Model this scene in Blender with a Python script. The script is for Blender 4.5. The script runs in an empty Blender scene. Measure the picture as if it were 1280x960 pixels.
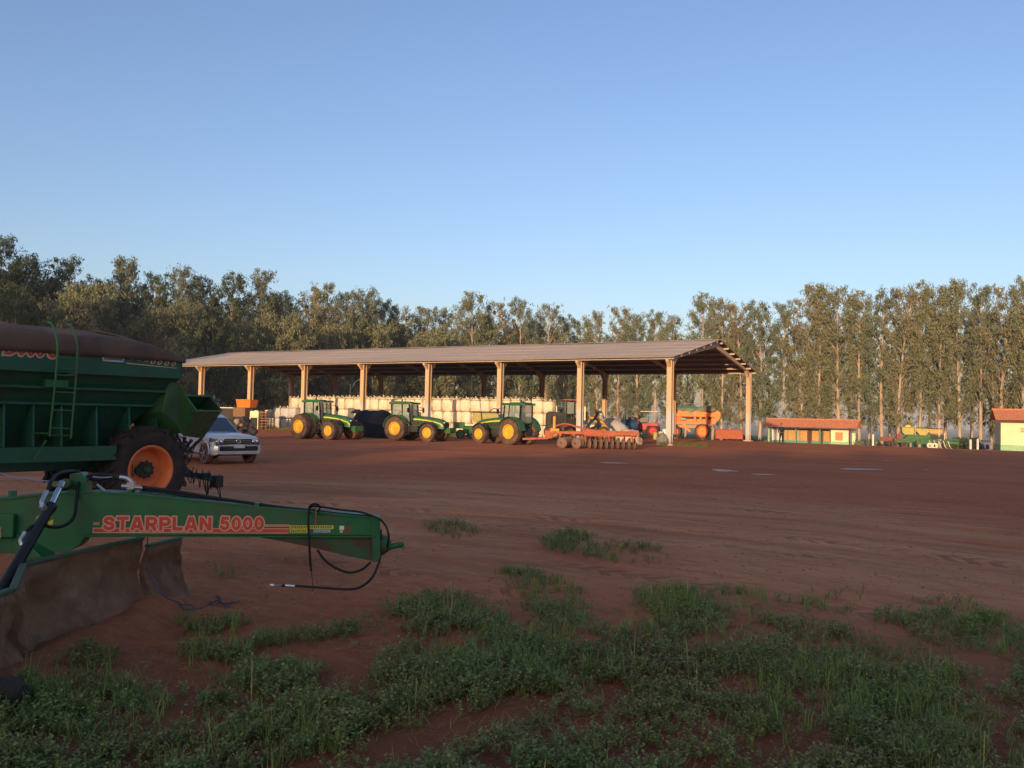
import bpy, math, random
import numpy as np
from mathutils import Matrix, Vector, noise as mnoise

random.seed(7)
rng = np.random.default_rng(11)
scene = bpy.context.scene
COL = scene.collection
R_ = math.radians

# ------------------------------------------------------------------ camera
EYE, FPX, ROLL, PITCH = 2.1, 1086.0, 0.0216, 0.0347
cam_d = bpy.data.cameras.new('camera')
cam = bpy.data.objects.new('camera', cam_d)
COL.objects.link(cam)
cam.matrix_world = (Matrix.Translation((0, 0, EYE)) @ Matrix.Rotation(math.pi / 2 + PITCH, 4, 'X')
                    @ Matrix.Rotation(ROLL, 4, 'Z'))
cam_d.sensor_width = 36.0
cam_d.lens = FPX / 1280.0 * 36.0
cam_d.clip_start = 0.1
cam_d.clip_end = 20000
scene.camera = cam

# ------------------------------------------------------------------ sky, sun, exposure
SUN_EL, SUN_AZ = R_(7.0), R_(20.0)          # low sun behind the camera, 20 degrees to its left
sdir = Vector((-math.sin(SUN_AZ) * math.cos(SUN_EL), -math.cos(SUN_AZ) * math.cos(SUN_EL), math.sin(SUN_EL)))
world = bpy.data.worlds.new('World')
scene.world = world
world.use_nodes = True
wn = world.node_tree
wn.nodes.clear()
sky = wn.nodes.new('ShaderNodeTexSky')
sky.sky_type = 'NISHITA'
sky.sun_disc = False
sky.sun_elevation = SUN_EL
sky.sun_rotation = math.atan2(sdir.x, sdir.y)
sky.altitude = 0
sky.air_density = 1.0
sky.dust_density = 1.5
sky.ozone_density = 2.7
bg = wn.nodes.new('ShaderNodeBackground')
bg.inputs['Strength'].default_value = 0.15
wo = wn.nodes.new('ShaderNodeOutputWorld')
bal = wn.nodes.new('ShaderNodeMix')           # the camera's white balance: daylight, a little warm
bal.data_type = 'RGBA'
bal.blend_type = 'MULTIPLY'
bal.inputs[0].default_value = 1.0
bal.inputs[7].default_value = (1.12, 0.94, 0.98, 1)
wn.links.new(sky.outputs[0], bal.inputs[6])
wn.links.new(bal.outputs[2], bg.inputs[0])
wn.links.new(bg.outputs[0], wo.inputs[0])

sun_d = bpy.data.lights.new('sun', 'SUN')
sun_d.energy = 3.0
sun_d.angle = R_(0.53)
sun_d.color = (1.0, 0.68, 0.37)
sun = bpy.data.objects.new('sun', sun_d)
COL.objects.link(sun)
sun.rotation_euler = sdir.to_track_quat('Z', 'Y').to_euler()

scene.view_settings.view_transform = 'Standard'
scene.view_settings.look = 'None'
scene.view_settings.exposure = 0.92
scene.view_settings.gamma = 1.0
scene.cycles.max_bounces = 6
scene.cycles.transparent_max_bounces = 8


# ------------------------------------------------------------------ pixel <-> place helpers (photograph 1280 x 960)
def ray(px, py):
    dx, dy = px - 640.0, py - 480.0
    c, s = math.cos(ROLL), math.sin(ROLL)
    X = (dx * c + dy * s) / FPX
    Y = (-dx * s + dy * c) / FPX
    c, s = math.cos(PITCH), math.sin(PITCH)
    return Vector((X, c + Y * s, s - Y * c))


def at(px, py, d):
    """the place at distance y = d seen at that pixel of the photograph"""
    v = ray(px, py)
    v = v * (d / v.y)
    return Vector((v.x, v.y, v.z + EYE))


def project(x, y, z):
    z = z - EYE
    c, s = math.cos(PITCH), math.sin(PITCH)
    d = y * c + z * s
    u = z * c - y * s
    X, Y = FPX * x / d, -FPX * u / d
    c, s = math.cos(ROLL), math.sin(ROLL)
    return 640 + X * c - Y * s, 480 + X * s + Y * c


def gz(x, y):
    """height of the terrain"""
    u = 0.6 * x + 0.8 * y
    a = np.maximum(0, u - 80.0)
    z1 = -0.028 * np.minimum(a, 70)
    z2 = -0.018 * np.clip(a - 70, 0, 1400)
    k = np.clip((a) / 12.0, 0, 1)
    return (z1 + z2) * (k * 0.5 + 0.5) + 0 * u


def ground_at(px, py):
    v = ray(px, py)
    lo, hi = 1.0, 400.0
    prev = 1.0
    d = 1.0
    while d < 400:
        p = v * (d / v.y)
        if p.z + EYE < float(gz(p.x, p.y)):
            lo, hi = prev, d
            break
        prev = d
        d *= 1.03
    for _ in range(40):
        m = (lo + hi) / 2
        p = v * (m / v.y)
        if p.z + EYE < float(gz(p.x, p.y)):
            hi = m
        else:
            lo = m
    p = v * (lo / v.y)
    return Vector((p.x, p.y, float(gz(p.x, p.y))))


# ------------------------------------------------------------------ value noise for layout and relief
_perm = rng.random((256, 256))


def vnoise(x, y):
    x = np.asarray(x, float); y = np.asarray(y, float)
    xi, yi = np.floor(x).astype(int), np.floor(y).astype(int)
    fx, fy = x - xi, y - yi
    fx = fx * fx * (3 - 2 * fx); fy = fy * fy * (3 - 2 * fy)
    a = _perm[xi % 256, yi % 256]; b = _perm[(xi + 1) % 256, yi % 256]
    c = _perm[xi % 256, (yi + 1) % 256]; d = _perm[(xi + 1) % 256, (yi + 1) % 256]
    return (a * (1 - fx) + b * fx) * (1 - fy) + (c * (1 - fx) + d * fx) * fy


def fbm(x, y, o=4):
    s, a, t = 0, 1.0, 0
    for k in range(o):
        s = s + a * vnoise(x * 2 ** k + 17.3 * k, y * 2 ** k + 5.1 * k)
        t += a
        a *= 0.5
    return s / t


# ------------------------------------------------------------------ materials
MATS = {}


def mat(name, col, col2=None, rough=0.6, scale=4.0, metal=0.0, bump=0.0, bscale=30.0, spec=0.4,
        dust=0.0, dustcol=(0.20, 0.10, 0.06), dscale=3.0, coords='Object', contrast=(0.35, 0.65), stretch=None,
        transl=0.0, attr=None, coat=0.0):
    if name in MATS:
        return MATS[name]
    m = bpy.data.materials.new(name)
    m.use_nodes = True
    nt = m.node_tree
    N, L = nt.nodes, nt.links
    b = N['Principled BSDF']
    b.inputs['Roughness'].default_value = rough
    b.inputs['Metallic'].default_value = metal
    b.inputs['Specular IOR Level'].default_value = spec
    b.inputs['Coat Weight'].default_value = coat
    tc = N.new('ShaderNodeTexCoord')
    src = tc.outputs[coords]
    if stretch:
        mp = N.new('ShaderNodeMapping')
        mp.inputs['Scale'].default_value = stretch
        L.new(src, mp.inputs[0]); src = mp.outputs[0]

    def noise(sc, det=5):
        n = N.new('ShaderNodeTexNoise')
        n.inputs['Scale'].default_value = sc
        n.inputs['Detail'].default_value = det
        n.inputs['Roughness'].default_value = 0.6
        L.new(src, n.inputs['Vector'])
        return n.outputs['Fac']

    def ramp(f, a, c):
        r = N.new('ShaderNodeMapRange')
        r.inputs['From Min'].default_value = a
        r.inputs['From Max'].default_value = c
        L.new(f, r.inputs['Value'])
        return r.outputs[0]

    def mix(f, a, c):
        x = N.new('ShaderNodeMix')
        x.data_type = 'RGBA'
        if isinstance(f, float):
            x.inputs[0].default_value = f
        else:
            L.new(f, x.inputs[0])
        for v, s in ((a, x.inputs[6]), (c, x.inputs[7])):
            if isinstance(v, tuple):
                s.default_value = (*v, 1)
            else:
                L.new(v, s)
        return x.outputs[2]
    if col2 is None:
        col2 = tuple(c * 0.78 for c in col)
    c = mix(ramp(noise(scale), *contrast), col, col2)
    if attr:
        at_ = N.new('ShaderNodeAttribute')
        at_.attribute_name = attr
        hs = N.new('ShaderNodeMix'); hs.data_type = 'RGBA'; hs.blend_type = 'MULTIPLY'
        hs.inputs[0].default_value = 1.0
        L.new(c, hs.inputs[6]); L.new(at_.outputs['Color'], hs.inputs[7])
        c = hs.outputs[2]
    if dust > 0:
        f = ramp(noise(dscale, 8), 0.72 - 0.5 * dust, 0.95 - 0.4 * dust)
        c = mix(f, c, dustcol)
        r = N.new('ShaderNodeMapRange')
        r.inputs['To Min'].default_value = rough
        r.inputs['To Max'].default_value = 0.9
        L.new(f, r.inputs['Value'])
        L.new(r.outputs[0], b.inputs['Roughness'])
    L.new(c, b.inputs['Base Color'])
    if bump > 0:
        bp = N.new('ShaderNodeBump')
        bp.inputs['Strength'].default_value = bump
        bp.inputs['Distance'].default_value = 0.02
        L.new(noise(bscale, 6), bp.inputs['Height'])
        L.new(bp.outputs[0], b.inputs['Normal'])
    if transl > 0:
        t = N.new('ShaderNodeBsdfTranslucent')
        L.new(c, t.inputs['Color'])
        ms = N.new('ShaderNodeMixShader')
        ms.inputs[0].default_value = transl
        L.new(b.outputs[0], ms.inputs[1]); L.new(t.outputs[0], ms.inputs[2])
        out = [n for n in N if n.type == 'OUTPUT_MATERIAL'][0]
        L.new(ms.outputs[0], out.inputs['Surface'])
    MATS[name] = m
    return m


def glass_mat(name, col, rough=0.08, alpha=1.0):
    if name in MATS:
        return MATS[name]
    m = bpy.data.materials.new(name)
    m.use_nodes = True
    b = m.node_tree.nodes['Principled BSDF']
    b.inputs['Base Color'].default_value = (*col, 1)
    b.inputs['Roughness'].default_value = rough
    b.inputs['Specular IOR Level'].default_value = 0.7
    b.inputs['Alpha'].default_value = alpha
    MATS[name] = m
    return m


DUST = (0.21, 0.105, 0.062)
M_green = mat('green_paint', (0.018, 0.150, 0.045), (0.014, 0.115, 0.036), rough=0.42, dust=0.5, dustcol=(0.085, 0.085, 0.045), dscale=3.5, bump=.12, bscale=16)
M_tgreen = mat('tractor_green_paint', (0.022, 0.125, 0.032), (0.018, 0.10, 0.028), rough=0.35, dust=0.45, dustcol=(0.12, 0.10, 0.05), dscale=2.5)
M_wgreen = mat('wagon_green_paint', (0.018, 0.100, 0.048), (0.015, 0.078, 0.040), rough=0.45, dust=0.4, dustcol=(0.045, 0.06, 0.038), dscale=1.3, bump=0.05, bscale=2)
M_wgreen2 = mat('chute_green_paint', (0.03, 0.095, 0.025), (0.018, 0.065, 0.023), rough=0.45, dust=0.4, dustcol=(0.06, 0.07, 0.035), dscale=2.0)
M_yel = mat('wheel_yellow_paint', (0.75, 0.42, 0.03), (0.62, 0.33, 0.03), rough=0.45, dust=0.3, dustcol=(0.35, 0.17, 0.06), dscale=5)
M_stripe = mat('stripe_yellow', (0.75, 0.62, 0.08), rough=0.5)
M_hop = mat('hopper_yellow_plastic', (0.42, 0.36, 0.09), (0.34, 0.28, 0.08), rough=0.55, dust=0.3)
M_tyre = mat('dusty_rubber', (0.028, 0.022, 0.019), (0.05, 0.034, 0.026), rough=0.9, scale=6, dust=0.35, dustcol=(0.085, 0.048, 0.032), dscale=2.5, bump=0.2)
M_tyre2 = mat('muddy_rubber', (0.085, 0.055, 0.04), (0.055, 0.035, 0.028), rough=0.95, scale=4, dust=0.6, dustcol=(0.17, 0.10, 0.065), dscale=3)
M_orimg = mat('orange_rim_paint', (0.80, 0.21, 0.055), (0.70, 0.17, 0.05), rough=0.5, dust=0.15, dscale=4, dustcol=(0.45, 0.16, 0.07))
M_orange = mat('spreader_orange_paint', (0.85, 0.20, 0.02), (0.75, 0.16, 0.02), rough=0.5, dust=0.25, dustcol=(0.5, 0.17, 0.06))
M_rust = mat('rusty_red_paint', (0.45, 0.11, 0.05), (0.30, 0.085, 0.045), rough=0.8, dust=0.4, dustcol=(0.36, 0.17, 0.10))
M_disc = mat('rusty_disc_steel', (0.20, 0.12, 0.085), (0.13, 0.075, 0.055), rough=0.7, dust=0.4, dustcol=(0.27, 0.15, 0.10))
M_dark = mat('dark_metal', (0.025, 0.024, 0.024), (0.04, 0.034, 0.03), rough=0.65, dust=0.3, dustcol=(0.07, 0.045, 0.03))
M_black = mat('black_paint', (0.012, 0.013, 0.016), rough=0.4, dust=0.15, dustcol=(0.05, 0.035, 0.03))
M_hose = mat('black_rubber_hose', (0.010, 0.009, 0.009), rough=0.55)
M_chrome = mat('chrome_rod', (0.75, 0.78, 0.82), rough=0.18, metal=1.0)
M_steel = mat('zinc_fitting', (0.55, 0.55, 0.53), rough=0.35, metal=0.8)
M_tarp = mat('brown_tarpaulin', (0.145, 0.098, 0.076), (0.10, 0.070, 0.056), rough=1.0, spec=.1, scale=1.2, bump=0.25, bscale=9, dust=0.3, dustcol=(0.16, 0.10, 0.075), dscale=1.2)
M_btarp = mat('black_plastic_sheet', (0.006, 0.006, 0.007), rough=0.6, spec=.12, bump=0.8, bscale=4)
M_mud = mat('mud_caked_steel', (0.29, 0.15, 0.085), (0.15, 0.078, 0.048), rough=1.0, spec=.1, scale=2.2, bump=1.0, bscale=6, dust=0.5, dustcol=(0.38, 0.21, 0.125), dscale=4.5)
M_concrete = mat('precast_concrete', (0.52, 0.40, 0.29), (0.42, 0.32, 0.23), rough=0.9, scale=1.5, bump=0.2, bscale=12)
M_roof = mat('fibre_cement_sheet', (0.52, 0.40, 0.30), (0.46, 0.36, 0.27), rough=0.92, scale=0.35, bump=0.2, bscale=6)
M_bag = mat('cream_woven_plastic', (0.74, 0.66, 0.52), (0.60, 0.50, 0.37), rough=0.75, scale=1.3, bump=0.5, bscale=5)
M_bag2 = mat('grey_and_shaded_white_plastic', (0.50, 0.48, 0.47), (0.40, 0.385, 0.375), rough=0.75, scale=1.3, bump=0.5, bscale=5)  # also covers white bags, their shade put into the grey
M_white = mat('white_paint', (0.78, 0.78, 0.76), rough=0.45)
M_car = mat('white_car_paint', (0.42, 0.45, 0.49), (0.38, 0.40, 0.44), rough=0.25, dust=0.35, dustcol=(0.30, 0.2, 0.14), dscale=2.5, coat=0.6)
M_glassd = glass_mat('dark_glass', (0.02, 0.03, 0.035), 0.06)
M_glassc = glass_mat('cab_glass', (0.35, 0.42, 0.36), 0.1, 0.35)
M_glassw = glass_mat('windscreen_glass', (0.04, 0.06, 0.075), 0.2)
M_redt = mat('decal_red', (0.68, 0.075, 0.04), rough=0.5)
M_tan = mat('decal_tan_edge', (0.72, 0.42, 0.26), rough=0.55)
M_ytape = mat('decal_yellow', (0.62, 0.56, 0.06), rough=0.55)
M_grey = mat('decal_grey', (0.42, 0.45, 0.5), rough=0.5)
M_ink = mat('decal_ink', (0.06, 0.07, 0.03), rough=0.6)
M_blue = mat('blue_rope', (0.06, 0.10, 0.18), rough=0.8)
M_tile = mat('clay_roof_tile', (0.54, 0.21, 0.10), (0.44, 0.16, 0.08), rough=0.85, scale=2.5)
M_teal = mat('teal_green_paint', (0.10, 0.30, 0.20), rough=0.7)
M_teal2 = mat('pale_green_paint', (0.30, 0.52, 0.30), rough=0.8)
M_cream = mat('cream_wall_paint', (0.80, 0.72, 0.42), (0.72, 0.64, 0.38), rough=0.85, scale=0.8)
M_pyel = mat('pale_yellow_wall_paint', (0.74, 0.68, 0.42), (0.66, 0.60, 0.37), rough=0.85, scale=0.6)
M_oy = mat('ochre_door_paint', (0.52, 0.30, 0.09), rough=0.7)  # ochre darkened to hold the verandah's shade
M_osh = mat('orange_shutter_paint', (0.58, 0.25, 0.11), rough=0.7)
M_brownd = mat('dark_brown_wood', (0.09, 0.03, 0.022), rough=0.7)
M_lyel = mat('grader_yellow_paint', (0.58, 0.30, 0.04), (0.42, 0.22, 0.05), rough=0.6, dust=0.4)
M_red = mat('red_machine_paint', (0.50, 0.02, 0.03), (0.35, 0.02, 0.03), rough=0.5, dust=0.2)
M_bluem = mat('blue_machine_paint', (0.02, 0.07, 0.16), rough=0.6, dust=0.2)
M_tealtarp = mat('teal_mesh_tarp', (0.13, 0.28, 0.22), (0.20, 0.27, 0.13), rough=0.85, scale=2, bump=0.5, bscale=5)
M_wood = mat('weathered_timber', (0.20, 0.12, 0.075), (0.12, 0.075, 0.05), rough=0.9, scale=6, stretch=(1, 1, 6))
M_log = mat('dark_wet_log', (0.05, 0.036, 0.028), (0.025, 0.02, 0.017), rough=0.9, bump=0.7, bscale=14)
M_skin = mat('skin', (0.30, 0.16, 0.10), rough=0.6)
M_cloth = mat('dark_navy_cloth', (0.018, 0.018, 0.028), rough=0.9)
M_cloth2 = mat('black_trouser_cloth', (0.014, 0.012, 0.014), rough=0.9)
M_bark = mat('eucalyptus_bark', (0.48, 0.38, 0.28), (0.27, 0.20, 0.145), rough=0.9, scale=1.0, stretch=(3, 3, 0.6), bump=0.3, bscale=6)
M_leaf = [mat('eucalyptus_leaf_%s' % n, c, c2, rough=0.6, scale=0.35, transl=0.22, spec=0.3, coords='Object', contrast=(0.3, 0.7))
          for n, c, c2 in (('olive', (0.225, 0.225, 0.115), (0.150, 0.160, 0.080)),
                           ('grey_green', (0.180, 0.200, 0.115), (0.122, 0.145, 0.082)),
                           ('brownish', (0.250, 0.220, 0.115), (0.175, 0.160, 0.080)),
                           ('deep_green', (0.075, 0.100, 0.042), (0.050, 0.075, 0.032)))]


# ------------------------------------------------------------------ mesh builder
def catmull(pts, k=6):
    P = [Vector(p) for p in pts]
    if len(P) < 3:
        return P
    out = []
    Q = [2 * P[0] - P[1]] + P + [2 * P[-1] - P[-2]]
    for i in range(1, len(Q) - 2):
        a, b, c, d = Q[i - 1], Q[i], Q[i + 1], Q[i + 2]
        for j in range(k):
            t = j / k
            out.append(0.5 * ((2 * b) + (c - a) * t + (2 * a - 5 * b + 4 * c - d) * t * t + (3 * b - a - 3 * c + d) * t ** 3))
    out.append(P[-1])
    return out


class MB:
    def __init__(s):
        s.v, s.f = [], []

    def add(s, V, F, M=None):
        n = len(s.v)
        for p in V:
            p = Vector(p)
            s.v.append(tuple(M @ p if M is not None else p))
        s.f += [tuple(i + n for i in f) for f in F]
        return s

    def hexa(s, P, M=None):
        return s.add(P, [(0, 3, 2, 1), (4, 5, 6, 7), (0, 1, 5, 4), (1, 2, 6, 5), (2, 3, 7, 6), (3, 0, 4, 7)], M)

    def box(s, c, d, M=None):
        x, y, z = c; a, b, h = d[0] / 2, d[1] / 2, d[2] / 2
        return s.hexa([(x - a, y - b, z - h), (x + a, y - b, z - h), (x + a, y + b, z - h), (x - a, y + b, z - h),
                       (x - a, y - b, z + h), (x + a, y - b, z + h), (x + a, y + b, z + h), (x - a, y + b, z + h)], M)

    def bar(s, p0, p1, w, h=None, up=(0, 0, 1)):
        p0, p1 = Vector(p0), Vector(p1)
        h = h or w
        d = (p1 - p0).normalized()
        up = Vector(up)
        if abs(d.dot(up)) > 0.95:
            up = Vector((0, 1, 0))
        a = d.cross(up).normalized() * (w / 2)
        b = a.cross(d).normalized() * (h / 2)
        return s.hexa([p0 - a - b, p0 + a - b, p0 + a + b, p0 - a + b, p1 - a - b, p1 + a - b, p1 + a + b, p1 - a + b])

    def prism(s, poly, axis, a, b, M=None):
        def mk(u, v, w):
            return {'x': (w, u, v), 'y': (u, w, v), 'z': (u, v, w)}[axis]
        n = len(poly)
        V = [mk(u, v, a) for u, v in poly] + [mk(u, v, b) for u, v in poly]
        F = [tuple(range(n)), tuple(range(2 * n - 1, n - 1, -1))]
        F += [(i, i + n, (i + 1) % n + n, (i + 1) % n) for i in range(n)]
        return s.add(V, F, M)

    def tube(s, pts, r, n=8, caps=True):
        P = [Vector(p) for p in pts]
        rr = r if isinstance(r, (list, tuple)) else [r] * len(P)
        V, F = [], []
        t0 = (P[1] - P[0]).normalized()
        u = t0.orthogonal().normalized()
        for i, p in enumerate(P):
            t = (P[min(i + 1, len(P) - 1)] - P[max(i - 1, 0)]).normalized()
            u = (u - t * u.dot(t))
            u = u.normalized() if u.length > 1e-6 else t.orthogonal().normalized()
            w = t.cross(u)
            for k in range(n):
                a = 2 * math.pi * k / n
                V.append(p + (u * math.cos(a) + w * math.sin(a)) * rr[i])
        for i in range(len(P) - 1):
            for k in range(n):
                F.append((i * n + k, i * n + (k + 1) % n, (i + 1) * n + (k + 1) % n, (i + 1) * n + k))
        if caps:
            F.append(tuple(range(n - 1, -1, -1)))
            F.append(tuple((len(P) - 1) * n + k for k in range(n)))
        return s.add(V, F)

    def cyl(s, p0, p1, r0, r1=None, n=14):
        return s.tube([p0, p1], [r0, r0 if r1 is None else r1], n)

    def lathe(s, prof, c=(0, 0, 0), axis='y', n=24, closed=False):
        """prof: (radius, offset along the axis)"""
        V, F = [], []
        for r, h in prof:
            for k in range(n):
                a = 2 * math.pi * k / n
                u, v = r * math.cos(a), r * math.sin(a)
                p = {'y': (u, h, v), 'x': (h, u, v), 'z': (u, v, h)}[axis]
                V.append((p[0] + c[0], p[1] + c[1], p[2] + c[2]))
        m = len(prof)
        for i in range(m if closed else m - 1):
            j = (i + 1) % m
            for k in range(n):
                F.append((i * n + k, i * n + (k + 1) % n, j * n + (k + 1) % n, j * n + k))
        return s.add(V, F)

    def ell(s, c, r, n=12, m=8, jit=0.0, zmin=-1.0):
        V, F = [], []
        for i in range(m + 1):
            th = math.pi * i / m
            for k in range(n):
                a = 2 * math.pi * k / n
                p = Vector((math.sin(th) * math.cos(a), math.sin(th) * math.sin(a), math.cos(th)))
                q = 1 + jit * mnoise.noise(p * 2.3 + Vector(c))
                V.append((c[0] + p.x * r[0] * q, c[1] + p.y * r[1] * q, c[2] + max(p.z, zmin) * r[2] * q))
        for i in range(m):
            for k in range(n):
                F.append((i * n + k, (i + 1) * n + k, (i + 1) * n + (k + 1) % n, i * n + (k + 1) % n))
        return s.add(V, F)

    def build(s, name, m, parent=None, smooth=None, bevel=0.0, recalc=True):
        me = bpy.data.meshes.new(name)
        me.from_pydata(s.v, [], s.f)
        me.validate()
        if recalc:
            import bmesh
            bm = bmesh.new(); bm.from_mesh(me)
            bmesh.ops.recalc_face_normals(bm, faces=bm.faces)
            bm.to_mesh(me); bm.free()
        me.materials.append(m)
        if smooth is not None:
            me.shade_smooth()
            me.set_sharp_from_angle(angle=R_(smooth))
        return link(name, me, parent, bevel)


def link(name, me, parent=None, bevel=0.0):
    o = bpy.data.objects.new(name, me)
    COL.objects.link(o)
    if parent is not None:
        o.parent = parent
    if bevel > 0:
        b = o.modifiers.new('bevel', 'BEVEL')
        b.width = bevel; b.segments = 2; b.limit_method = 'ANGLE'; b.angle_limit = R_(40)
    return o


def tag(o, label=None, cat=None, group=None, kind=None):
    if label: o['label'] = label
    if cat: o['category'] = cat
    if group: o['group'] = group
    if kind: o['kind'] = kind
    return o


def thing(name, label, cat, loc=(0, 0, 0), rz=0.0, group=None, sc=1.0):
    o = bpy.data.objects.new(name, None)
    COL.objects.link(o)
    o.empty_display_size = 0.2
    o.location = loc
    o.rotation_euler = (0, 0, rz)
    o.scale = (sc, sc, sc)
    return tag(o, label, cat, group)


def sub(name, parent, loc=(0, 0, 0), rot=(0, 0, 0)):
    o = bpy.data.objects.new(name, None)
    COL.objects.link(o)
    o.parent = parent
    o.location = loc
    o.rotation_euler = rot
    return o


def kids(o):
    return [c for c in COL.objects if c.parent == o]


def collect(o):
    return [(c, collect(c)) for c in kids(o)]


def copy_tree(o, tree, parent=None):
    c = o.copy()
    COL.objects.link(c)
    if parent is not None:
        c.parent = parent
    for ch, t in tree:
        copy_tree(ch, t, c)
    return c


def text_mesh(body, width, height, extrude=0.001, offset=0.0, shear=0.0, spacing=1.0):
    cu = bpy.data.curves.new('lettering', 'FONT')
    cu.body = body
    cu.size = 1.0
    cu.offset = offset
    cu.shear = shear
    cu.space_character = spacing
    cu.resolution_u = 4
    o = bpy.data.objects.new('lettering_source', cu)
    COL.objects.link(o)
    bpy.context.view_layer.update()
    dg = bpy.context.evaluated_depsgraph_get()
    me = bpy.data.meshes.new_from_object(o.evaluated_get(dg))
    bpy.data.objects.remove(o)
    n = len(me.vertices)
    co = np.empty(n * 3); me.vertices.foreach_get('co', co); co = co.reshape(-1, 3)
    lo, hi = co.min(0), co.max(0)
    sx, sy = width / (hi[0] - lo[0]), height / (hi[1] - lo[1])
    co[:, 0] = (co[:, 0] - lo[0]) * sx
    co[:, 1] = (co[:, 1] - lo[1]) * sy
    co[:, 2] = 0
    me.vertices.foreach_set('co', co.ravel())
    me.update()
    me.materials.clear()
    return me


def _arc(cx, cy, rx, ry, a0, a1, n=10):
    return [(cx + rx * math.cos(R_(a0 + (a1 - a0) * i / n)), cy + ry * math.sin(R_(a0 + (a1 - a0) * i / n))) for i in range(n + 1)]


def glyph(c):
    """(width, list of strokes); a stroke is ('b', p, q) square ended or ('r', points) round"""
    h = .13
    if c == 'T': return .80, [('b', (0, 1 - h), (.80, 1 - h)), ('b', (.40, 0), (.40, 1))]
    if c == 'L': return .70, [('b', (h, 0), (h, 1)), ('b', (0, h), (.70, h))]
    if c == 'A': return .92, [('b', (.13, 0), (.42, .99)), ('b', (.79, 0), (.50, .99)), ('b', (.25, .28), (.67, .28))]
    if c == 'N': return .84, [('b', (h, 0), (h, 1)), ('b', (.84 - h, 0), (.84 - h, 1)), ('b', (.16, .92), (.68, .08))]
    if c in 'PR':
        s = [('b', (h, 0), (h, 1)), ('r', [(h, 1 - h), (.46, 1 - h)] + _arc(.47, .655, .21, .215, 90, -90) + [(h, .44)])]
        if c == 'R': s.append(('b', (.42, .46), (.68, 0)))
        return .80, s
    if c == 'S': return .80, [('r', _arc(.40, .67, .25, .20, 15, 180) + _arc(.40, .68, .25, .16, 180, 260, 5) + _arc(.40, .33, .27, .18, 80, 0, 6) + _arc(.40, .33, .27, .20, 0, -165))]
    if c == '5': return .76, [('b', (.20, 1 - h), (.70, 1 - h)), ('r', [(.22, .90), (.17, .55)] + _arc(.37, .36, .25, .235, 125, -160))]
    if c in '0OU': 
        if c == 'U': return .76, [('r', [(h, 1), (h, .4)] + _arc(.38, .38, .25, .25, 180, 360) + [(.63, 1)])]
        return .76, [('r', _arc(.38, .5, .24, .37, 0, 360, 24))]
    if c == 'D': return .80, [('b', (h, 0), (h, 1)), ('r', [(h, 1 - h), (.36, 1 - h)] + _arc(.38, .5, .28, .37, 90, -90, 14) + [(h, h)])]
    if c == 'C': return .76, [('r', _arc(.40, .5, .27, .37, 45, 315, 20))]
    if c == '-': return .5, [('b', (.05, .45), (.45, .45))]
    return .35, []


def block_text(body, width, height, grow=0.0, gap=.10, shear=0.0, res=34, half=.13):
    """bold block lettering meshed from stroke distances; grow widens every edge (for an outline)"""
    x0, st = 0.0, []
    for c in body:
        w, ss = glyph(c)
        for s_ in ss:
            if s_[0] == 'b': st.append(('b', (s_[1][0] + x0, s_[1][1]), (s_[2][0] + x0, s_[2][1])))
            else:
                pp = [(q[0] + x0, q[1]) for q in s_[1]]
                for a, b2 in zip(pp[:-1], pp[1:]):
                    if math.dist(a, b2) > 1e-4: st.append(('r', a, b2))
        x0 += w + gap
    W = x0 - gap
    g = grow / height
    sx_ = width / W
    pad = .18
    nxx, nyy = int((W + 2 * pad) * res), int((1 + 2 * pad) * res)
    gx = np.linspace(-pad, W + pad, nxx); gy = np.linspace(-pad, 1 + pad, nyy)
    GX, GY = np.meshgrid(gx, gy)
    Dm = np.full(GX.shape, 9.0)
    for k, a, b2 in st:
        ax, ay, bx, by = *a, *b2
        L_ = math.hypot(bx - ax, by - ay) + 1e-9
        ux, uy = (bx - ax) / L_, (by - ay) / L_
        al = (GX - ax) * ux + (GY - ay) * uy; pe_ = np.abs(-(GX - ax) * uy + (GY - ay) * ux)
        if k == 'b':
            d = np.maximum(pe_ - half, np.maximum(-al, al - L_))
        else:
            d = np.hypot(pe_, np.maximum(0, np.maximum(-al, al - L_))) - half
        Dm = np.minimum(Dm, d)
    Dm -= g
    V, F, cache = [], [], {}

    def vert(key, x, y):
        if key not in cache:
            cache[key] = len(V); V.append(((x + shear * y) * sx_, y * height, 0))
        return cache[key]
    for j in range(nyy - 1):
        row = Dm[j:j + 2]
        for i in np.nonzero(((row[0, :-1] < 0) | (row[0, 1:] < 0) | (row[1, :-1] < 0) | (row[1, 1:] < 0)))[0]:
            cs_ = [(i, j), (i + 1, j), (i + 1, j + 1), (i, j + 1)]
            poly = []
            for q in range(4):
                (ia, ja), (ib, jb) = cs_[q], cs_[(q + 1) % 4]
                da, db = Dm[ja, ia], Dm[jb, ib]
                if da < 0: poly.append(vert((ia, ja), gx[ia], gy[ja]))
                if (da < 0) != (db < 0):
                    t = da / (da - db)
                    poly.append(vert((min(ia, ib), min(ja, jb), ia == ib, 'e'), gx[ia] + (gx[ib] - gx[ia]) * t, gy[ja] + (gy[jb] - gy[ja]) * t))
            if len(poly) > 2: F.append(tuple(poly))
    me = bpy.data.meshes.new('lettering'); me.from_pydata(V, [], F)
    return me


# ------------------------------------------------------------------ terrain
def axis_coords(fine_lo, fine_hi, step, lo, hi, g=1.09):
    a = list(np.arange(fine_lo, fine_hi, step))
    s, x = step, fine_hi
    while x < hi:
        a.append(x); s *= g; x += s
    a.append(hi)
    s, x = step * g, fine_lo - step
    while x > lo:
        a.insert(0, x); s *= g; x -= s
    a.insert(0, lo)
    return np.array(a)


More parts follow.
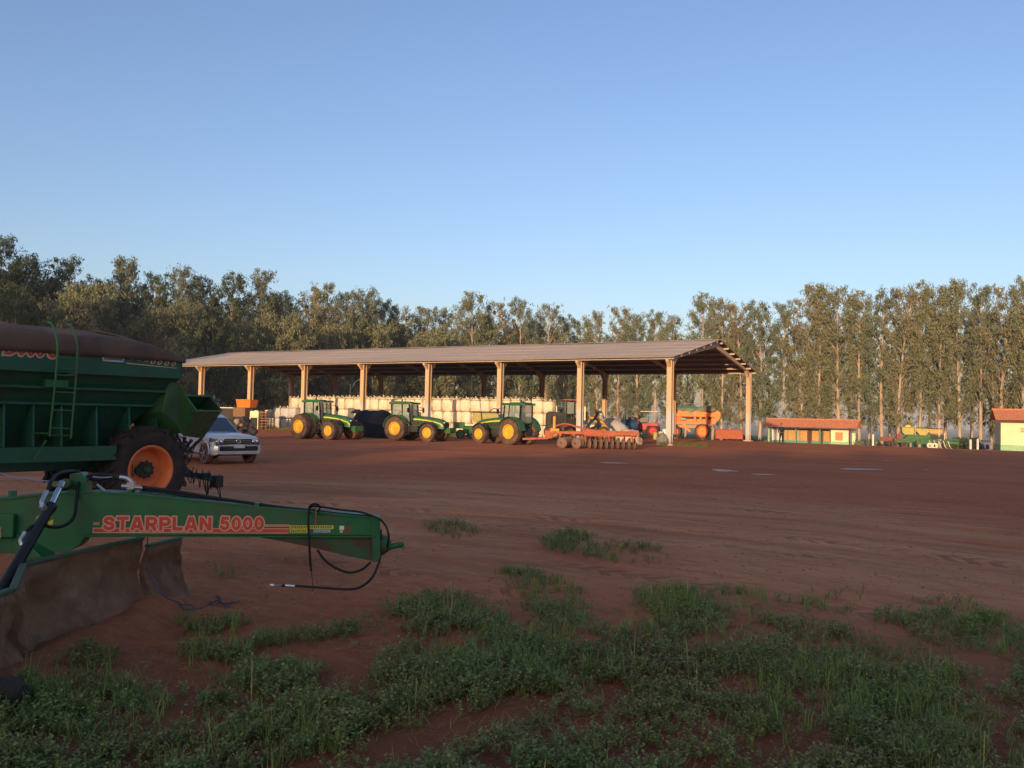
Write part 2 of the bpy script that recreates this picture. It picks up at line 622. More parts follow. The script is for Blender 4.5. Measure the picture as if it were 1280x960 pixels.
PUDDLES = [(905, 587, 26, 2.6), (1075, 585.5, 44, 1.8), (760, 577.5, 44, 1.1), (742, 571.5, 40, .9), (1165, 586.5, 24, 1.6), (1215, 590, 22, 1.6),
           (1120, 575.5, 60, 1.0), (955, 592, 26, 1.2)]
pud = []
for px, py, w, h in PUDDLES:
    c = ground_at(px, py)
    l = ground_at(px - w / 2, py); r = ground_at(px + w / 2, py)
    n = ground_at(px, py + h / 2); f = ground_at(px, py - h / 2)
    pud.append((c, (r - l).length / 2, (f - n).length / 2))

xs = axis_coords(-11, 13, 0.11, -4500, 4500, 1.075)
ys = axis_coords(3.2, 22, 0.11, -4500, 4500, 1.075)
X, Y = np.meshgrid(xs, ys)
near = np.clip(1 - np.hypot(X, Y - 10) / 60, 0, 1)
relief = (fbm(X * 0.6, Y * 0.6, 4) - 0.5) * 0.10 * near + (fbm(X * 3.1, Y * 3.1, 3) - 0.5) * 0.05 * near ** 2
rad = np.hypot(X + 8, Y + 1.0)
rut = ((vnoise(rad * 1.3, np.arctan2(Y + 1, X + 8) * 2.5) - 0.5) * 0.06 - 0.05 * np.clip((vnoise(rad * 3.1 + 40, np.arctan2(Y + 1, X + 8) * 1.5) - .72) * 6, 0, 1)) * np.clip((Y - 9) / 5, 0, 1) * near
Z = gz(X, Y) + relief + rut - 0.03 * near
berm = np.exp(-((X + 3.72) / .30) ** 2) * np.clip((Y - 4.2) / .8, 0, 1) * np.clip((9.9 - Y) / .7, 0, 1)
Z = Z + .13 * berm * (.6 + .8 * fbm(X * 3, Y * 2.2, 3))
for c, a, b in pud:
    k = np.exp(-(((X - c.x) / (a * 1.5)) ** 2 + ((Y - c.y) / (b * 1.5)) ** 2))
    Z = Z - 0.04 * k
gv = np.stack([X.ravel(), Y.ravel(), Z.ravel()], 1)
nx, ny = len(xs), len(ys)
idx = np.arange(nx * ny).reshape(ny, nx)
quads = np.stack([idx[:-1, :-1].ravel(), idx[:-1, 1:].ravel(), idx[1:, 1:].ravel(), idx[1:, :-1].ravel()], 1)


def np_mesh(name, V, Q, m, parent=None, smooth=True, col=None):
    me = bpy.data.meshes.new(name)
    k = Q.shape[1]
    me.vertices.add(len(V)); me.vertices.foreach_set('co', np.ascontiguousarray(V, dtype=np.float32).ravel())
    me.loops.add(Q.size); me.loops.foreach_set('vertex_index', np.ascontiguousarray(Q, dtype=np.int32).ravel())
    me.polygons.add(len(Q))
    me.polygons.foreach_set('loop_start', np.arange(0, Q.size, k, dtype=np.int32))
    try:
        me.polygons.foreach_set('loop_total', np.full(len(Q), k, dtype=np.int32))
    except Exception:
        pass
    if smooth:
        me.polygons.foreach_set('use_smooth', np.ones(len(Q), dtype=bool))
    me.update(calc_edges=True)
    if col is not None:
        ca = me.color_attributes.new('tint', 'FLOAT_COLOR', 'POINT')
        ca.data.foreach_set('color', np.ascontiguousarray(col, dtype=np.float32).ravel())
    me.materials.append(m)
    return link(name, me, parent)


# ground material: red laterite yard, paler beaten tracks swept in arcs, green fields past the trees
gm = bpy.data.materials.new('red_dirt')
gm.use_nodes = True
N, L = gm.node_tree.nodes, gm.node_tree.links
b = N['Principled BSDF']
b.inputs['Roughness'].default_value = 1.0
b.inputs['Specular IOR Level'].default_value = 0.06
geo = N.new('ShaderNodeNewGeometry')
sep = N.new('ShaderNodeSeparateXYZ'); L.new(geo.outputs['Position'], sep.inputs[0])


def mth(op, a, c=None, clamp=False):
    n = N.new('ShaderNodeMath'); n.operation = op; n.use_clamp = clamp
    for v, s in ((a, n.inputs[0]), (c, n.inputs[1])):
        if v is None: continue
        if isinstance(v, (int, float)): s.default_value = v
        else: L.new(v, s)
    return n.outputs[0]


def rng_(f, a, c, to0=0.0, to1=1.0, smooth=False):
    r = N.new('ShaderNodeMapRange')
    if smooth: r.interpolation_type = 'SMOOTHSTEP'
    r.inputs['From Min'].default_value = a; r.inputs['From Max'].default_value = c
    r.inputs['To Min'].default_value = to0; r.inputs['To Max'].default_value = to1
    L.new(f, r.inputs['Value'])
    return r.outputs[0]


def nz(vec, sc, det=6, rough=0.6):
    n = N.new('ShaderNodeTexNoise')
    n.inputs['Scale'].default_value = sc; n.inputs['Detail'].default_value = det; n.inputs['Roughness'].default_value = rough
    L.new(vec, n.inputs['Vector'])
    return n.outputs['Fac']


def mx(f, a, c):
    x = N.new('ShaderNodeMix'); x.data_type = 'RGBA'
    if isinstance(f, float): x.inputs[0].default_value = f
    else: L.new(f, x.inputs[0])
    for v, s in ((a, x.inputs[6]), (c, x.inputs[7])):
        if isinstance(v, tuple): s.default_value = (*v, 1)
        else: L.new(v, s)
    return x.outputs[2]


px_ = mth('ADD', sep.outputs[0], 8.0)
py_ = mth('ADD', sep.outputs[1], 1.0)
radn = mth('SQRT', mth('ADD', mth('MULTIPLY', px_, px_), mth('MULTIPLY', py_, py_)))
ang = mth('ARCTAN2', py_, px_)
cb = N.new('ShaderNodeCombineXYZ')
L.new(radn, cb.inputs[0]); L.new(mth('MULTIPLY', ang, 3.0), cb.inputs[1])
pos = geo.outputs['Position']
track = nz(cb.outputs[0], 0.9, 7, 0.65)
track2 = nz(cb.outputs[0], 3.2, 5, 0.6)
# the beaten arc
band = rng_(mth('ABSOLUTE', mth('SUBTRACT', radn, 21.5)), 3.0, 10.0, 1.0, 0.0, True)
band = mth('MULTIPLY', band, rng_(track, 0.25, 0.6))
soil = mx(rng_(nz(pos, 0.35, 8), 0.35, 0.65), (0.52, 0.168, 0.072), (0.62, 0.225, 0.100))
soil = mx(rng_(nz(pos, 6.0, 8, 0.7), 0.38, 0.70), soil, (0.42, 0.130, 0.056))
soil = mx(mth('MULTIPLY', band, 0.62), soil, (0.74, 0.38, 0.195))
soil = mx(rng_(track2, 0.56, 0.74, 0.0, 0.55), soil, (0.36, 0.120, 0.056))
soil = mx(rng_(track, 0.60, 0.80, 0.0, 0.65), soil, (0.29, 0.105, 0.052))
cb3 = N.new('ShaderNodeCombineXYZ')
L.new(mth('MULTIPLY', radn, 0.35), cb3.inputs[0]); L.new(mth('MULTIPLY', ang, 2.2), cb3.inputs[1])
blot = nz(cb3.outputs[0], 1.0, 5, 0.6)
soil = mx(rng_(blot, 0.50, 0.66, 0.0, 0.5), soil, (0.32, 0.10, 0.05))
# tyre tread prints along the wheel tracks
tread = None
for r0, per_ in ((14.2, 95.0), (16.1, 95.0), (19.4, 120.0), (21.3, 120.0), (25.5, 150.0), (27.6, 150.0), (31.5, 180.0), (33.6, 180.0)):
    off_ = mth('ABSOLUTE', mth('SUBTRACT', radn, r0))
    msk = rng_(off_, 0.20, 0.28, 1.0, 0.0)
    wv = mth('SINE', mth('ADD', mth('MULTIPLY', ang, per_ * 3.0), mth('MULTIPLY', off_, 16.0)))
    tt = mth('MULTIPLY', msk, rng_(wv, -0.1, 0.5))
    tread = tt if tread is None else mth('ADD', tread, tt)
tread = mth('MULTIPLY', tread, rng_(nz(pos, 0.45, 3), 0.46, 0.58))
soil = mx(mth('MULTIPLY', tread, 0.55), soil, (0.24, 0.10, 0.055))
cb2 = N.new('ShaderNodeCombineXYZ')
L.new(mth('MULTIPLY', radn, 6.0), cb2.inputs[0]); L.new(mth('MULTIPLY', ang, 16.0), cb2.inputs[1])
fine = nz(cb2.outputs[0], 1.0, 8, 0.75)
soil = mx(rng_(fine, 0.52, 0.66, 0.0, 0.6), soil, (0.34, 0.115, 0.052))
soil = mx(rng_(fine, 0.30, 0.44, 0.5, 0.0), soil, (0.68, 0.41, 0.19))
pebble = nz(pos, 45.0, 2, 0.5)
soil = mx(rng_(pebble, 0.68, 0.74, 0.0, 0.7), soil, (0.20, 0.085, 0.05))
# earth colour darkening toward the camera, under the weeds
vo = nz(pos, 22.0, 3, 0.7)
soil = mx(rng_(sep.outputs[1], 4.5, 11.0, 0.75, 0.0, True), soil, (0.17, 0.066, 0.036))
soil = mx(rng_(vo, 0.62, 0.72, 0.0, 0.4), soil, (0.42, 0.19, 0.11))
# far: grass fields
u_ = mth('ADD', mth('MULTIPLY', sep.outputs[0], 0.6), mth('MULTIPLY', sep.outputs[1], 0.8))
far = mth('MULTIPLY', rng_(u_, 128.0, 140.0, 0.0, 1.0, True), 1.0)
field = mx(rng_(nz(pos, 0.012, 4), 0.4, 0.6), (0.10, 0.13, 0.045), (0.16, 0.145, 0.06))
field = mx(rng_(nz(pos, 0.6, 4), 0.4, 0.65), field, (0.07, 0.085, 0.03))
soil = mx(far, soil, field)
L.new(soil, b.inputs['Base Color'])
bp = N.new('ShaderNodeBump'); bp.inputs['Strength'].default_value = 0.9; bp.inputs['Distance'].default_value = 0.06
hsum = mth('ADD', mth('MULTIPLY', nz(pos, 9.0, 8, 0.7), 0.8), mth('ADD', mth('MULTIPLY', track2, 0.5), mth('ADD', mth('MULTIPLY', fine, -0.6), mth('MULTIPLY', tread, -0.7))))
L.new(hsum, bp.inputs['Height']); L.new(bp.outputs[0], b.inputs['Normal'])
ground = np_mesh('ground', gv, quads, gm)
tag(ground, kind='structure')

M_water = glass_mat('puddle_water', (0.60, 0.40, 0.30), 0.9)
M_water.node_tree.nodes['Principled BSDF'].inputs['Specular IOR Level'].default_value = 0.6
for c, a, b_ in pud:
    n = 40
    P = []
    for k in range(n):
        t = 2 * math.pi * k / n
        q = 1 + 0.45 * mnoise.noise(Vector((math.cos(t) * 1.7, math.sin(t) * 1.7, c.x)))
        P.append((c.x + a * q * math.cos(t), c.y + b_ * q * math.sin(t), 0.0))
    m = MB(); m.add([(c.x, c.y, 0)] + P, [(0, k + 1, (k + 1) % n + 1) for k in range(n)])
    zz = float(gz(c.x, c.y)) - 0.034
    m.v = [(x, y, zz) for x, y, z in m.v]
    o = m.build('puddle', M_water)
    tag(o, kind='structure')

# far blue hills
hm = MB()
for (y0, z0, amp, sd) in ((3000, -34, 12, 1.0),):
    n = 160
    V, F = [], []
    for i in range(n):
        x = -3400 + 6800 * i / (n - 1)
        yb = y0 - 0.00008 * x * x
        h = z0 + amp * (0.75 + 0.5 * mnoise.noise(Vector((x * 0.0011, sd, 0))) + 0.12 * mnoise.noise(Vector((x * 0.006, sd, 3))))
        V += [(x, yb - 500, -60), (x, yb - 120, h * 0.5 - 16), (x, yb, h - 4), (x, yb + 400, -60)]
    for i in range(n - 1):
        for k in range(3):
            F.append((i * 4 + k, i * 4 + k + 1, i * 4 + k + 5, i * 4 + k + 4))
    hm.add(V, F)
M_hill = mat('wooded_hill', (0.06, 0.085, 0.05), (0.10, 0.11, 0.06), rough=1.0, scale=0.004)
tag(hm.build('hills', M_hill, smooth=60), kind='structure')
# ------------------------------------------------------------------ eucalyptus trees
def leaf_cloud(centers, radii, per, size, lr):
    """many small drooping leaf-sprig faces around clump centres"""
    C = np.repeat(centers, per, axis=0)
    Rr = np.repeat(radii, per)[:, None]
    n = len(C)
    d = lr.normal(size=(n, 3)); d /= np.linalg.norm(d, axis=1)[:, None]
    P = C + d * Rr * (lr.random((n, 1)) ** 0.6) * np.array([.95, .95, 1.1])
    s = size * lr.uniform(0.6, 1.3, (n, 1))
    a = lr.uniform(0, 2 * math.pi, n)
    w = np.stack([np.cos(a), np.sin(a), lr.normal(0, .35, n)], 1)
    h = np.stack([lr.normal(0, .55, n), lr.normal(0, .55, n), -np.ones(n)], 1)
    h /= np.linalg.norm(h, axis=1)[:, None]
    w = w * s * 0.34; h = h * s
    V = np.stack([P, P + w * .6 + h * .45, P + h, P - w * .6 + h * .5], 1).reshape(-1, 3)
    Q = np.arange(n * 4).reshape(-1, 4)
    return V, Q


def tree_meshes(seed, H, dens, low, rad, bare):
    lr = np.random.default_rng(seed)
    tr = MB()
    # trunk with gentle bends
    npt = 12
    path, rr = [], []
    bx, by = lr.normal(0, .35, 2)
    for i in range(npt):
        t = i / (npt - 1)
        path.append(Vector((bx * t * t * 2 + 0.18 * math.sin(4 * t + seed), by * t * t * 2 + 0.18 * math.cos(3.3 * t + seed), -0.4 + (H * 0.93 + .4) * t)))
        rr.append(0.27 * (1 - t) ** 0.8 + 0.03)
    tr.tube(path, rr, 8)
    cen, cr = [], []

    def envelope(t):     # crown radius at relative height t of crown
        return rad * (0.30 + 0.80 * math.sin(math.pi * min(1, t ** 1.35 * 0.80 + 0.12)) ** 0.8)
    nb = int(46 * dens)
    for k in range(nb):
        t = (k + lr.random()) / nb
        z = H * (low + (0.985 - low) * t ** 0.85)
        a = k * 2.4 + lr.normal(0, .5)
        rmax = envelope(t) * lr.uniform(0.45, 1.15)
        i = min(npt - 2, int((z / H) * (npt - 1)))
        base_z = max(z - lr.uniform(0.8, 2.6) - rmax * 0.5, H * 0.18)
        j = min(npt - 1, max(0, int(base_z / (H * 0.93) * (npt - 1))))
        p0 = path[j]
        p2 = Vector((path[i].x + math.cos(a) * rmax, path[i].y + math.sin(a) * rmax, z))
        p1 = p0.lerp(p2, 0.55) + Vector((0, 0, -0.25 + 0.3 * lr.random()))
        tr.tube(catmull([p0, p1, p2], 3), [0.055, 0.045, .036, .028, .02, .014, .01][:7], 4, caps=False)
        cen.append(p2); cr.append(lr.uniform(0.5, 1.15) * (0.75 + 0.35 * (1 - t)))
        if rmax > rad * .55:
            cen.append(p1.lerp(p2, .45) + Vector((0, 0, .35))); cr.append(lr.uniform(0.5, 0.9))
    for k in range(3):
        cen.append(path[-1] + Vector((lr.normal(0, .4), lr.normal(0, .4), -k * .9 + .4))); cr.append(.75)
    if bare:      # dead lower limbs
        for k in range(bare):
            z = lr.uniform(.12, .4) * H
            a = lr.uniform(0, 6.28)
            j = int(z / (H * .93) * (npt - 1))
            p0 = path[j]; ln = lr.uniform(.8, 2.2)
            tr.tube([p0, p0 + Vector((math.cos(a) * ln * .5, math.sin(a) * ln * .5, ln * .5)), p0 + Vector((math.cos(a) * ln, math.sin(a) * ln, ln * 1.3))],
                    [.05, .035, .012], 4, caps=False)
            if lr.random() < .5:
                cen.append(p0 + Vector((math.cos(a) * ln, math.sin(a) * ln, ln * 1.2))); cr.append(.5)
    cen = np.array([tuple(c) for c in cen]); cr = np.array(cr)
    per = 100
    V, Q = leaf_cloud(cen, cr * .92, per, 0.30, lr)
    # loose sprays between the clumps, so that the outline feathers out
    ex = np.repeat(cen, 5, axis=0) + lr.normal(0, .6, (len(cen) * 5, 3)) * np.array([1, 1, 1.2])
    ex = ex[ex[:, 2] < H * .99]
    V2, Q2 = leaf_cloud(ex, np.full(len(ex), .38), 10, .33, lr)
    V = np.vstack([V, V2]); Q = np.vstack([Q, Q2 + len(V) - len(V2)])
    return tr, V, Q


SPECS = [  # seed, height, density, crown bottom, radius, dead limbs, leaf material
    (1, 25, 1.15, .15, 2.7, 6, 0), (2, 26, 1.05, .30, 2.4, 7, 1), (3, 24, 1.2, .12, 3.0, 4, 2), (4, 27, 1.0, .34, 2.3, 8, 0),
    (5, 23, 1.2, .13, 2.8, 5, 1), (6, 25, 1.25, .16, 3.1, 4, 0), (7, 24, 1.9, .08, 3.4, 0, 3), (8, 26, 1.8, .10, 3.2, 0, 3),
    (9, 22, 2.0, .06, 3.7, 0, 1), (10, 13, 1.7, .06, 3.4, 0, 0), (11, 20, 0.55, .55, 1.7, 5, 1)]
PROTO = []
for (sd, H, dens, low, rad_, bare, lm) in SPECS:
    tr, V, Q = tree_meshes(sd, H, dens, low, rad_, bare)
    tme = bpy.data.meshes.new('trunk'); tme.from_pydata(tr.v, [], tr.f); tme.materials.append(M_bark); tme.shade_smooth()
    co = np_mesh('crown', V, Q, M_leaf[lm], smooth=False)
    cme = co.data; bpy.data.objects.remove(co)
    PROTO.append((tme, cme, H))

ADJ = ['tall slim olive-brown', 'tall thin-crowned grey-green', 'full brownish', 'very tall bare-stemmed', 'upright grey-green', 'broad brown-tinged',
       'dense dark green', 'dense grey-green', 'bushy low-branched olive', 'short bushy brownish', 'thin wispy-topped']
ORD = ['first', 'second', 'third', 'fourth', 'fifth', 'sixth', 'seventh', 'eighth', 'ninth', 'tenth', 'eleventh', 'twelfth', 'thirteenth', 'fourteenth', 'fifteenth', 'sixteenth']
ZONES = [(-1e9, 0, 'left of the grain wagon', 'beyond the left edge'), (0, 232, 'above the grain wagon', ''), (232, 460, 'behind the shed left half', ''),
         (460, 700, 'behind the middle of the shed', ''), (700, 946, 'behind the shed right end', ''), (946, 1075, 'behind the cottage', ''),
         (1075, 1200, 'behind the green planter', ''), (1200, 1e9, 'beside the yellow house', '')]
tree_list = []


def plan_tree(x, y, v, s, row):
    tree_list.append([x, y, v, s, row])


# the crown tops read off the photograph: pixel x, pixel y of the top, distance, variant
tr_rng = random.Random(5)
lefts = [(-28, 296, 116, 8), (4, 293, 119, 7), (36, 318, 122, 6), (62, 345, 126, 8), (97, 320, 128, 7), (130, 348, 134, 6), (160, 318, 136, 10), (186, 338, 139, 7), (222, 331, 141, 4),
         (252, 342, 144, 6), (291, 340, 147, 7), (329, 334, 150, 1), (354, 364, 154, 6), (383, 360, 157, 2), (403, 351, 160, 0), (432, 362, 163, 8), (452, 358, 166, 4), (478, 374, 172, 6), (505, 380, 176, 2),
         (532, 381, 181, 8), (560, 384, 187, 0), (592, 362, 180, 5), (625, 374, 186, 2), (652, 371, 190, 4), (683, 377, 194, 5), (706, 392, 203, 1)]
rights = [(727, 397, 205, 0), (750, 387, 200, 5), (775, 383, 194, 2), (798, 390, 188, 4), (822, 386, 182, 1), (845, 392, 176, 5), (881, 364, 170, 3), (905, 372, 165, 0), (930, 377, 162, 2), (953, 374, 158, 4),
          (981, 375, 155, 1), (1003, 355, 151, 2), (1026, 354, 149, 0), (1050, 357, 147, 5), (1076, 361, 145, 3), (1102, 357, 142, 4), (1124, 360, 140, 2), (1150, 349, 138, 3), (1176, 354, 136, 0),
          (1202, 346, 134, 5), (1228, 352, 132, 1), (1252, 358, 130, 2), (1279, 343, 127, 3), (1305, 350, 125, 0), (1335, 348, 122, 4)]
for px, py, d, v in lefts + rights:
    p = at(px, py, d)
    z = float(gz(p.x, p.y))
    plan_tree(p.x, p.y, v, (p.z - z) / PROTO[v][2], 0)
# second and third rows, between and behind
for seq, off, dd, cut in ((lefts, 13, 7, .86), (lefts, 5, 15, .80), (rights, 12, 7, .84)):
    for i, (px, py, d, v) in enumerate(seq):
        p = at(px + off + tr_rng.uniform(-5, 5), py + 6, d + dd + tr_rng.uniform(-2, 2))
        z = float(gz(p.x, p.y))
        vv = (v + 1 + i) % 6 if seq is rights else (6 + i % 3 if i % 2 else (i % 6))
        plan_tree(p.x, p.y, vv, (p.z - z) / PROTO[vv][2] * cut, 1)
# lower bushy trees in front of the dark left wood
for px, py, d, v in ((112, 352, 117, 9), (88, 372, 113, 9), (268, 385, 130, 6), (303, 400, 138, 9), (352, 392, 143, 9), (236, 372, 126, 8), (418, 404, 156, 9), (20, 352, 106, 6), (205, 384, 124, 9), (470, 402, 164, 9), (540, 412, 170, 9)):
    p = at(px, py, d); z = float(gz(p.x, p.y))
    plan_tree(p.x, p.y, v, (p.z - z) / PROTO[v][2], 2)
# the left row runs on past the frame towards the sun side
for i in range(12):
    t = i / 11
    plan_tree(-82 - 52 * t + tr_rng.uniform(-1, 1), 104 - 74 * t, 6 + i % 3, tr_rng.uniform(.9, 1.05), 3)

for i in range(15):  # unseen grove added to cast shade on the left trees
    t = i / 14
    plan_tree(-118 + 64 * t + tr_rng.uniform(-1, 1), 74 - 12 * t + tr_rng.uniform(-3, 3), 6 + i % 3, tr_rng.uniform(.85, 1.1), 4)

order = sorted(range(len(tree_list)), key=lambda i: project(tree_list[i][0], tree_list[i][1], 5)[0])
count = {}
for i in order:
    x, y, v, s, row = tree_list[i]
    sx = project(x, y, 5)[0]
    zi = [k for k, zz in enumerate(ZONES) if zz[0] <= sx < zz[1]][0]
    k = count[(zi, row)] = count.get((zi, row), 0) + 1
    if row == 0:
        lab = '%s eucalyptus, %s in the front row %s' % (ADJ[v], ORD[k - 1], ZONES[zi][2])
        grp = 'eucalyptus trees of the front row'
    elif row == 1:
        lab = 'half-hidden rear-row eucalyptus %s' % ZONES[zi][2]
        grp = 'rear row eucalyptus ' + ZONES[zi][2]
    elif row == 2:
        lab = '%s tree, %s low one %s' % (ADJ[v], ORD[k - 1], ZONES[zi][2])
        grp = 'lower trees before the wood'
    else:
        lab = 'unseen dense dark eucalyptus left of the grain wagon'
        grp = 'eucalyptus left of the wagon'
    lab = lab.replace('standing left', 'left')
    t = thing('eucalyptus_tree', lab, 'tree', (x, y, float(gz(x, y))), tr_rng.uniform(0, 6.28), grp)
    t.scale = (s * tr_rng.uniform(.92, 1.1),) * 2 + (s,)
    link('trunk', PROTO[v][0], t)
    link('crown', PROTO[v][1], t)

# the wood behind the photographer that shades the foreground
wl = np.random.default_rng(3)
cs, rs = [], []
wt = MB()
for row, (yy, hh) in enumerate(((-145, 27.0), (-151, 28.0), (-157, 28.0), (-164, 28.5))):
    xx = -270.0 + row * 2
    while xx < 75:
        h = hh * wl.uniform(.92, 1.05) * (1 + .04 * math.sin(xx * .11))
        cx, cy = xx + wl.normal(0, .6), yy + wl.normal(0, 1.2)
        wt.tube([(cx, cy, -.5), (cx + .2, cy, h * .5), (cx, cy, h * .92)], [.3, .2, .05], 6)
        for k in range(40):
            t = (k + .5) / 40
            z = h * (.05 + .93 * t)
            r = 3.2 * (1.05 - .75 * t ** 2)
            a = wl.uniform(0, 6.28)
            q = r * wl.uniform(.1, 1)
            cs.append((cx + q * math.cos(a), cy + q * math.sin(a), z)); rs.append(1.25)
        xx += wl.uniform(3.4, 5.2)
V, Q = leaf_cloud(np.array(cs), np.array(rs), 14, 1.9, wl)
nw = len(wt.v)
tv = np.array(wt.v); tq = np.array([f for f in wt.f if len(f) == 4])
wood = np_mesh('far_wood', np.vstack([tv, V]), np.vstack([tq, Q + nw]), M_leaf[3], smooth=False)
tag(wood, 'dark wood standing behind the yard that shades the near ground', 'wood', kind='stuff')

# ------------------------------------------------------------------ the open machinery shed
SP = Vector((12.09, 66.35, 0)); SA = Vector((-0.8534, 0.5213, 0)); SN = Vector((0.5213, 0.8534, 0))
BAY, SW, HE, HR, OV, OG = 7.667, 20.83, 6.65, 8.90, 0.96, 0.52
srz = math.atan2(SA.y, SA.x)      # local x runs left-away along the shed; local y = toward the camera is negative SN
shed = thing('machinery_shed', 'long open-sided machinery shed with grey-brown sheet roof on concrete pillars', 'shed', SP, 0)


def S(s, n, z):
    """shed coordinates: s along the shed from its right front pillar, n inwards"""
    p = SA * s + SN * n
    return Vector((p.x, p.y, z))


M_pil = bpy.data.materials.new('concrete_pillar_white_foot'); M_pil.use_nodes = True
nt = M_pil.node_tree; b = nt.nodes['Principled BSDF']; b.inputs['Roughness'].default_value = .9
tcn = nt.nodes.new('ShaderNodeTexCoord'); sx_ = nt.nodes.new('ShaderNodeSeparateXYZ'); nt.links.new(tcn.outputs['Object'], sx_.inputs[0])
nn = nt.nodes.new('ShaderNodeTexNoise'); nn.inputs['Scale'].default_value = 2.5; nn.inputs['Detail'].default_value = 6; nt.links.new(tcn.outputs['Object'], nn.inputs['Vector'])
ad = nt.nodes.new('ShaderNodeMath'); ad.operation = 'MULTIPLY_ADD'; ad.inputs[1].default_value = .9; nt.links.new(nn.outputs['Fac'], ad.inputs[0]); nt.links.new(sx_.outputs[2], ad.inputs[2])
mr = nt.nodes.new('ShaderNodeMapRange'); mr.inputs['From Min'].default_value = 2.95; mr.inputs['From Max'].default_value = 3.4; nt.links.new(ad.outputs[0], mr.inputs['Value'])
mxx = nt.nodes.new('ShaderNodeMix'); mxx.data_type = 'RGBA'; mxx.inputs[6].default_value = (.48, .44, .40, 1); mxx.inputs[7].default_value = (.54, .36, .21, 1)
nt.links.new(mr.outputs[0], mxx.inputs[0])
mr2 = nt.nodes.new('ShaderNodeMapRange'); mr2.inputs['From Min'].default_value = .35; mr2.inputs['From Max'].default_value = 1.1; mr2.inputs['To Min'].default_value = .75; mr2.inputs['To Max'].default_value = 0
nt.links.new(ad.outputs[0], mr2.inputs['Value'])
mx2 = nt.nodes.new('ShaderNodeMix'); mx2.data_type = 'RGBA'; mx2.inputs[7].default_value = (.25, .13, .08, 1); nt.links.new(mxx.outputs[2], mx2.inputs[6]); nt.links.new(mr2.outputs[0], mx2.inputs[0])
nt.links.new(mx2.outputs[2], b.inputs['Base Color'])

SM = Matrix((( -SN.x*0 + SA.x, SN.x, 0, 0), (SA.y, SN.y, 0, 0), (0, 0, 1, 0), (0, 0, 0, 1)))
NB = 8


def slope_z(n):
    return HE + (HR - HE) * (1 - abs(n - SW / 2) / (SW / 2 + OV))


for side in (0, 1):
    n0 = 0 if side == 0 else SW
    sg = 1 if side == 0 else -1
    for k in range(NB + 1):
        m = MB()
        top = HE - .10
        # I-section shaft: two flanges and a web
        m.box((k * BAY, n0 - .19 * sg, top / 2 - .1), (.40, .09, top + .2), SM)
        m.box((k * BAY, n0 + .19 * sg, top / 2 - .1), (.40, .09, top + .2), SM)
        m.box((k * BAY, n0, top / 2 - .1), (.16, .29, top + .2), SM)
        # haunch that opens toward the rafter, and the corbel outside
        h0 = n0 + .235 * sg
        m.prism([(h0, top - 1.25), (h0, top), (h0 + .95 * sg, top + .14), (h0 + .28 * sg, top - .45)], 'x', k * BAY - .13, k * BAY + .13, SM)
        m.prism([(n0 - .235 * sg, top - .62), (n0 - .235 * sg, top - .02), (n0 - .72 * sg, top - .06), (n0 - .72 * sg, top - .2)], 'x', k * BAY - .12, k * BAY + .12, SM)
        m.build('pillar', M_pil, shed)
        f = MB(); f.box((k * BAY, n0, -.05), (.75, .75, .26), SM); f.build('footing', M_concrete, shed, bevel=.02)
# rafters
for k in range(NB + 1):
    for side in (0, 1):
        sg = 1 if side == 0 else -1
        n0 = (-OV + .15) if side == 0 else (SW + OV - .15)
        m = MB()
        P = []
        for n, dz0, dz1 in ((n0, .30, .16), (SW / 2 - .01 * sg, .62, .16)):
            z = slope_z(n)
            P.append((n, z - dz0)); P.append((n, z - dz1))
        poly = [P[0], P[1], P[3], P[2]]
        m.prism(poly, 'x', k * BAY - .09, k * BAY + .09, SM)
        m.build('rafter', M_concrete, shed)
# purlins, with ends standing out past the gable
for side in (0, 1):
    for i in range(7):
        t = (i + .12) / 6.35
        n = -OV + .12 + (SW / 2 + OV - .35) * t
        z = slope_z(n) - .115
        nn_ = n if side == 0 else SW - n
        m = MB()
        m.box(((NB * BAY) / 2, nn_, z), (NB * BAY + 2 * OG - .04, .11, .15), SM)
        m.build('purlin', M_concrete, shed)
# roof sheets: overlapping courses of corrugated fibre cement
for side in (0, 1):
    sg = 1 if side == 0 else -1
    courses = 5
    L0 = -OG + (0.0); L1 = NB * BAY + OG
    for c in range(courses):
        na, nb_ = -OV + (SW / 2 + OV) * c / courses, -OV + (SW / 2 + OV) * (c + 1) / courses + (.18 if c < courses - 1 else 0)
        V, F = [], []
        cols = 260
        for j, n in enumerate((na, nb_)):
            z = slope_z(n) + (.012 if j == 0 else .003)
            nn_ = n if side == 0 else SW - n
            for i in range(cols + 1):
                s = L0 + (L1 - L0) * i / cols
                w = .006 * math.cos(i * math.pi)
                sag = .02 * math.sin(s * .32 + c * .2)
                V.append(tuple(SM @ Vector((s, nn_, z + w + sag))))
        for i in range(cols):
            F.append((i, i + 1, cols + 2 + i, cols + 1 + i))
        m = MB(); m.add(V, F)
        o = m.build('roof_sheet_course', M_roof, shed)
        so = o.modifiers.new('thick', 'SOLIDIFY'); so.thickness = .012
for side in (0, 1):  # dark sheet added under the roof, its shade put into the colour
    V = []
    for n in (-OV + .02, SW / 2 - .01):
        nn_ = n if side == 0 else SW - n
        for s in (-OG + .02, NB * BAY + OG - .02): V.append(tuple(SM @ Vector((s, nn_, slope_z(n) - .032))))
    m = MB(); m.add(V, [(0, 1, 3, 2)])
    m.build('roof_shade_sheet', mat('shade_dark_underside', (.055, .047, .042), rough=.95), shed)
m = MB(); z = slope_z(SW / 2)
m.prism([(SW / 2 - .35, z - .01), (SW / 2, z + .08), (SW / 2 + .35, z - .01), (SW / 2, z + .045)], 'x', -OG - .01, NB * BAY + OG + .01, SM)
m.build('ridge_cap', M_roof, shed)

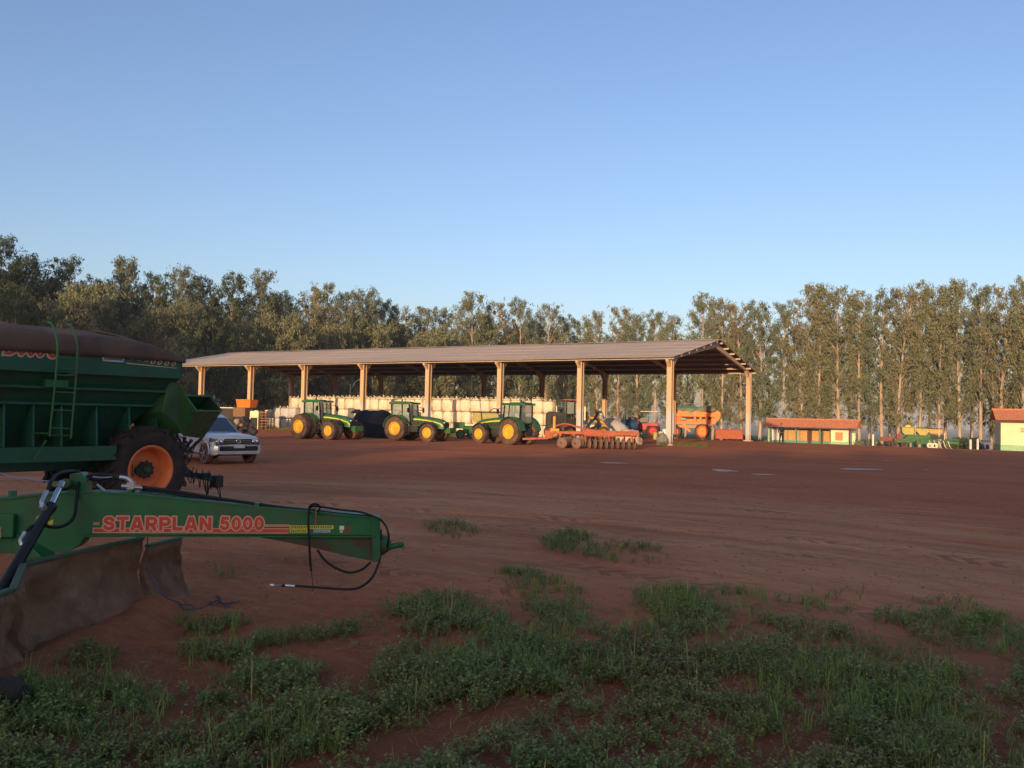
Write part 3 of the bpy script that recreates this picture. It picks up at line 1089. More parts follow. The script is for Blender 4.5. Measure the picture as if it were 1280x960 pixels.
# ------------------------------------------------------------------ bulk bags in the shed
def bag_mesh(seed, w=1.08, h=1.13):
    n = 7
    V, F, ids = [], [], {}
    import itertools

    def vid(i, j, k):
        if (i, j, k) not in ids:
            p = Vector((2 * i / n - 1, 2 * j / n - 1, 2 * k / n - 1))
            r = max(abs(p.x), abs(p.y), abs(p.z))
            q = p.normalized() * r * 1.18
            p2 = p.lerp(q, 0.42)
            d = 1 + .07 * mnoise.noise(p * 1.6 + Vector((seed * 3.7, 0, 0)))
            crease = .055 * mnoise.noise(Vector((p.x * 7, p.y * 7, p.z * 1.5 + seed)))
            x, y, z = p2.x * w / 2 * (d + crease), p2.y * w / 2 * (d + crease), p2.z * h / 2
            z = max(-h / 2, min(h / 2 * 1.05, z)) + h / 2
            ids[(i, j, k)] = len(V); V.append((x, y, z))
        return ids[(i, j, k)]
    for a in range(n):
        for c in range(n):
            for (f0, f1) in ((0, 0), (n, 1)):
                F.append((vid(f0, a, c), vid(f0, a + 1, c), vid(f0, a + 1, c + 1), vid(f0, a, c + 1)))
                F.append((vid(a, f0, c), vid(a + 1, f0, c), vid(a + 1, f0, c + 1), vid(a, f0, c + 1)))
                F.append((vid(a, c, f0), vid(a + 1, c, f0), vid(a + 1, c + 1, f0), vid(a, c + 1, f0)))
    m = MB(); m.add(V, F)
    return m


bag_me = []
for i in range(4):
    o = bag_mesh(i + 1).build('bulk_bag', M_bag, smooth=70); bag_me.append(o.data); bpy.data.objects.remove(o)
bag_me2 = []
for i in range(2):
    o = bag_mesh(i + 9).build('bulk_bag', M_bag2, smooth=70); bag_me2.append(o.data); bpy.data.objects.remove(o)
tm = MB()
tm.tube(catmull([(0, 0, -.05), (.02, .01, .05), (.05, 0, .16), (.09, .03, .2)], 3), [.09, .07, .05, .045, .04, .05, .07, .075, .07, .05], 7)
for sx2, sy2 in ((1, 1), (-1, 1), (-1, -1), (1, -1)):
    tm.tube(catmull([(.42 * sx2, .40 * sy2, -.08), (.36 * sx2, .34 * sy2, .10), (.22 * sx2, .26 * sy2, .12), (.18 * sx2, .30 * sy2, -.03)], 3), .022, 5)
o = tm.build('lifting_loops', M_bag, smooth=60); loops_me = o.data; bpy.data.objects.remove(o)
TIER = ['bottom', 'middle', 'top']


def bag(s, n, tier, me, label, grp, z0=None, loops=False):
    p = SP + S(s, n, 0)
    o = bpy.data.objects.new('bulk_bag', me)
    COL.objects.link(o)
    o.location = (p.x + random.uniform(-.03, .03), p.y + random.uniform(-.03, .03), (tier * 1.12) if z0 is None else z0)
    o.rotation_euler = (random.uniform(-.03, .03), random.uniform(-.03, .03), math.atan2(SA.y, SA.x) + random.uniform(-.08, .08) + random.choice((0, math.pi / 2, math.pi)))
    sc = random.uniform(.93, 1.06); o.scale = (sc, sc * random.uniform(.94, 1.04), random.uniform(.97, 1.03) if tier == 2 else 1.0)
    tag(o, label, 'bulk bag', grp)
    if loops:
        l = link('lifting_loops', loops_me, o); l.location = (0, 0, 1.12); l['kind'] = 'stuff'
    return o


def nth(k):
    w = ORD + ['seventeenth', 'eighteenth', 'nineteenth', 'twentieth', 'twenty-first', 'twenty-second', 'twenty-third', 'twenty-fourth', 'twenty-fifth', 'twenty-sixth', 'twenty-seventh', 'twenty-eighth', 'twenty-ninth',
               'thirtieth', 'thirty-first', 'thirty-second', 'thirty-third', 'thirty-fourth']
    return w[k - 1]


ncol = 31
for tier in range(3):
    for k in range(ncol):            # k = 0 at the left end
        s = 13.9 + (ncol - 1 - k) * 1.135
        if tier == 2 and k < 2:
            continue
        j = .25 * (fbm(k * .7, tier * 3.0, 2) - .5)
        bag(s, 6.4 + j + (.12 if tier == 1 else 0), tier, bag_me[(k * 7 + tier * 3) % 4],
            '%s from left in the %s tier of the long cream bag stack in the shed' % (nth(k + 1 - (2 if tier == 2 else 0)), TIER[tier]),
            'cream bulk bags stacked in the long shed', loops=(tier == 2))
# a second line behind shows only its tops
for k in range(26):
    s = 16 + k * 1.16
    bag(s, 7.7, 2, bag_me[k % 4], 'cream bag of the second line, its top just showing over the front bags', 'second line of cream bulk bags', z0=2.42, loops=True)
# white bags set forward at the left end, greyed to hold their shade
for k in range(3):
    for tier in range(2):
        bag(46.2 - k * 1.14, 4.4, tier, bag_me2[k % 2], 'shade-greyed bag, %s from left in the %s row before the left end of the stack' % (nth(k + 1), 'lower' if tier == 0 else 'upper'),
            'grey-white bulk bags left of the first tractor', loops=(tier == 1))
bag(48.2, 5.0, 1, bag_me[1], 'single cream bag at the far left end, beside the grey-white bags', 'loose cream bags', z0=.9, loops=False)
m = MB(); m.box((48.2, 5.0, .45), (1.3, 1.2, .9), SM); m.v = [(x + SP.x, y + SP.y, z) for x, y, z in m.v]
tag(m.build('wooden_crate', M_brownd, bevel=.02), 'dark brown crate under the single cream bag at the left end', 'crate')
for k in range(2):
    bag(29.9 - k * 1.2, 5.1, 1 - k * 0, bag_me2[k], 'grey-white bag, %s of the pair before the cream bags near the first tractor' % nth(k + 1), 'grey-white bags between the pillars', z0=1.1)
    m = MB(); m.box((29.9 - k * 1.2, 5.1, .55), (1.12, 1.1, 1.1), SM); m.v = [(x + SP.x, y + SP.y, z) for x, y, z in m.v]
    tag(m.build('wooden_crate', M_wood, bevel=.03), 'timber crate under the %s grey-white bag by the first tractor' % nth(k + 1), 'crate', 'timber crates under grey bags')
# ------------------------------------------------------------------ wheels
WH = {}


def wheel_meshes(R, w, rr, lugs=22, tm=None, rm=None, hm_=None, dish=0.0, style='ag', lug_h=None):
    key = (R, w, rr, lugs, tm.name, rm.name, style, dish)
    if key in WH:
        return WH[key]
    lh = (0.045 * R if lug_h is None else lug_h) if style == 'ag' else 0.0
    Rb = R - lh
    m = MB()
    h = w / 2
    prof = [(rr, -h * .80), (rr + .02, -h * .92), (rr + (Rb - rr) * .35, -h), (rr + (Rb - rr) * .75, -h * .98), (Rb - .015, -h * .82), (Rb, -h * .5), (Rb + .004, 0)]
    prof = prof + [(r, -y) for r, y in prof[-2::-1]]
    m.lathe(prof, n=40)
    if style == 'ag':
        for i in range(lugs):
            for sd in (-1, 1):
                a0 = 2 * math.pi * (i + (.5 if sd > 0 else 0)) / lugs
                sw = 2 * math.pi / lugs * .95
                P = []
                for rad_, in ((Rb - .02,), (R,)):
                    for (t, y) in ((a0 - .10 * sw, -.02 * sd), (a0 + .24 * sw, -.02 * sd), (a0 + .24 * sw + sw * .75, h * .99 * sd), (a0 + sw * .75 - .12 * sw, h * .99 * sd)):
                        rq = rad_ - (.02 * R if abs(y) > .1 * h else 0)
                        P.append((rq * math.cos(t), y, rq * math.sin(t)))
                m.hexa(P)
                # lug foot running down the sidewall
                P = []
                for yy in (h * .93, h * 1.02):
                    for (t, rq) in ((a0 + sw * .66, R - .02 * R), (a0 + sw * .99, R - .02 * R), (a0 + sw * 1.0, Rb - .10 * R), (a0 + sw * .8, Rb - .10 * R)):
                        P.append((rq * math.cos(t), yy * sd, rq * math.sin(t)))
                m.hexa(P)
    t_o = m.build('tyre', tm, smooth=50)
    r = MB()
    d = dish
    r.lathe([(rr - .005, h * .80), (rr + .025, h * .86), (rr + .025, h * .93), (rr - .01, h * .93), (rr - .045, h * .78), (rr - .06, h * .45), (rr - .10, h * .38 + d), (rr * .55, h * .30 + d), (rr * .40, h * .36 + d),
             (rr * .36, h * .36 + d), (0.001, h * .36 + d)], n=36)
    r.lathe([(rr - .005, -h * .80), (rr + .02, -h * .9), (rr - .02, -h * .9), (rr - .05, -h * .5), (.001, -h * .4)], n=24)
    r_o = r.build('rim', rm, smooth=40)
    g = MB()
    y0 = h * .36 + d
    g.lathe([(rr * .30, y0 - .01), (rr * .30, y0 + .02), (rr * .20, y0 + .03), (rr * .17, y0 + .10), (.001, y0 + .11)], n=20)
    for k in range(8):
        a = 2 * math.pi * k / 8
        g.cyl((rr * .25 * math.cos(a), y0, rr * .25 * math.sin(a)), (rr * .25 * math.cos(a), y0 + .045, rr * .25 * math.sin(a)), .02, n=6)
    h_o = g.build('hub', hm_ or rm, smooth=40)
    WH[key] = (t_o.data, r_o.data, h_o.data)
    for o in (t_o, r_o, h_o):
        bpy.data.objects.remove(o)
    return WH[key]


def put_wheel(parent, loc, side, me, rz=0.0):
    """side +1: outer face toward +y"""
    w = sub('wheel', parent, loc, (0, 0, (0 if side > 0 else math.pi) + rz))
    link('tyre', me[0], w); link('rim', me[1], w); link('hub', me[2], w)
    return w


# ------------------------------------------------------------------ tractors
def tractor(label, loc, rz, dual_r=False, dual_f=False, sc=0.93, see=1, steer=0.0, beacon=False):
    t = thing('tractor', label, 'tractor', loc, rz, 'green tractors parked before the shed', sc)
    rw = wheel_meshes(.98, .58, .50, 24, M_tyre2, M_yel)
    fw = wheel_meshes(.72, .46, .37, 20, M_tyre2, M_yel, None, .05)
    for sd in (1, -1):
        put_wheel(t, (0, sd * .98, .97), sd, rw)
        if dual_r: put_wheel(t, (0, sd * 1.66, .97), sd, rw)
        put_wheel(t, (2.95, sd * .95, .715), sd, fw, steer)
        if dual_f: put_wheel(t, (2.95, sd * 1.48, .715), sd, fw, steer)
    # chassis and axles
    m = MB()
    m.box((1.6, 0, .95), (3.6, .55, .5)); m.box((2.6, 0, .72), (1.5, .34, .36))
    m.cyl((0, -.8, .97), (0, .8, .97), .20, n=12); m.cyl((2.95, -.85, .715), (2.95, .85, .715), .11, n=10)
    m.box((-.45, 0, .95), (.8, .6, .55)); m.box((-.9, 0, .62), (.7, .12, .12))
    m.bar((-.6, .35, .95), (-1.25, .4, .55), .07); m.bar((-.6, -.35, .95), (-1.25, -.4, .55), .07)
    m.bar((-.5, .0, 1.2), (-1.2, .0, 1.0), .06)
    m.build('chassis', M_dark, t, bevel=.02)
    # hood: rounded section swept forward, sloping down to the nose
    secs = [(.95, .47, 1.98, 1.20), (1.7, .47, 1.98, 1.18), (2.5, .46, 1.93, 1.12), (3.2, .44, 1.84, 1.06), (3.7, .41, 1.71, 1.02), (3.95, .36, 1.52, 1.0), (4.02, .30, 1.30, 1.02)]
    V, F = [], []
    for x, hw, zt, zb in secs:
        ring = [(-hw, zb), (-hw, zt - .28), (-hw * .93, zt - .12), (-hw * .70, zt - .03), (0, zt), (hw * .70, zt - .03), (hw * .93, zt - .12), (hw, zt - .28), (hw, zb)]
        V += [(x, y, z) for y, z in ring]
    k = 9
    for i in range(len(secs) - 1):
        for j in range(k - 1):
            F.append((i * k + j, i * k + j + 1, (i + 1) * k + j + 1, (i + 1) * k + j))
    F.append(tuple(range(k))); F.append(tuple((len(secs) - 1) * k + j for j in range(k)))
    m = MB(); m.add(V, F)
    hood = m.build('hood', M_tgreen, t, smooth=50)
    for sd in (1, -1):
        V, F = [], []
        for i, (x, hw, zt, zb) in enumerate(secs[:6]):
            th = .10 - .010 * i
            z1 = zt - .20 - .02 * i
            V += [(x, sd * (hw + .006), z1 - th), (x, sd * (hw + .006), z1), (x, sd * (hw - .03), z1 - th), (x, sd * (hw - .03), z1)]
        for i in range(5):
            a = i * 4; c = a + 4
            F += [(a, a + 1, c + 1, c), (a + 1, a + 3, c + 3, c + 1), (a, c, c + 2, a + 2)]
        m = MB(); m.add(V, F); m.build('hood_stripe', M_stripe, hood)
        m = MB()
        for i in range(6):
            m.box((1.35 + .32 * i, sd * .475, 1.42), (.26, .012, .30))
        m.build('side_grille', M_dark, hood)
    m = MB()
    m.prism([(-.33, 1.06), (.33, 1.06), (.36, 1.40), (.27, 1.56), (-.27, 1.56), (-.36, 1.40)], 'x', 3.93, 4.06)
    m.build('grille', M_black, t, bevel=.01)
    for sd in (1, -1):
        m = MB(); m.box((4.0, sd * .24, 1.50), (.12, .17, .09)); m.build('headlight', M_white, t, bevel=.015)
    # front weights
    m = MB()
    for i in range(9):
        m.box((4.42, -.40 + i * .10, .90), (.34, .085, .42))
    m.box((4.15, 0, .85), (.35, .5, .22))
    m.build('front_weights', M_tgreen, t, bevel=.02)
    # cab
    zc = 1.35
    corners = [(-.62, .70), (1.02, .60)]
    m = MB()
    for sd in (1, -1):
        m.bar((-.60, sd * .72, zc - .1), (-.66, sd * .68, 2.86), .09)
        m.bar((.42, sd * .76, zc - .35), (.36, sd * .72, 2.86), .07)
        m.bar((1.06, sd * .58, zc - .1), (.92, sd * .60, 2.86), .09)
        m.bar((-.6, sd * .72, zc), (.42, sd * .76, zc), .10)
        m.bar((.42, sd * .76, zc - .33), (1.06, sd * .58, zc - .33), .10)
    m.bar((1.06, -.58, zc + .35), (1.06, .58, zc + .35), .07)
    m.bar((-.6, -.72, zc + .2), (-.6, .72, zc + .2), .08)
    m.box((.15, 0, zc - .16), (1.5, 1.2, .35))
    m.build('cab_frame', M_black, t)
    m = MB()
    for sd in (1, -1):
        m.hexa([(-.60, sd * .70, zc + .02), (.42, sd * .74, zc + .02), (.42, sd * .75, zc + .02), (-.6, sd * .71, zc + .02),
                (-.64, sd * .66, 2.84), (.37, sd * .70, 2.84), (.37, sd * .71, 2.84), (-.64, sd * .67, 2.84)])
        m.hexa([(.42, sd * .74, zc - .3), (1.04, sd * .57, zc - .3), (1.04, sd * .58, zc - .3), (.42, sd * .75, zc - .3),
                (.38, sd * .70, 2.84), (.92, sd * .58, 2.84), (.92, sd * .59, 2.84), (.38, sd * .71, 2.84)])
    m.hexa([(1.05, -.56, zc + .4), (1.06, -.56, zc + .4), (1.06, .56, zc + .4), (1.05, .56, zc + .4), (.91, -.57, 2.84), (.92, -.57, 2.84), (.92, .57, 2.84), (.91, .57, 2.84)])
    m.hexa([(-.61, -.7, zc + .25), (-.60, -.7, zc + .25), (-.60, .7, zc + .25), (-.61, .7, zc + .25), (-.66, -.66, 2.84), (-.65, -.66, 2.84), (-.65, .66, 2.84), (-.66, .66, 2.84)])
    m.build('cab_glass', M_glassc, t)
    m = MB(); m.box((.1, 0, 2.96), (2.0, 1.56, .18)); m.box((-.1, 0, 3.07), (1.2, 1.2, .08))
    rf = m.build('cab_roof', M_tgreen, t, bevel=.05)
    m = MB()
    for sd in (1, -1):
        m.box((1.1, sd * .55, 2.93), (.06, .28, .10)); m.box((-.9, sd * .6, 2.93), (.06, .2, .1))
    m.build('work_light', M_steel, rf)
    m = MB(); m.cyl((-.3, .2, 3.1), (-.3, .2, 3.28), .07, .05); m.build('beacon', M_black, rf)
    # seat, wheel inside
    m = MB(); m.box((-.05, 0, zc + .22), (.5, .5, .14)); m.box((-.30, 0, zc + .62), (.14, .48, .75)); m.box((.75, 0, zc + .35), (.2, .3, .7))
    m.build('seat', M_black, t, bevel=.03)
    # rear fenders: curved shells over the wheels
    for sd in (1, -1):
        V, F = [], []
        n = 12
        for i in range(n + 1):
            a = R_(25 + 150 * i / n)
            r = 1.12
            y0, y1 = sd * .62, sd * 1.22
            x, z = r * math.cos(a), .97 + r * math.sin(a) * .98
            x2, z2 = (r - .05) * math.cos(a), .97 + (r - .05) * math.sin(a) * .98
            V += [(x, y0, z), (x, y1, z), (x2, y1, z2), (x2, y0, z2)]
        for i in range(n):
            a = i * 4; c = a + 4
            F += [(a, a + 1, c + 1, c), (a + 1, a + 2, c + 2, c + 1), (a + 2, a + 3, c + 3, c + 2), (a + 3, a, c, c + 3)]
        F += [(0, 3, 2, 1), (n * 4, n * 4 + 1, n * 4 + 2, n * 4 + 3)]
        m = MB(); m.add(V, F)
        m.prism([(.9, 1.2), (.55, 1.85), (0, 2.05), (-.55, 1.85), (-.6, 1.2)], 'y', sd * .60, sd * .66)
        m.build('fender', M_tgreen, t, smooth=40)
        # front fenders
        V, F = [], []
        for i in range(9):
            a = R_(40 + 110 * i / 8)
            x, z = 2.95 + .82 * math.cos(a), .72 + .80 * math.sin(a)
            V += [(x, sd * .74, z), (x, sd * 1.16, z), (x, sd * 1.16, z - .03), (x, sd * .74, z - .03)]
        for i in range(8):
            a = i * 4; c = a + 4
            F += [(a, a + 1, c + 1, c), (a + 1, a + 2, c + 2, c + 1), (a + 2, a + 3, c + 3, c + 2), (a + 3, a, c, c + 3)]
        m = MB(); m.add(V, F); m.build('front_fender', M_black, t, smooth=40)
        # tanks and steps
        m = MB()
        m.box((1.35, sd * .55, .95), (.95, .42, .5))
        m.build('fuel_tank', M_tgreen if sd != see else M_dark, t, bevel=.06)
        m = MB()
        for i in range(4):
            m.box((.98, sd * .86, .55 + i * .27), (.40, .24, .04))
        m.bar((.78, sd * .95, .5), (.78, sd * .85, 1.5), .04); m.bar((1.18, sd * .95, .5), (1.18, sd * .85, 1.5), .04)
        m.build('steps', M_dark, t)
        m = MB(); m.bar((.95, sd * .62, 2.7), (1.15, sd * 1.05, 2.6), .03); m.box((1.15, sd * 1.1, 2.42), (.05, .22, .36))
        m.build('mirror', M_black, t)
    m = MB(); m.cyl((1.15, -.52, 1.5), (1.15, -.52, 2.75), .075, n=12); m.cyl((1.15, -.52, 2.7), (1.08, -.52, 2.95), .05, n=10)
    m.cyl((1.15, -.52, 1.6), (1.15, -.52, 2.3), .11, n=12)
    m.build('exhaust_pipe', M_dark, t, smooth=40)
    return t


def ground_root(px, py, nvec, off):
    g = ground_at(px, py)
    p = Vector((g.x, g.y, 0)) - Vector(nvec) * off
    p.z = float(gz(p.x, p.y)) - .02
    return p


b1 = R_(-33); p = ground_root(373.4, 548.2, (math.sin(b1), -math.cos(b1), 0), 1.25 + .45)
tractor('green tractor on double wheels, parked furthest left before the shed, nose to the right', p, b1, True, True, see=-1)
b2 = R_(-27); p = ground_root(492, 550.6, (math.sin(b2), -math.cos(b2), 0), 1.2)
tractor('green tractor in the middle of the three, single yellow-hubbed wheels, nose to the right', p, b2, False, False, see=-1)
b3 = math.pi - R_(40); p = ground_root(634.5, 556, (-math.sin(b3), math.cos(b3), 0), 1.2)
tractor('green tractor with its nose to the left, hitched to the rust-red disc harrow', p, b3, False, False, sc=.95, see=1)

# ------------------------------------------------------------------ rust-red disc harrow
hp = ground_at(742, 561.0)
har = thing('disc_harrow', 'rust-red offset disc harrow with dirty steel discs behind the right-hand tractor', 'disc harrow', hp, R_(-4))
m = MB()
m.box((.1, .2, .98), (5.6, .16, .18)); m.box((.3, 1.5, .98), (5.2, .16, .18))
for x in (-2.5, -1.0, .6, 2.2): m.box((x, .85, .98), (.14, 1.5, .16))
m.box((-2.9, .6, .85), (.5, .5, .5)); m.box((-.1, .5, 1.13), (1.3, .5, .12)); m.box((1.7, .4, 1.12), (2.2, .35, .1))
m.tube(catmull([(-2.9, .4, 1.15), (-1.9, .35, 1.55), (-.6, .3, 1.25), (.8, .25, 1.12)], 6), .055, 6)
m.tube(catmull([(-2.9, .9, 1.15), (-1.6, .9, 1.45), (-.2, .9, 1.2)], 6), .05, 6)
for x in (-2.2, -.6, .9, 2.4): m.bar((x, .2, .98), (x + .1, -.05, .45), .10)
m.build('main_frame', M_rust, har, bevel=.015)
m = MB(); m.bar((-2.9, .5, .6), (-4.6, .9, .50), .12); m.bar((-2.9, .9, .6), (-4.6, .95, .5), .1); m.build('drawbar', M_rust, har)
m = MB(); m.box((-2.55, .35, 1.55), (.16, .16, .95)); m.box((-2.5, .35, 1.12), (.55, .3, .22)); m.build('jack_post', M_lyel, har, bevel=.01)
dm = MB()
dm.lathe([(0.02, .0), (.16, .012), (.27, .045), (.345, .095), (.352, .088), (.275, .03), (.16, -.004), (.02, -.015)], n=22, axis='x')
do_ = dm.build('disc', M_disc, smooth=45); dme = do_.data; bpy.data.objects.remove(do_)


def disc_gang(parent, c, yaw, n, pitch):
    g = sub('disc_gang', parent, c, (0, 0, yaw))
    a = MB(); a.cyl((-pitch * .5, 0, 0), (pitch * (n - .5), 0, 0), .035, n=6)
    for i in range(n):
        a.cyl((pitch * (i + .3), 0, 0), (pitch * (i + .7), 0, 0), .07, n=8)
    a.build('axle', M_dark, g)
    b_ = MB(); b_.box((pitch * (n - 1) / 2, 0, .52), (pitch * n + .1, .12, .12))
    for i in range(0, n, 2):
        b_.tube(catmull([(pitch * (i + .5), 0, .5), (pitch * (i + .5), .22, .35), (pitch * (i + .5), .16, .1), (pitch * (i + .5), 0, .05)], 3), .03, 5)
    b_.build('gang_beam', M_rust, g)
    for i in range(n):
        d = link('disc', dme, g); d.location = (pitch * i, 0, 0)
    return g


disc_gang(har, (-.35, -.25, .345), R_(16), 9, .375)
disc_gang(har, (-2.05, -.35, .345), R_(72), 5, .37)
disc_gang(har, (-1.15, -.42, .345), R_(64), 5, .37)
disc_gang(har, (-.2, 1.75, .345), R_(14), 8, .375)
# ------------------------------------------------------------------ motor grader behind the harrow
p = at(706, 520, 75.5); p.z = 0
gr = thing('motor_grader', 'old yellow motor grader with dark engine cover behind the disc harrow', 'grader', p, R_(4))
gw = wheel_meshes(.62, .38, .32, 18, M_tyre2, M_lyel)
for x, sd in ((-1.1, 1), (-1.1, -1), (.35, 1), (.35, -1), (3.2, 1), (3.2, -1)):
    put_wheel(gr, (x, sd * 1.0, .62), sd, gw)
m = MB(); m.prism([(-1.62, .95), (.05, .95), (.05, 2.3), (-1.35, 2.42), (-1.62, 2.2)], 'y', -.55, .55); eng = m.build('engine_cover', M_bluem if False else M_dark, gr, bevel=.04)
m = MB()
for i in range(5): m.box((-1.2 + i * .24, -.56, 1.7), (.13, .03, .7))
m.build('louvre_panel', M_black, eng)
m = MB(); m.box((.6, 0, 1.05), (2.0, .9, .35)); m.tube(catmull([(1.3, 0, 1.2), (2.0, 0, 1.9), (3.0, 0, 1.75), (3.6, 0, 1.2), (3.8, 0, .8)], 5), .14, 8); m.box((0.9, 0, .8), (.9, 1.9, .14)); m.cyl((3.2, -.8, .62), (3.2, .8, .62), .09)
m.box((.1, 0, .7), (2.4, .5, .3))
m.build('main_frame', M_lyel, gr, bevel=.03)
m = MB()
for x, y in ((.05, .62), (.05, -.62), (1.35, .55), (1.35, -.55), (.75, .66), (.75, -.66)): m.bar((x, y, 1.2), (x, y * .95, 3.38), .09)
m.box((.7, 0, 1.45), (1.35, 1.25, .5)); m.bar((.05, -.62, 2.2), (1.35, -.55, 2.2), .08)
m.build('cab_frame', M_black, gr)
m = MB(); m.box((.4, -.60, 2.75), (.6, .01, 1.0)); m.box((1.05, -.57, 2.6), (.5, .01, 1.2)); m.box((.0, 0, 2.8), (.01, 1.1, 1.0)); m.build('cab_glass', M_glassc, gr)
m = MB(); m.box((.65, 0, 3.44), (1.75, 1.5, .10)); m.build('cab_roof', M_rust, gr, bevel=.03)
m = MB(); m.prism([(1.3, .25), (1.36, .25), (1.46, .55), (1.36, .85), (1.3, .85), (1.38, .55)], 'y', -1.7, 1.7); m.build('blade', M_disc, gr)
m = MB(); m.bar((1.9, -.5, 1.0), (3.0, -.6, 2.55), .15); m.bar((1.95, .5, 1.0), (3.0, .5, 2.45), .14); m.box((1.75, 0, 1.9), (.5, .7, 1.1)); m.build('lift_rams', M_dark, gr)
m = MB(); m.box((1.65, -.62, 2.3), (.12, .1, 1.2)); m.cyl((-.7, .2, 2.3), (-.7, .2, 2.9), .05); m.build('grab_rail', M_cream, gr)

# beige sacks and the sheeted heap right of the grader
def lump(name, label, cat, px, py, d, r, mt, jit=.35, group=None, sq=None):
    g = at(px, py, d); z = float(gz(g.x, g.y))
    m = MB(); m.ell((0, 0, r[2] * .45), r, 22, 14, jit, -.5)
    for _ in range(1):
        vs = []
        for (x, y, zz) in m.v:
            q = Vector((x * 1.2, y * 1.2, zz * 1.2 + px))
            vs.append((x * (1 + .18 * mnoise.noise(q)), y * (1 + .18 * mnoise.noise(q + Vector((5, 0, 0)))), zz * (1 + .25 * mnoise.noise(q * .8))))
        m.v = vs
    o = m.build(name, mt, smooth=60)
    o.location = (g.x, g.y, z)
    return tag(o, label, cat, group)


lump('sheeted_heap', 'low heap under a pale grey sheet, right of the grader', 'heap', 765, 548, 80, (1.9, 1.2, 1.15), M_bag2)
lump('filled_sack', 'fat cream sack standing between the grader and the grey sheeted heap', 'sack', 748, 548, 83, (.85, .7, 1.75), M_bag, .2)
lump('filled_sack', 'small cream sack beside the orange drum, left end of the grey sheeted heap', 'sack', 741, 548, 82, (.5, .5, 1.05), M_bag, .2)
lump('sand_heap', 'small pale heap just behind the right end of the disc harrow', 'heap', 786, 553, 66, (1.0, .7, .75), M_concrete, .3)
p = at(749, 527, 80.5); p.z = 1.55
# stump of blue barrels and red tractor
def drum(px, py, d, label, mt, r=.3, h=.88, z=None):
    g = at(px, py, d); z = float(gz(g.x, g.y)) if z is None else z
    m = MB(); m.lathe([(.001, 0), (r, 0), (r, h * .33), (r + .015, h * .34), (r, h * .36), (r, h * .66), (r + .015, h * .67), (r, h * .69), (r, h), (r - .03, h), (r - .03, h - .03), (.001, h - .03)], axis='z', n=20)
    o = m.build('drum', mt, smooth=40); o.location = (g.x, g.y, z)
    return tag(o, label, 'drum')


drum(745, 545, 78.5, 'rust-orange drum between the cream sacks by the grader', M_rust, .32, .9)
g = ground_at(823, 549.3)
for k, (dx, hh, mt, lb) in enumerate(((-.30, .62, M_hop, 'yellow bucket standing left of the white bucket by the right front pillar'), (.30, .70, M_bag, 'white bucket standing by the right front pillar'), (.72, .95, M_white, 'tall white can right of the white bucket near the front pillar'))):
    m = MB(); m.lathe([(.001, 0), (.2, 0), (.235, hh), (.25, hh + .01), (.25, hh + .04), (.001, hh + .04)], axis='z', n=18)
    o = m.build('bucket', mt, smooth=40); o.location = (g.x + dx, g.y + .4 * k, g.z)
    tag(o, lb, 'bucket', 'buckets near the front pillar')
lump('boulder', 'grey stone leaning at the foot of the right front pillar', 'stone', 828, 553, 66.2, (.42, .4, .62), M_steel if False else mat('grey_stone', (.20, .19, .18), rough=.95, bump=.6, bscale=6), .4)

# small red tractor under a canopy, blue machine beside it
p = at(809, 545, 90); p.z = 0
rt = thing('small_tractor', 'small red tractor under a flat pale canopy at the back of the shed', 'tractor', p, math.pi - R_(12))
rw_ = wheel_meshes(.72, .36, .38, 18, M_tyre, M_red); fw_ = wheel_meshes(.42, .22, .2, 14, M_tyre, M_red)
for sd in (1, -1):
    put_wheel(rt, (-.6, sd * .8, .72), sd, rw_); put_wheel(rt, (1.3, sd * .7, .42), sd, fw_)
m = MB(); m.prism([(-.2, .8), (1.55, .7), (1.6, 1.25), (1.3, 1.4), (-.2, 1.5)], 'y', -.28, .28); m.build('hood', M_red, rt, bevel=.05)
m = MB(); m.box((.2, 0, .7), (2.2, .4, .3)); m.cyl((-.6, -.7, .72), (-.6, .7, .72), .12); m.cyl((1.3, -.6, .42), (1.3, .6, .42), .07); m.build('chassis', M_dark, rt)
m = MB()
m.bar((-.1, -.75, 1.0), (1.5, -.6, 2.05), .16, .26)
m.bar((1.5, -.62, 2.0), (1.7, -.6, 1.4), .16); m.build('loader_arm', M_red, rt)
for sd in (1, -1):
    m = MB(); m.prism([(-1.3, 1.2), (-1.0, 1.52), (-.3, 1.52), (.05, 1.2)], 'y', sd * .62, sd * 1.0); m.build('fender', M_red, rt, bevel=.03)
m = MB(); m.box((-.55, 0, 1.45), (.5, .5, .15)); m.bar((-.8, 0, 1.5), (-1.0, 0, 2.0), .5, .1); m.prism([(-.1, 1.6), (.9, 1.45), (.7, 2.0), (-.2, 2.2)], 'y', -.35, .35); m.build('seat', M_black, rt, bevel=.03)
m = MB(); m.bar((-1.0, -.55, 1.2), (-1.0, -.55, 2.62), .06); m.bar((-1.0, .55, 1.2), (-1.0, .55, 2.62), .06); m.build('canopy_post', M_black, rt)
m = MB(); m.box((-.25, 0, 2.68), (1.9, 1.35, .09)); m.build('canopy', M_bag, rt, bevel=.02)
p = at(786, 545, 88); p.z = 0
bl = thing('air_blast_sprayer', 'dark blue lumpy machine left of the small red tractor', 'machine', p, R_(10))
m = MB(); m.cyl((-.75, 0, 1.25), (.75, 0, 1.25), .62, n=20); m.build('tank', M_bluem, bl, smooth=40, bevel=.03)
m = MB()
for x in (-.5, .0, .5): m.cyl((x, -.1, 1.8), (x, -.1, 2.05), .14, n=12)
m.build('filler_cap', M_black, bl)
m = MB(); m.box((0, 0, .55), (1.8, .8, .16)); m.bar((.9, 0, .6), (1.7, 0, .5), .1); m.build('frame', M_dark, bl)
bw = wheel_meshes(.38, .2, .2, 14, M_tyre, M_red)
for sd in (1, -1): put_wheel(bl, (0, sd * .6, .38), sd, bw)

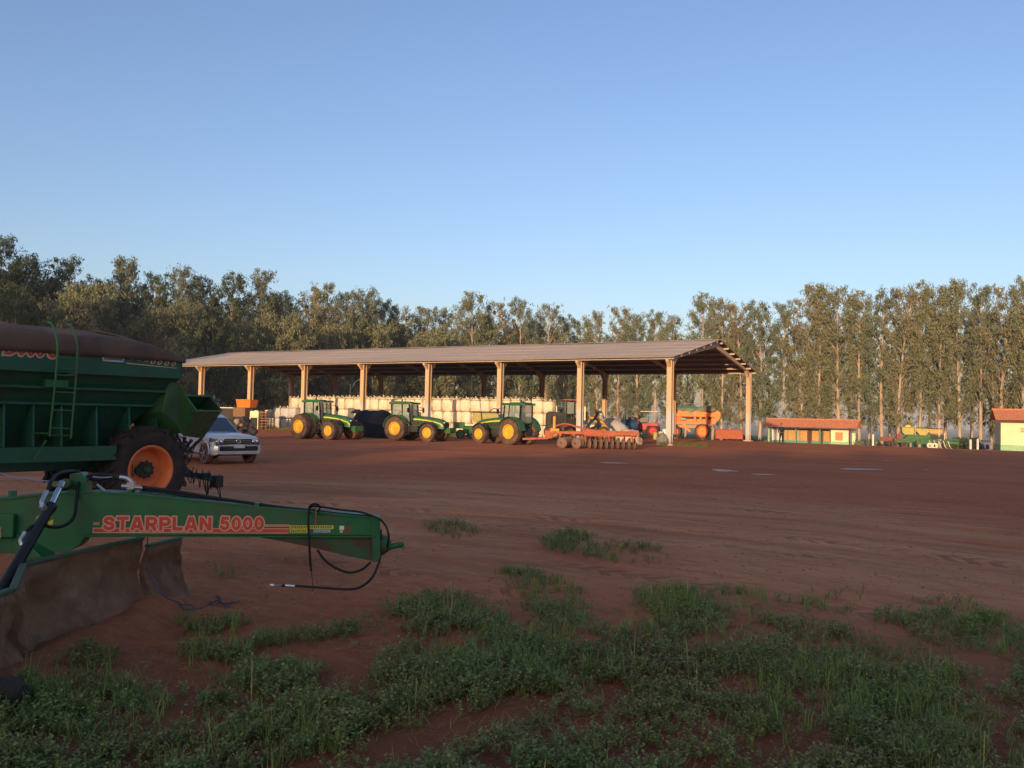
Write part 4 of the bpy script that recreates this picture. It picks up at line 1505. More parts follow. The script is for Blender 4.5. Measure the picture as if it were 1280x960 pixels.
# ------------------------------------------------------------------ orange spreader with teal tarps
p = at(866, 548, 88.5); p.z = float(gz(p.x, p.y)) * .3
sp = thing('fertilizer_spreader', 'bright orange trailed spreader with teal mesh tarps on top, right end of the shed', 'spreader', p, R_(-14))
m = MB()
m.prism([(-1.95, 1.55), (-1.95, 2.95), (2.35, 2.95), (2.7, 2.75), (2.7, 2.35), (2.1, 1.65), (1.9, 1.50)], 'y', .35, 1.95)
hop_ = m.build('hopper', M_orange, sp, bevel=.03)
m = MB()
m.box((.3, -.02, 2.42), (4.2, .62, .34)); m.box((-.35, 0, 1.62), (3.6, .5, .26))
for x in (-1.6, -1.35, 0.2, .75, 1.35): m.box((x, .0, 2.02), (.22, .5, .62))
m.prism([(2.2, 2.55), (2.75, 2.55), (2.6, 2.05), (2.1, 1.5), (1.6, 1.5), (2.1, 2.1)], 'y', -.25, .28)
m.build('side_frame', M_orange, sp, bevel=.02)
m = MB(); m.box((.15, .20, 2.05), (3.9, .06, 1.0)); m.build('side_sheet', M_orange, sp)
m = MB(); m.box((.35, .14, 2.12), (2.9, .08, .22)); m.build('conveyor_slot', M_dark, sp)
m = MB(); m.box((-.95, -.3, 2.0), (.5, .06, .25)); m.box((.1, -.36, 2.42), (.35, .04, .3)); m.box((-1.9, -.1, 2.4), (.2, .3, .6)); m.build('green_panel', M_tgreen, sp)
m = MB(); m.box((.1, .9, 1.25), (3.4, .9, .24)); m.bar((-1.0, -.1, 1.55), (-.3, -.1, .75), .22); m.build('chassis', M_orange, sp)
sw_ = wheel_meshes(.80, .50, .53, 20, M_tyre2, M_orange, None, .08)
sw2 = wheel_meshes(.70, .40, .36, 18, M_tyre2, M_orange, M_rust)
put_wheel(sp, (.95, -.05, .80), -1, sw_); put_wheel(sp, (-1.85, -.05, .70), -1, sw2); put_wheel(sp, (.95, 2.1, .80), 1, sw_); put_wheel(sp, (-1.85, 2.1, .7), 1, sw2)
V, F = [], []
nu, nv = 36, 14
for j in range(nv + 1):
    for i in range(nu + 1):
        x = -2.35 + 4.25 * i / nu; y = .0 + 2.0 * j / nv
        z = 2.98 + .42 * math.sin(math.pi * j / nv) ** .6 * (.75 + .6 * mnoise.noise(Vector((x * 1.1, y, 2.0)))) + .05 * mnoise.noise(Vector((x * 5, y * 5, 0)))
        if j == 0: z = 2.98 - .22 * (0.6 + mnoise.noise(Vector((x * 1.7, 9, 2.0))))
        if i < 3: z -= (3 - i) * .40; x = -2.05 - .08 * (3 - i)
        V.append((x, y - (.06 if j == 0 else 0), z))
for j in range(nv):
    for i in range(nu):
        a = j * (nu + 1) + i
        F.append((a, a + 1, a + nu + 2, a + nu + 1))
m = MB(); m.add(V, F); o = m.build('mesh_tarp', M_tealtarp, sp, smooth=70)
m = MB()
for (x0, x1, zz) in ((.9, 2.3, 3.0),):
    m.ell((1.6, .5, 3.02), (.8, .7, .34), 16, 8, .4)
m.build('folded_tarp', mat('olive_tarp', (.17, .17, .08), (.23, .17, .12), rough=.9, scale=2, bump=.6, bscale=5), sp, smooth=60)
p = at(911, 549.5, 91); p.z = float(gz(p.x, p.y)) * .3
bb = thing('scraper_box', 'long rusty pink-brown scraper box right of the orange spreader', 'scraper', p, R_(-8))
m = MB(); m.prism([(-.1, .05), (.0, .95), (.12, 1.05), (.2, 1.05), (.12, .5), (.25, .05)], 'x', -1.35, 1.35); m.build('blade', M_rust, bb, bevel=.01)
m = MB()
for sd in (-1, 1): m.prism([(-.15, .0), (-.1, 1.0), (.2, 1.05), (.45, .5), (.45, 0)], 'x', sd * 1.36, sd * 1.41)
m.build('side_plate', M_rust, bb)

# ------------------------------------------------------------------ green planter part-hidden behind the left-facing tractor
p = at(598, 540, 72); p.z = 0
pl = thing('seed_drill', 'green drill with a yellow hopper and black lid half hidden behind the left-facing tractor', 'seed drill', p, R_(6))
m = MB(); m.box((-.4, 0, .95), (3.3, .3, .25)); m.box((-1.6, 0, 1.1), (.9, .7, .5)); m.box((-.9, -.1, .7), (.8, .5, .6)); m.build('main_frame', M_tgreen, pl, bevel=.04)
m = MB(); m.prism([(-.35, 1.35), (.85, 1.35), (1.6, 1.5), (1.6, 2.15), (-.45, 2.15), (-.5, 1.7)], 'y', -.5, .5); m.build('hopper', M_hop, pl, bevel=.05)
m = MB(); m.box((.6, 0, 2.22), (2.4, 1.15, .12)); m.tube(catmull([(.9, -.3, 2.25), (1.1, -.3, 2.5), (1.5, -.3, 2.5), (1.7, -.3, 2.25)], 4), .04, 6); m.build('lid', M_dark, pl, bevel=.02)
m = MB(); m.bar((.25, -.6, 1.2), (.0, -.6, 3.45), .045); m.ell((-.12, -.6, 3.45), (.16, .1, .09), 10, 6); m.build('marker_arm', M_black, pl)
pw = wheel_meshes(.38, .2, .2, 14, M_tyre, M_tgreen)
for x in (-1.5, -.6, .6): put_wheel(pl, (x, -.35, .38), -1, pw)
m = MB(); m.box((-1.95, -.2, .62), (.1, .5, .4)); m.box((-2.35, -.2, .45), (.35, .4, .08)); m.build('bracket', M_red, pl)

# ------------------------------------------------------------------ black plastic covered heap between the tractors
a_, b_2 = at(446, 541, 73), at(505, 541, 68)
V, F = [], []
nu, nv = 40, 16
for j in range(nv + 1):
    for i in range(nu + 1):
        u, v = i / nu, j / nv
        c = a_.lerp(b_2, u)
        x, y = c.x + (v - .5) * .55 * 2.0, c.y + (v - .5) * 3.4
        hgt = 2.15 * (math.sin(math.pi * min(max(v, 0), 1)) ** .42) * (min(1, u * 14) ** .5) * (1 - max(0, (u - .62)) ** 1.5 * 3.6 if u > .62 else 1)
        hgt *= 1 + .06 * mnoise.noise(Vector((x * 1.2, y * 1.2, 3)))
        V.append((x, y, max(-.05, hgt)))
for j in range(nv):
    for i in range(nu):
        a = j * (nu + 1) + i
        F.append((a, a + 1, a + nu + 2, a + nu + 1))
m = MB(); m.add(V, F)
tag(m.build('sheeted_heap', M_btarp, smooth=60), 'long heap under shiny black plastic between the left and middle tractors', 'heap')
m = MB()
V = []
p = at(440, 530, 75)
m.bar((p.x - .2, p.y, 0.3), (p.x - .1, p.y, 2.35), .55, .08); m.bar((p.x + .2, p.y - .6, 1.9), (p.x + .4, p.y + .2, 2.2), .5, .06)
tag(m.build('propped_sheet', M_black), 'black board propped at the left end of the plastic-covered heap', 'board')

# ------------------------------------------------------------------ clutter at the left end of the shed
p = at(291, 540, 92); p.z = 0
tl = thing('grain_trailer', 'dark grey trailer with a pale top edge behind the white pickup', 'trailer', p, R_(-20))
m = MB(); m.prism([(-1.3, .9), (1.2, .9), (1.5, 2.1), (-1.5, 2.1)], 'y', -.9, .9); m.build('body', M_dark, tl, bevel=.02)
m = MB(); m.box((0, -.9, 2.13), (3.0, .06, .09)); m.box((0, .9, 2.13), (3.0, .06, .09)); m.build('top_rail', M_bag, tl)
m = MB(); m.box((0, 0, .75), (2.6, .9, .14)); m.build('chassis', M_dark, tl)
tw = wheel_meshes(.45, .25, .24, 14, M_tyre, M_rust)
for sd in (1, -1): put_wheel(tl, (-.5, sd * .75, .45), sd, tw); put_wheel(tl, (.6, sd * .75, .45), sd, tw)
p = at(303, 540, 90); p.z = 0
ob = thing('storage_container', 'brown box on legs carrying an orange bin, at the left front pillars', 'container', p, R_(-25))
m = MB(); m.box((0, 0, 1.7), (1.6, 1.2, .95)); m.build('box', mat('brown_box_paint', (.22, .12, .06), rough=.8), ob, bevel=.02)
m = MB()
for x in (-.7, .7):
    for y in (-.5, .5): m.bar((x, y, 0), (x, y, 1.3), .1)
m.bar((-.7, -.5, .3), (.7, -.5, 1.1), .06); m.build('leg', M_dark, ob)
p = at(307.5, 540, 90.5)
m = MB(); m.hexa([(-.85, -.5, 0), (.85, -.5, 0), (.85, .5, 0), (-.85, .5, 0), (-.95, -.6, .82), (.95, -.6, .82), (.95, .6, .82), (-.95, .6, .82)])
m.box((0, -.6, .8), (1.95, .05, .08))
o = m.build('orange_bin', M_orange, bevel=.02); o.location = (p.x, p.y, 2.19); o.rotation_euler = (0, 0, R_(-25)); tag(o, 'orange bin resting on the brown box behind the pickup', 'bin')
p = at(320, 535, 89); p.z = 0
tk = thing('water_tank', 'cream tank on a steel stand right of the second front pillar', 'tank', p, R_(-15))
m = MB(); m.box((0, 0, 1.55), (1.0, .9, .62)); m.cyl((0, 0, 1.8), (0, 0, 1.93), .2); m.build('tank', M_cream, tk, bevel=.12)
m = MB()
for x in (-.45, .45):
    for y in (-.4, .4): m.bar((x, y, 0), (x, y, 1.25), .09)
m.box((0, 0, 1.2), (1.0, .9, .06)); m.build('stand', M_bag, tk)
m = MB(); m.box((-.05, -.1, .72), (.6, .4, .8)); m.build('pump_box', M_black, tk, bevel=.03)
p = at(331, 535, 89); p.z = 0
rk = thing('timber_rack', 'jumble of reddish timber racking between the cream tank and the grey-white bags', 'rack', p, R_(-20))
rr_ = random.Random(4)
for i in range(3):
    for j in range(2):
        m = MB(); m.bar((-.55 + i * .5, -.4 + j * .8, 0), (-.55 + i * .5 + rr_.uniform(-.05, .05), -.4 + j * .8, 1.85), .10); m.build('upright', M_wood, rk)
for i in range(6):
    z = .25 + i * .3
    m = MB(); m.bar((-.65, -.46, z), (.6, -.46, z + rr_.uniform(-.1, .1)), .09); m.build('plank', M_rust if i in (5, 2) else M_wood, rk)
p = at(338.5, 531, 90); m = MB(); m.box((0, 0, .4), (.7, .6, .8)); m.box((0, -.31, .45), (.5, .02, .5)); o = m.build('appliance', M_bag2, bevel=.03); o.location = (p.x, p.y, .35)
tag(o, 'small pale box standing right of the timber racking', 'box')
m = MB(); m.box((0, 0, .17), (.9, .7, .34)); o2 = m.build('pallet', M_wood); o2.location = (p.x, p.y, 0); tag(o2, 'timber pallet under the small pale box', 'pallet')
# dark old engine lump behind the pickup's bonnet
p = at(303, 545, 60); p.z = 0
en = thing('scrap_engine', 'dark scrap engine with pale parts behind the bonnet of the pickup', 'engine', p, R_(15))
m = MB(); m.box((0, 0, .55), (1.5, .9, 1.1)); m.ell((-.1, -.1, 1.1), (.7, .5, .45), 14, 8, .4); m.cyl((.5, -.4, .7), (.9, -.5, .4), .25)
m.build('block', M_dark, en, bevel=.04)
m = MB(); m.ell((-.35, -.45, 1.15), (.22, .2, .25), 12, 7, .5); m.ell((-.1, -.5, .95), (.2, .12, .12), 10, 6, .5); m.build('housing', mat('pale_alloy', (.34, .24, .19), rough=.7), en, smooth=60)
m = MB(); m.tube(catmull([(-.5, -.5, .3), (-.3, -.6, .9), (0, -.55, 1.2), (.4, -.5, .6)], 5), .05, 6); m.build('pipe', M_dark, en)

# poles with lamp behind
def lamp_post(px, ytop, d, label, arm=None):
    p = at(px, ytop, d)
    t = thing('lamp_post', label, 'lamp post', (p.x, p.y, float(gz(p.x, p.y))))
    m = MB(); m.cyl((0, 0, -.1), (0, 0, p.z), .11, .09, 8); m.build('pole', M_concrete, t)
    if arm:
        q = at(arm[0], arm[1], d) - Vector((p.x, p.y, 0))
        m = MB(); m.tube(catmull([(0, 0, p.z - .9), (q.x * .5, 0, p.z + (q.z - p.z) * .45), (q.x, 0, q.z)], 5), .035, 6); m.build('arm', M_steel, t)
        m = MB(); m.ell((q.x + .15, 0, q.z), (.30, .14, .12), 12, 8); m.build('lamp_head', M_bag, t, smooth=60)
    return t


lamp_post(438, 480, 118, 'slim lamp post with a curved arm seen between second and third front pillars', (451, 473.5))
lamp_post(362, 476, 124, 'plain slim pole behind the left part of the bag stack')

# ------------------------------------------------------------------ white pickup
hd = R_(-47); hdv = Vector((math.cos(hd), math.sin(hd), 0))
fw0 = ground_at(254.5, 579.5)
rgt = Vector((hdv.y, -hdv.x, 0))
root = fw0 - rgt * .90 - hdv * 3.05      # rear axle
pk = thing('pickup_truck', 'white double-cab pickup, half hidden behind the wagon chute, facing right', 'pickup truck', (root.x, root.y, 0), hd, None, 1.04)
BW = .95


def car_sec(secs, k, name, mt, smooth=35, closed=True):
    V, F = [], []
    for s_ in secs: V += s_
    for i in range(len(secs) - 1):
        for j in range(k - 1):
            F.append((i * k + j, i * k + j + 1, (i + 1) * k + j + 1, (i + 1) * k + j))
    if closed:
        F.append(tuple(range(k))); F.append(tuple((len(secs) - 1) * k + j for j in range(k)))
    m = MB(); m.add(V, F)
    return m.build(name, mt, pk, smooth=smooth)


def ring(x, hw, zt, zb, sh=.1, crown=.03):
    return [(x, -hw * .96, zb), (x, -hw, zb + .12), (x, -hw, zt - sh - .12), (x, -hw * .975, zt - sh), (x, -hw * .86, zt - .03), (x, -hw * .4, zt + crown * .8), (x, 0, zt + crown), (x, hw * .4, zt + crown * .8),
            (x, hw * .86, zt - .03), (x, hw * .975, zt - sh), (x, hw, zt - sh - .12), (x, hw, zb + .12), (x, hw * .96, zb)]


# cabin lower and bed
car_sec([ring(-1.25, .93, 1.02, .48), ring(-.5, .95, 1.04, .45), ring(.55, .95, 1.05, .42), ring(2.05, .95, 1.07, .40), ring(2.42, .95, 1.09, .42)], 13, 'body', M_car)
# bonnet block: from windscreen base to nose, lower edge raised over the wheel arches
car_sec([ring(2.10, .95, 1.11, .66), ring(2.75, .94, 1.10, .72), ring(3.3, .92, 1.06, .70), ring(3.60, .90, 1.02, .66), ring(3.74, .87, .97, .70), ring(3.80, .84, .92, .72)], 13, 'bonnet', M_car)
# cab greenhouse
m = MB()
gl = [(-.0, .86, 1.03), (.05, .70, 1.76), (1.35, .72, 1.82), (1.75, .70, 1.72), (2.55, .84, 1.08)]
V = []
prof = [(-.85, 1.02, .86), (-.62, 1.68, .72), (-.1, 1.76, .72), (.95, 1.75, .72), (1.30, 1.66, .69), (2.20, 1.08, .84)]
V = [(x, -w, z) for x, z, w in prof] + [(x, w, z) for x, z, w in prof]
F = [(0, 1, 2, 3, 4, 5), (11, 10, 9, 8, 7, 6)] + [(i, i + 6, i + 7, i + 1) for i in range(5)] + [(0, 5, 11, 6)]
m.add(V, F); cabm = m.build('cab', M_car, pk, bevel=.04)
m = MB()
m.add([(1.355, -.62, 1.64), (2.17, -.76, 1.115), (2.17, .76, 1.115), (1.355, .62, 1.64), (1.345, -.62, 1.63), (2.15, -.76, 1.10), (2.15, .76, 1.10), (1.345, .62, 1.63)],
      [(0, 1, 2, 3), (4, 7, 6, 5), (0, 4, 5, 1), (1, 5, 6, 2), (2, 6, 7, 3), (3, 7, 4, 0)])
m.build('windscreen', M_glassw, cabm)
for sd in (1, -1):
    for (a, c, e, g_) in (((-.48, 1.64), (.26, 1.68), (.26, 1.13), (-.70, 1.13)), ((.34, 1.68), (1.20, 1.62), (1.92, 1.13), (.34, 1.13))):
        m = MB()
        P = []
        for off in (.004, -.012):
            for x, z in (a, c, e, g_):
                w = .86 - (z - 1.05) / .72 * .15 + off
                P.append((x, sd * w, z))
        m.hexa(P); m.build('side_window', M_glassd, cabm)
    # arches and flanks of the front wings
    m = MB(); n = 14
    V, F = [], []
    for i in range(n + 1):
        a = math.pi * i / n
        for r, y in ((.43, .90), (.47, .965), (.56, .955)):
            V.append((3.05 + r * math.cos(a), sd * y, .38 + r * math.sin(a)))
    for i in range(n):
        for j in range(2): F.append((i * 3 + j, i * 3 + j + 1, (i + 1) * 3 + j + 1, (i + 1) * 3 + j))
    m.add(V, F); m.build('wheel_arch', M_car, pk, smooth=60)
    m = MB(); m.box((2.42, sd * .90, .62), (.42, .09, .5)); m.box((3.66, sd * .84, .62), (.22, .13, .35)); m.build('wing', M_car, pk, bevel=.03)
    V, F = [], []
    for i in range(n + 1):
        a = math.pi * i / n
        for r, y in ((.43, .90), (.47, .965), (.56, .955)):
            V.append((0 + r * math.cos(a), sd * y, .38 + r * math.sin(a)))
    for i in range(n):
        for j in range(2): F.append((i * 3 + j, i * 3 + j + 1, (i + 1) * 3 + j + 1, (i + 1) * 3 + j))
    m = MB(); m.add(V, F); m.build('wheel_arch', M_car, pk, smooth=60)
    m = MB(); m.hexa([(3.70, sd * .53, .74), (3.815, sd * .53, .74), (3.79, sd * .86, .76), (3.45, sd * .93, .80), (3.70, sd * .53, .90), (3.80, sd * .53, .90), (3.76, sd * .85, .91), (3.45, sd * .92, .95)])
    hl = m.build('headlight', M_glassd, pk, bevel=.01)
    for yy, xx in ((.60, 3.80), (.76, 3.785)):
        mm = MB(); mm.ell((xx, sd * yy, .825), (.045, .06, .055), 12, 8); mm.build('lamp', M_chrome, hl, smooth=60)
    m = MB(); m.box((3.89, sd * .66, .575), (.07, .14, .09)); m.build('fog_light', M_black, pk, bevel=.02)
    m = MB(); m.box((2.18, sd * 1.04, 1.16), (.12, .2, .14)); m.build('mirror', M_black, pk, bevel=.03)
# grille with bars, badge, bumper
m = MB(); m.box((3.79, 0, .83), (.09, 1.04, .17)); gri = m.build('grille', M_black, pk, bevel=.015)
m = MB()
for z in (.80, .86): m.box((3.838, 0, z), (.012, .98, .012))
m.build('grille_bar', M_chrome, gri)
m = MB()
m.lathe([(.078, 0), (.088, .012), (.078, .02), (.066, .012)], c=(3.845, 0, .835), axis='x', n=26, closed=True)
for s_ in (-1, 1):
    m.bar((3.858, s_ * .034, .905), (3.858, s_ * .002, .845), .013, .012); m.bar((3.858, s_ * .062, .875), (3.858, s_ * .034, .77), .013, .012); m.bar((3.858, s_ * .034, .77), (3.858, s_ * .002, .833), .013, .012)
m.build('badge', M_chrome, gri)
V = [ring(3.55, .93, .73, .34, .04, 0), ring(3.80, .90, .72, .34, .04, 0), ring(3.90, .80, .69, .38, .04, 0)]
car_sec(V, 13, 'bumper', M_car)
m = MB(); m.box((3.90, 0, .575), (.05, 1.45, .17)); m.build('air_intake', M_black, pk, bevel=.02)
m = MB(); m.box((3.88, 0, .42), (.08, 1.3, .12)); m.build('skid_plate', M_steel, pk, bevel=.02)
m = MB(); m.box((3.925, 0, .655), (.012, .42, .12)); pn = m.build('number_plate', M_grey, pk)
m = MB(); m.box((1.3, 0, .40), (4.6, 1.4, .18)); m.build('underbody', M_black, pk)
tm_ = wheel_meshes(.385, .25, .23, 12, M_tyre2, M_black, M_steel, .02, 'car')
sm = MB()
for k in range(5):
    a = 2 * math.pi * k / 5
    sm.bar((.03 * math.cos(a), .115, .03 * math.sin(a)), (.215 * math.cos(a), .12, .215 * math.sin(a)), .05, .02, (0, 1, 0))
so_ = sm.build('spokes', M_steel); spm = so_.data; bpy.data.objects.remove(so_)
for x in (0, 3.05):
    for sd in (1, -1):
        w = put_wheel(pk, (x, sd * .82, .385), sd, tm_); link('spokes', spm, w)
# ------------------------------------------------------------------ cottage with verandah
def roof_tiles(parent, x0, x1, y0, z0, y1, z1, mt, step=.32, name='roof_slope'):
    """tiled slope: rounded tile columns, stepped courses"""
    n = int((x1 - x0) / step); c = 9
    V, F = [], []
    per = 4
    cols = n * per + 1
    rows = []
    for j in range(c):
        for e in (0, 1):
            t = (j + e) / c
            rows.append((t, .045 if e == 0 else 0.0))
    for t, lift in rows:
        for i in range(cols):
            x = x0 + (x1 - x0) * i / (cols - 1)
            w = .035 * abs(math.sin(math.pi * i / per))
            V.append((x, y0 + (y1 - y0) * t, z0 + (z1 - z0) * t + w + lift))
    for j in range(len(rows) - 1):
        for i in range(cols - 1):
            a = j * cols + i
            F.append((a, a + 1, a + cols + 1, a + cols))
    m = MB(); m.add(V, F)
    return m.build(name, mt, parent)


cp = at(956, 552.5, 128); cz = float(gz(at(1010, 553, 130).x, 130)) + .05
rz = R_(-30)
ct = thing('cottage', 'low cottage with clay tile roof, verandah and ochre doors, behind the standing person', 'cottage', (cp.x, cp.y, cz), rz)
# local x to the right along the front, y away
LW = 12.6
m = MB(); m.box((LW / 2, 3.6, 1.2), (LW - 1.2, .15, 2.4)); m.build('back_wall', M_pyel, ct) if False else m.build('wall', M_pyel, ct)
m = MB(); m.box((LW / 2 - .2, 1.9, .10), (LW - .6, .12, .2)); m.box((4.9, 1.9, .28), (7.6, .14, .46)); m.build('green_band', M_teal, ct)
m = MB(); m.box((5.0, 1.98, 1.2), (8.2, .12, 2.4)); m.build('wall', mat('shade_dulled_ochre_wall', (.46, .34, .20), rough=.9), ct)  # verandah shade put into the wall colour
m = MB(); m.box((10.35, .42, 1.2), (2.35, .14, 2.36)); m.build('wall', M_pyel, ct)
m = MB(); m.box((10.35, .34, .30), (2.37, .06, .6)); m.build('green_band', M_teal2, ct)
m = MB(); m.box((10.35, .335, 2.28), (2.37, .05, .18)); m.build('green_band', M_teal2, ct)
m = MB(); m.box((9.15, 1.2, 1.2), (.12, 1.6, 2.36)); m.build('wall', M_brownd, ct)
m = MB(); m.box((11.5, 2.1, 1.2), (.12, 3.2, 2.36)); m.build('wall', mat('end_wall_shade_tone', (.62, .58, .50), rough=.9), ct)  # end wall greyed, its shade painted into the colour
m = MB(); m.box((11.56, 2.1, .3), (.06, 3.24, .6)); m.build('green_band', M_teal2, ct)
m = MB(); m.box((11.57, .9, 1.0), (.06, .6, 1.95)); m.build('door', M_brownd, ct)
m = MB(); m.box((1.6, 1.0, 1.2), (1.6, .12, 2.3)); m.build('wall', mat('white_wall_paint', (.72, .70, .64), rough=.9), ct)
m = MB(); m.box((1.6, .92, .25), (1.64, .06, .5)); m.build('green_band', M_teal, ct)
for x, w, mt in ((3.5, 1.15, M_oy), (5.15, 1.0, M_oy), (6.8, .95, M_oy), (8.35, .85, M_oy)):
    m = MB(); m.box((x, 1.86, 1.25), (w, .06, 1.3)); f = m.build('shutter', mt, ct)
    for q in (-1, 1):
        m = MB(); m.box((x + q * (w / 2 + .03), 1.85, 1.25), (.06, .08, 1.4)); m.build('frame', M_brownd, f)
for x in (6.0, 7.55):
    m = MB(); m.box((x, 1.85, 1.05), (.55, .07, 2.1)); m.build('door', M_brownd, ct)
m = MB(); m.box((10.3, .33, 1.32), (.95, .05, 1.15)); f = m.build('shutter', M_osh, ct)
for q in (-1, 0, 1):
    m = MB(); m.box((10.3 + q * .47, .30, 1.32), (.05, .04, 1.2)); m.build('frame', M_osh, f)
for x in (.55, 2.55, 4.4, 7.75):
    m = MB(); m.box((x, .15, 1.15), (.18, .18, 2.3)); m.build('verandah_post', M_teal if x > 4 else M_teal2, ct)
m = MB(); m.box((4.9, .15, 2.35), (9.0, .14, .20)); m.build('verandah_beam', M_teal, ct)
m = MB(); m.box((4.9, 1.0, .03), (9.4, 2.0, .10)); m.build('floor_slab', M_concrete, ct)
roof_tiles(ct, -.25, LW + .15, -.55, 2.42, 2.1, 3.62, M_tile)
roof_tiles(ct, -.25, LW + .15, 4.75, 2.42, 2.1, 3.62, M_tile)
m = MB(); m.cyl((-.3, 2.1, 3.66), (LW + .2, 2.1, 3.66), .11, n=8); m.build('ridge_tiles', M_tile, ct)
m = MB(); m.box((LW / 2, -.52, 2.37), (LW + .3, .05, .12)); m.build('fascia', M_brownd, ct)
m = MB(); m.prism([(0.4, 2.36), (3.75, 2.36), (2.1, 3.5)], 'x', 11.42, 11.52); m.build('gable', M_brownd, ct)

# ------------------------------------------------------------------ pale yellow house at the right edge
hp_ = at(1251, 563.5, 95); hz = -1.02 + .1
hs = thing('house', 'pale yellow house with green skirting and clay tile roof at the right edge', 'house', (hp_.x, hp_.y, float(gz(hp_.x, hp_.y))), R_(-24))
m = MB(); m.box((5, .1, 1.8), (10, .2, 3.5)); m.build('wall', M_pyel, hs)
m = MB(); m.box((.1, 3.2, 1.8), (.2, 6.0, 3.5)); m.build('wall', M_pyel, hs)
m = MB(); m.box((9.9, 3.2, 1.8), (.2, 6.0, 3.5)); m.build('wall', M_pyel, hs)
m = MB(); m.box((5, 6.3, 1.8), (10, .2, 3.5)); m.build('wall', M_pyel, hs)
m = MB(); m.box((5, -.015, .35), (10.02, .04, .72)); m.build('green_skirting', M_teal2, hs)
m = MB(); m.box((-.015, 3.2, .35), (.04, 6.1, .72)); m.build('green_skirting', M_teal2, hs)
m = MB(); m.box((2.25, -.01, 2.35), (.86, .05, .56)); wf = m.build('window', M_dark, hs)
m = MB()
for x in (1.83, 2.25, 2.67): m.box((x, -.05, 2.35), (.05, .05, .6))
for z in (2.08, 2.35, 2.62): m.box((2.25, -.05, z), (.86, .045, .04))
m.build('frame', M_cream, wf)
m = MB()
for x in (2.04, 2.46):
    for z in (2.215, 2.485): m.box((x, -.038, z), (.36, .01, .22))
m.build('pane', mat('dim_ochre_pane', (.16, .10, .05), rough=.2), wf)
m = MB(); m.box((6.5, -.01, 1.1), (1.0, .06, 2.2)); m.build('door', M_brownd, hs)
roof_tiles(hs, -.55, 10.6, -.75, 3.32, 3.2, 4.55, M_tile, .36)
roof_tiles(hs, -.55, 10.6, 7.1, 3.32, 3.2, 4.55, M_tile, .36)
m = MB(); m.cyl((-.6, 3.2, 4.6), (10.6, 3.2, 4.6), .12, n=8); m.build('ridge_tiles', M_tile, hs)
m = MB(); m.prism([(0, 3.5), (6.4, 3.5), (3.2, 4.45)], 'x', .02, .18); m.build('gable', M_pyel, hs)
m = MB(); m.box((5, -.72, 3.27), (11.1, .06, .14)); m.build('fascia', M_brownd, hs)

# ------------------------------------------------------------------ planter with two yellow hoppers
pp = at(1150, 559, 98); pz = float(gz(pp.x, pp.y))
pn_ = thing('planter', 'green row planter with two yellow seed hoppers, parked under the right-hand trees', 'planter', (pp.x, pp.y, pz), R_(-12), None, .92)
m = MB(); m.box((-.4, 0, .95), (5.2, .5, .35)); m.box((2.6, .2, .85), (2.6, .3, .2)); m.box((-1.9, 0, .75), (1.9, 1.2, .3)); m.box((.6, -.3, .65), (2.2, .4, .3))
m.prism([(-1.9, 1.1), (-1.3, 1.75), (1.4, 1.75), (1.7, 1.1)], 'y', -.35, .45)
m.build('main_frame', M_tgreen, pn_, bevel=.03)
m = MB(); m.prism([(-2.15, 1.85), (-1.85, 1.6), (-.95, 1.6), (-.75, 1.85), (-.75, 2.45), (-2.2, 2.5)], 'y', -.6, .5); h1 = m.build('hopper', M_hop, pn_, bevel=.06)
m = MB(); m.prism([(-.62, 2.45), (-.62, 2.1), (-.1, 1.55), (.55, 1.55), (.9, 2.0), (.9, 2.4)], 'y', -.6, .5); m.build('hopper', M_hop, pn_, bevel=.06)
m = MB(); m.prism([(.92, 2.4), (.92, 1.95), (1.1, 1.8), (2.3, 1.8), (2.45, 2.0), (2.45, 2.35)], 'y', -.5, .5); m.build('hopper', mat('ochre_hopper', (.50, .32, .10), rough=.6), pn_, bevel=.05)
for x0, x1, z in ((-2.25, -.7, 2.52), (-.65, .95, 2.47), (.9, 2.5, 2.42)):
    m = MB(); m.box(((x0 + x1) / 2, -.05, z), (x1 - x0, 1.25, .08)); m.build('lid', M_dark if x0 > -2 else M_hop, pn_, bevel=.03)
m = MB(); m.ell((-1.4, -.05, 2.62), (.35, .3, .22), 12, 6); m.build('filler', M_stripe, h1)
m = MB(); m.box((1.9, -.1, 1.4), (1.6, .8, .45)); m.build('metering_box', M_dark, pn_, bevel=.03)
wpm = wheel_meshes(.40, .28, .20, 14, M_tyre2, M_dark)
for x in (-3.1, -2.0):
    for y in (-.9, .9): put_wheel(pn_, (x, y, .40), -1 if y < 0 else 1, wpm)
cd = MB(); cd.lathe([(.16, -.02), (.33, -.03), (.36, 0), (.33, .03), (.16, .02)], n=22, axis='y', closed=True); co_ = cd.build('closing_wheel', M_bag, smooth=40); cdm = co_.data; bpy.data.objects.remove(co_)
for x in (.95, 1.5):
    o = link('closing_wheel', cdm, pn_); o.location = (x, -.75, .36)
for k in range(9):
    m = MB(); x = -1.1 + k * .52
    m.bar((x, -.3, .95), (x + .12, -.75, .25), .08); m.tube(catmull([(x + .12, -.75, .3), (x + .22, -.8, .12), (x + .4, -.78, .05)], 3), .025, 5)
    m.build('row_unit', M_bag if k > 3 else M_tgreen, pn_)
m = MB(); m.bar((2.6, -.2, 1.15), (4.4, -.1, 1.1), .14); m.box((3.6, 0, .75), (1.5, .5, .3)); m.bar((3.0, 0, .9), (3.2, 0, .05), .1); m.bar((4.2, 0, 1.0), (4.3, 0, .05), .08); m.build('hitch_frame', M_tgreen, pn_)
m = MB(); m.box((-2.5, -.3, 1.35), (.55, .4, .7)); m.bar((-2.7, -.3, 1.0), (-2.4, -.3, 2.0), .08); m.build('seed_box', mat('faded_red_box', (.28, .06, .05), rough=.8), pn_)
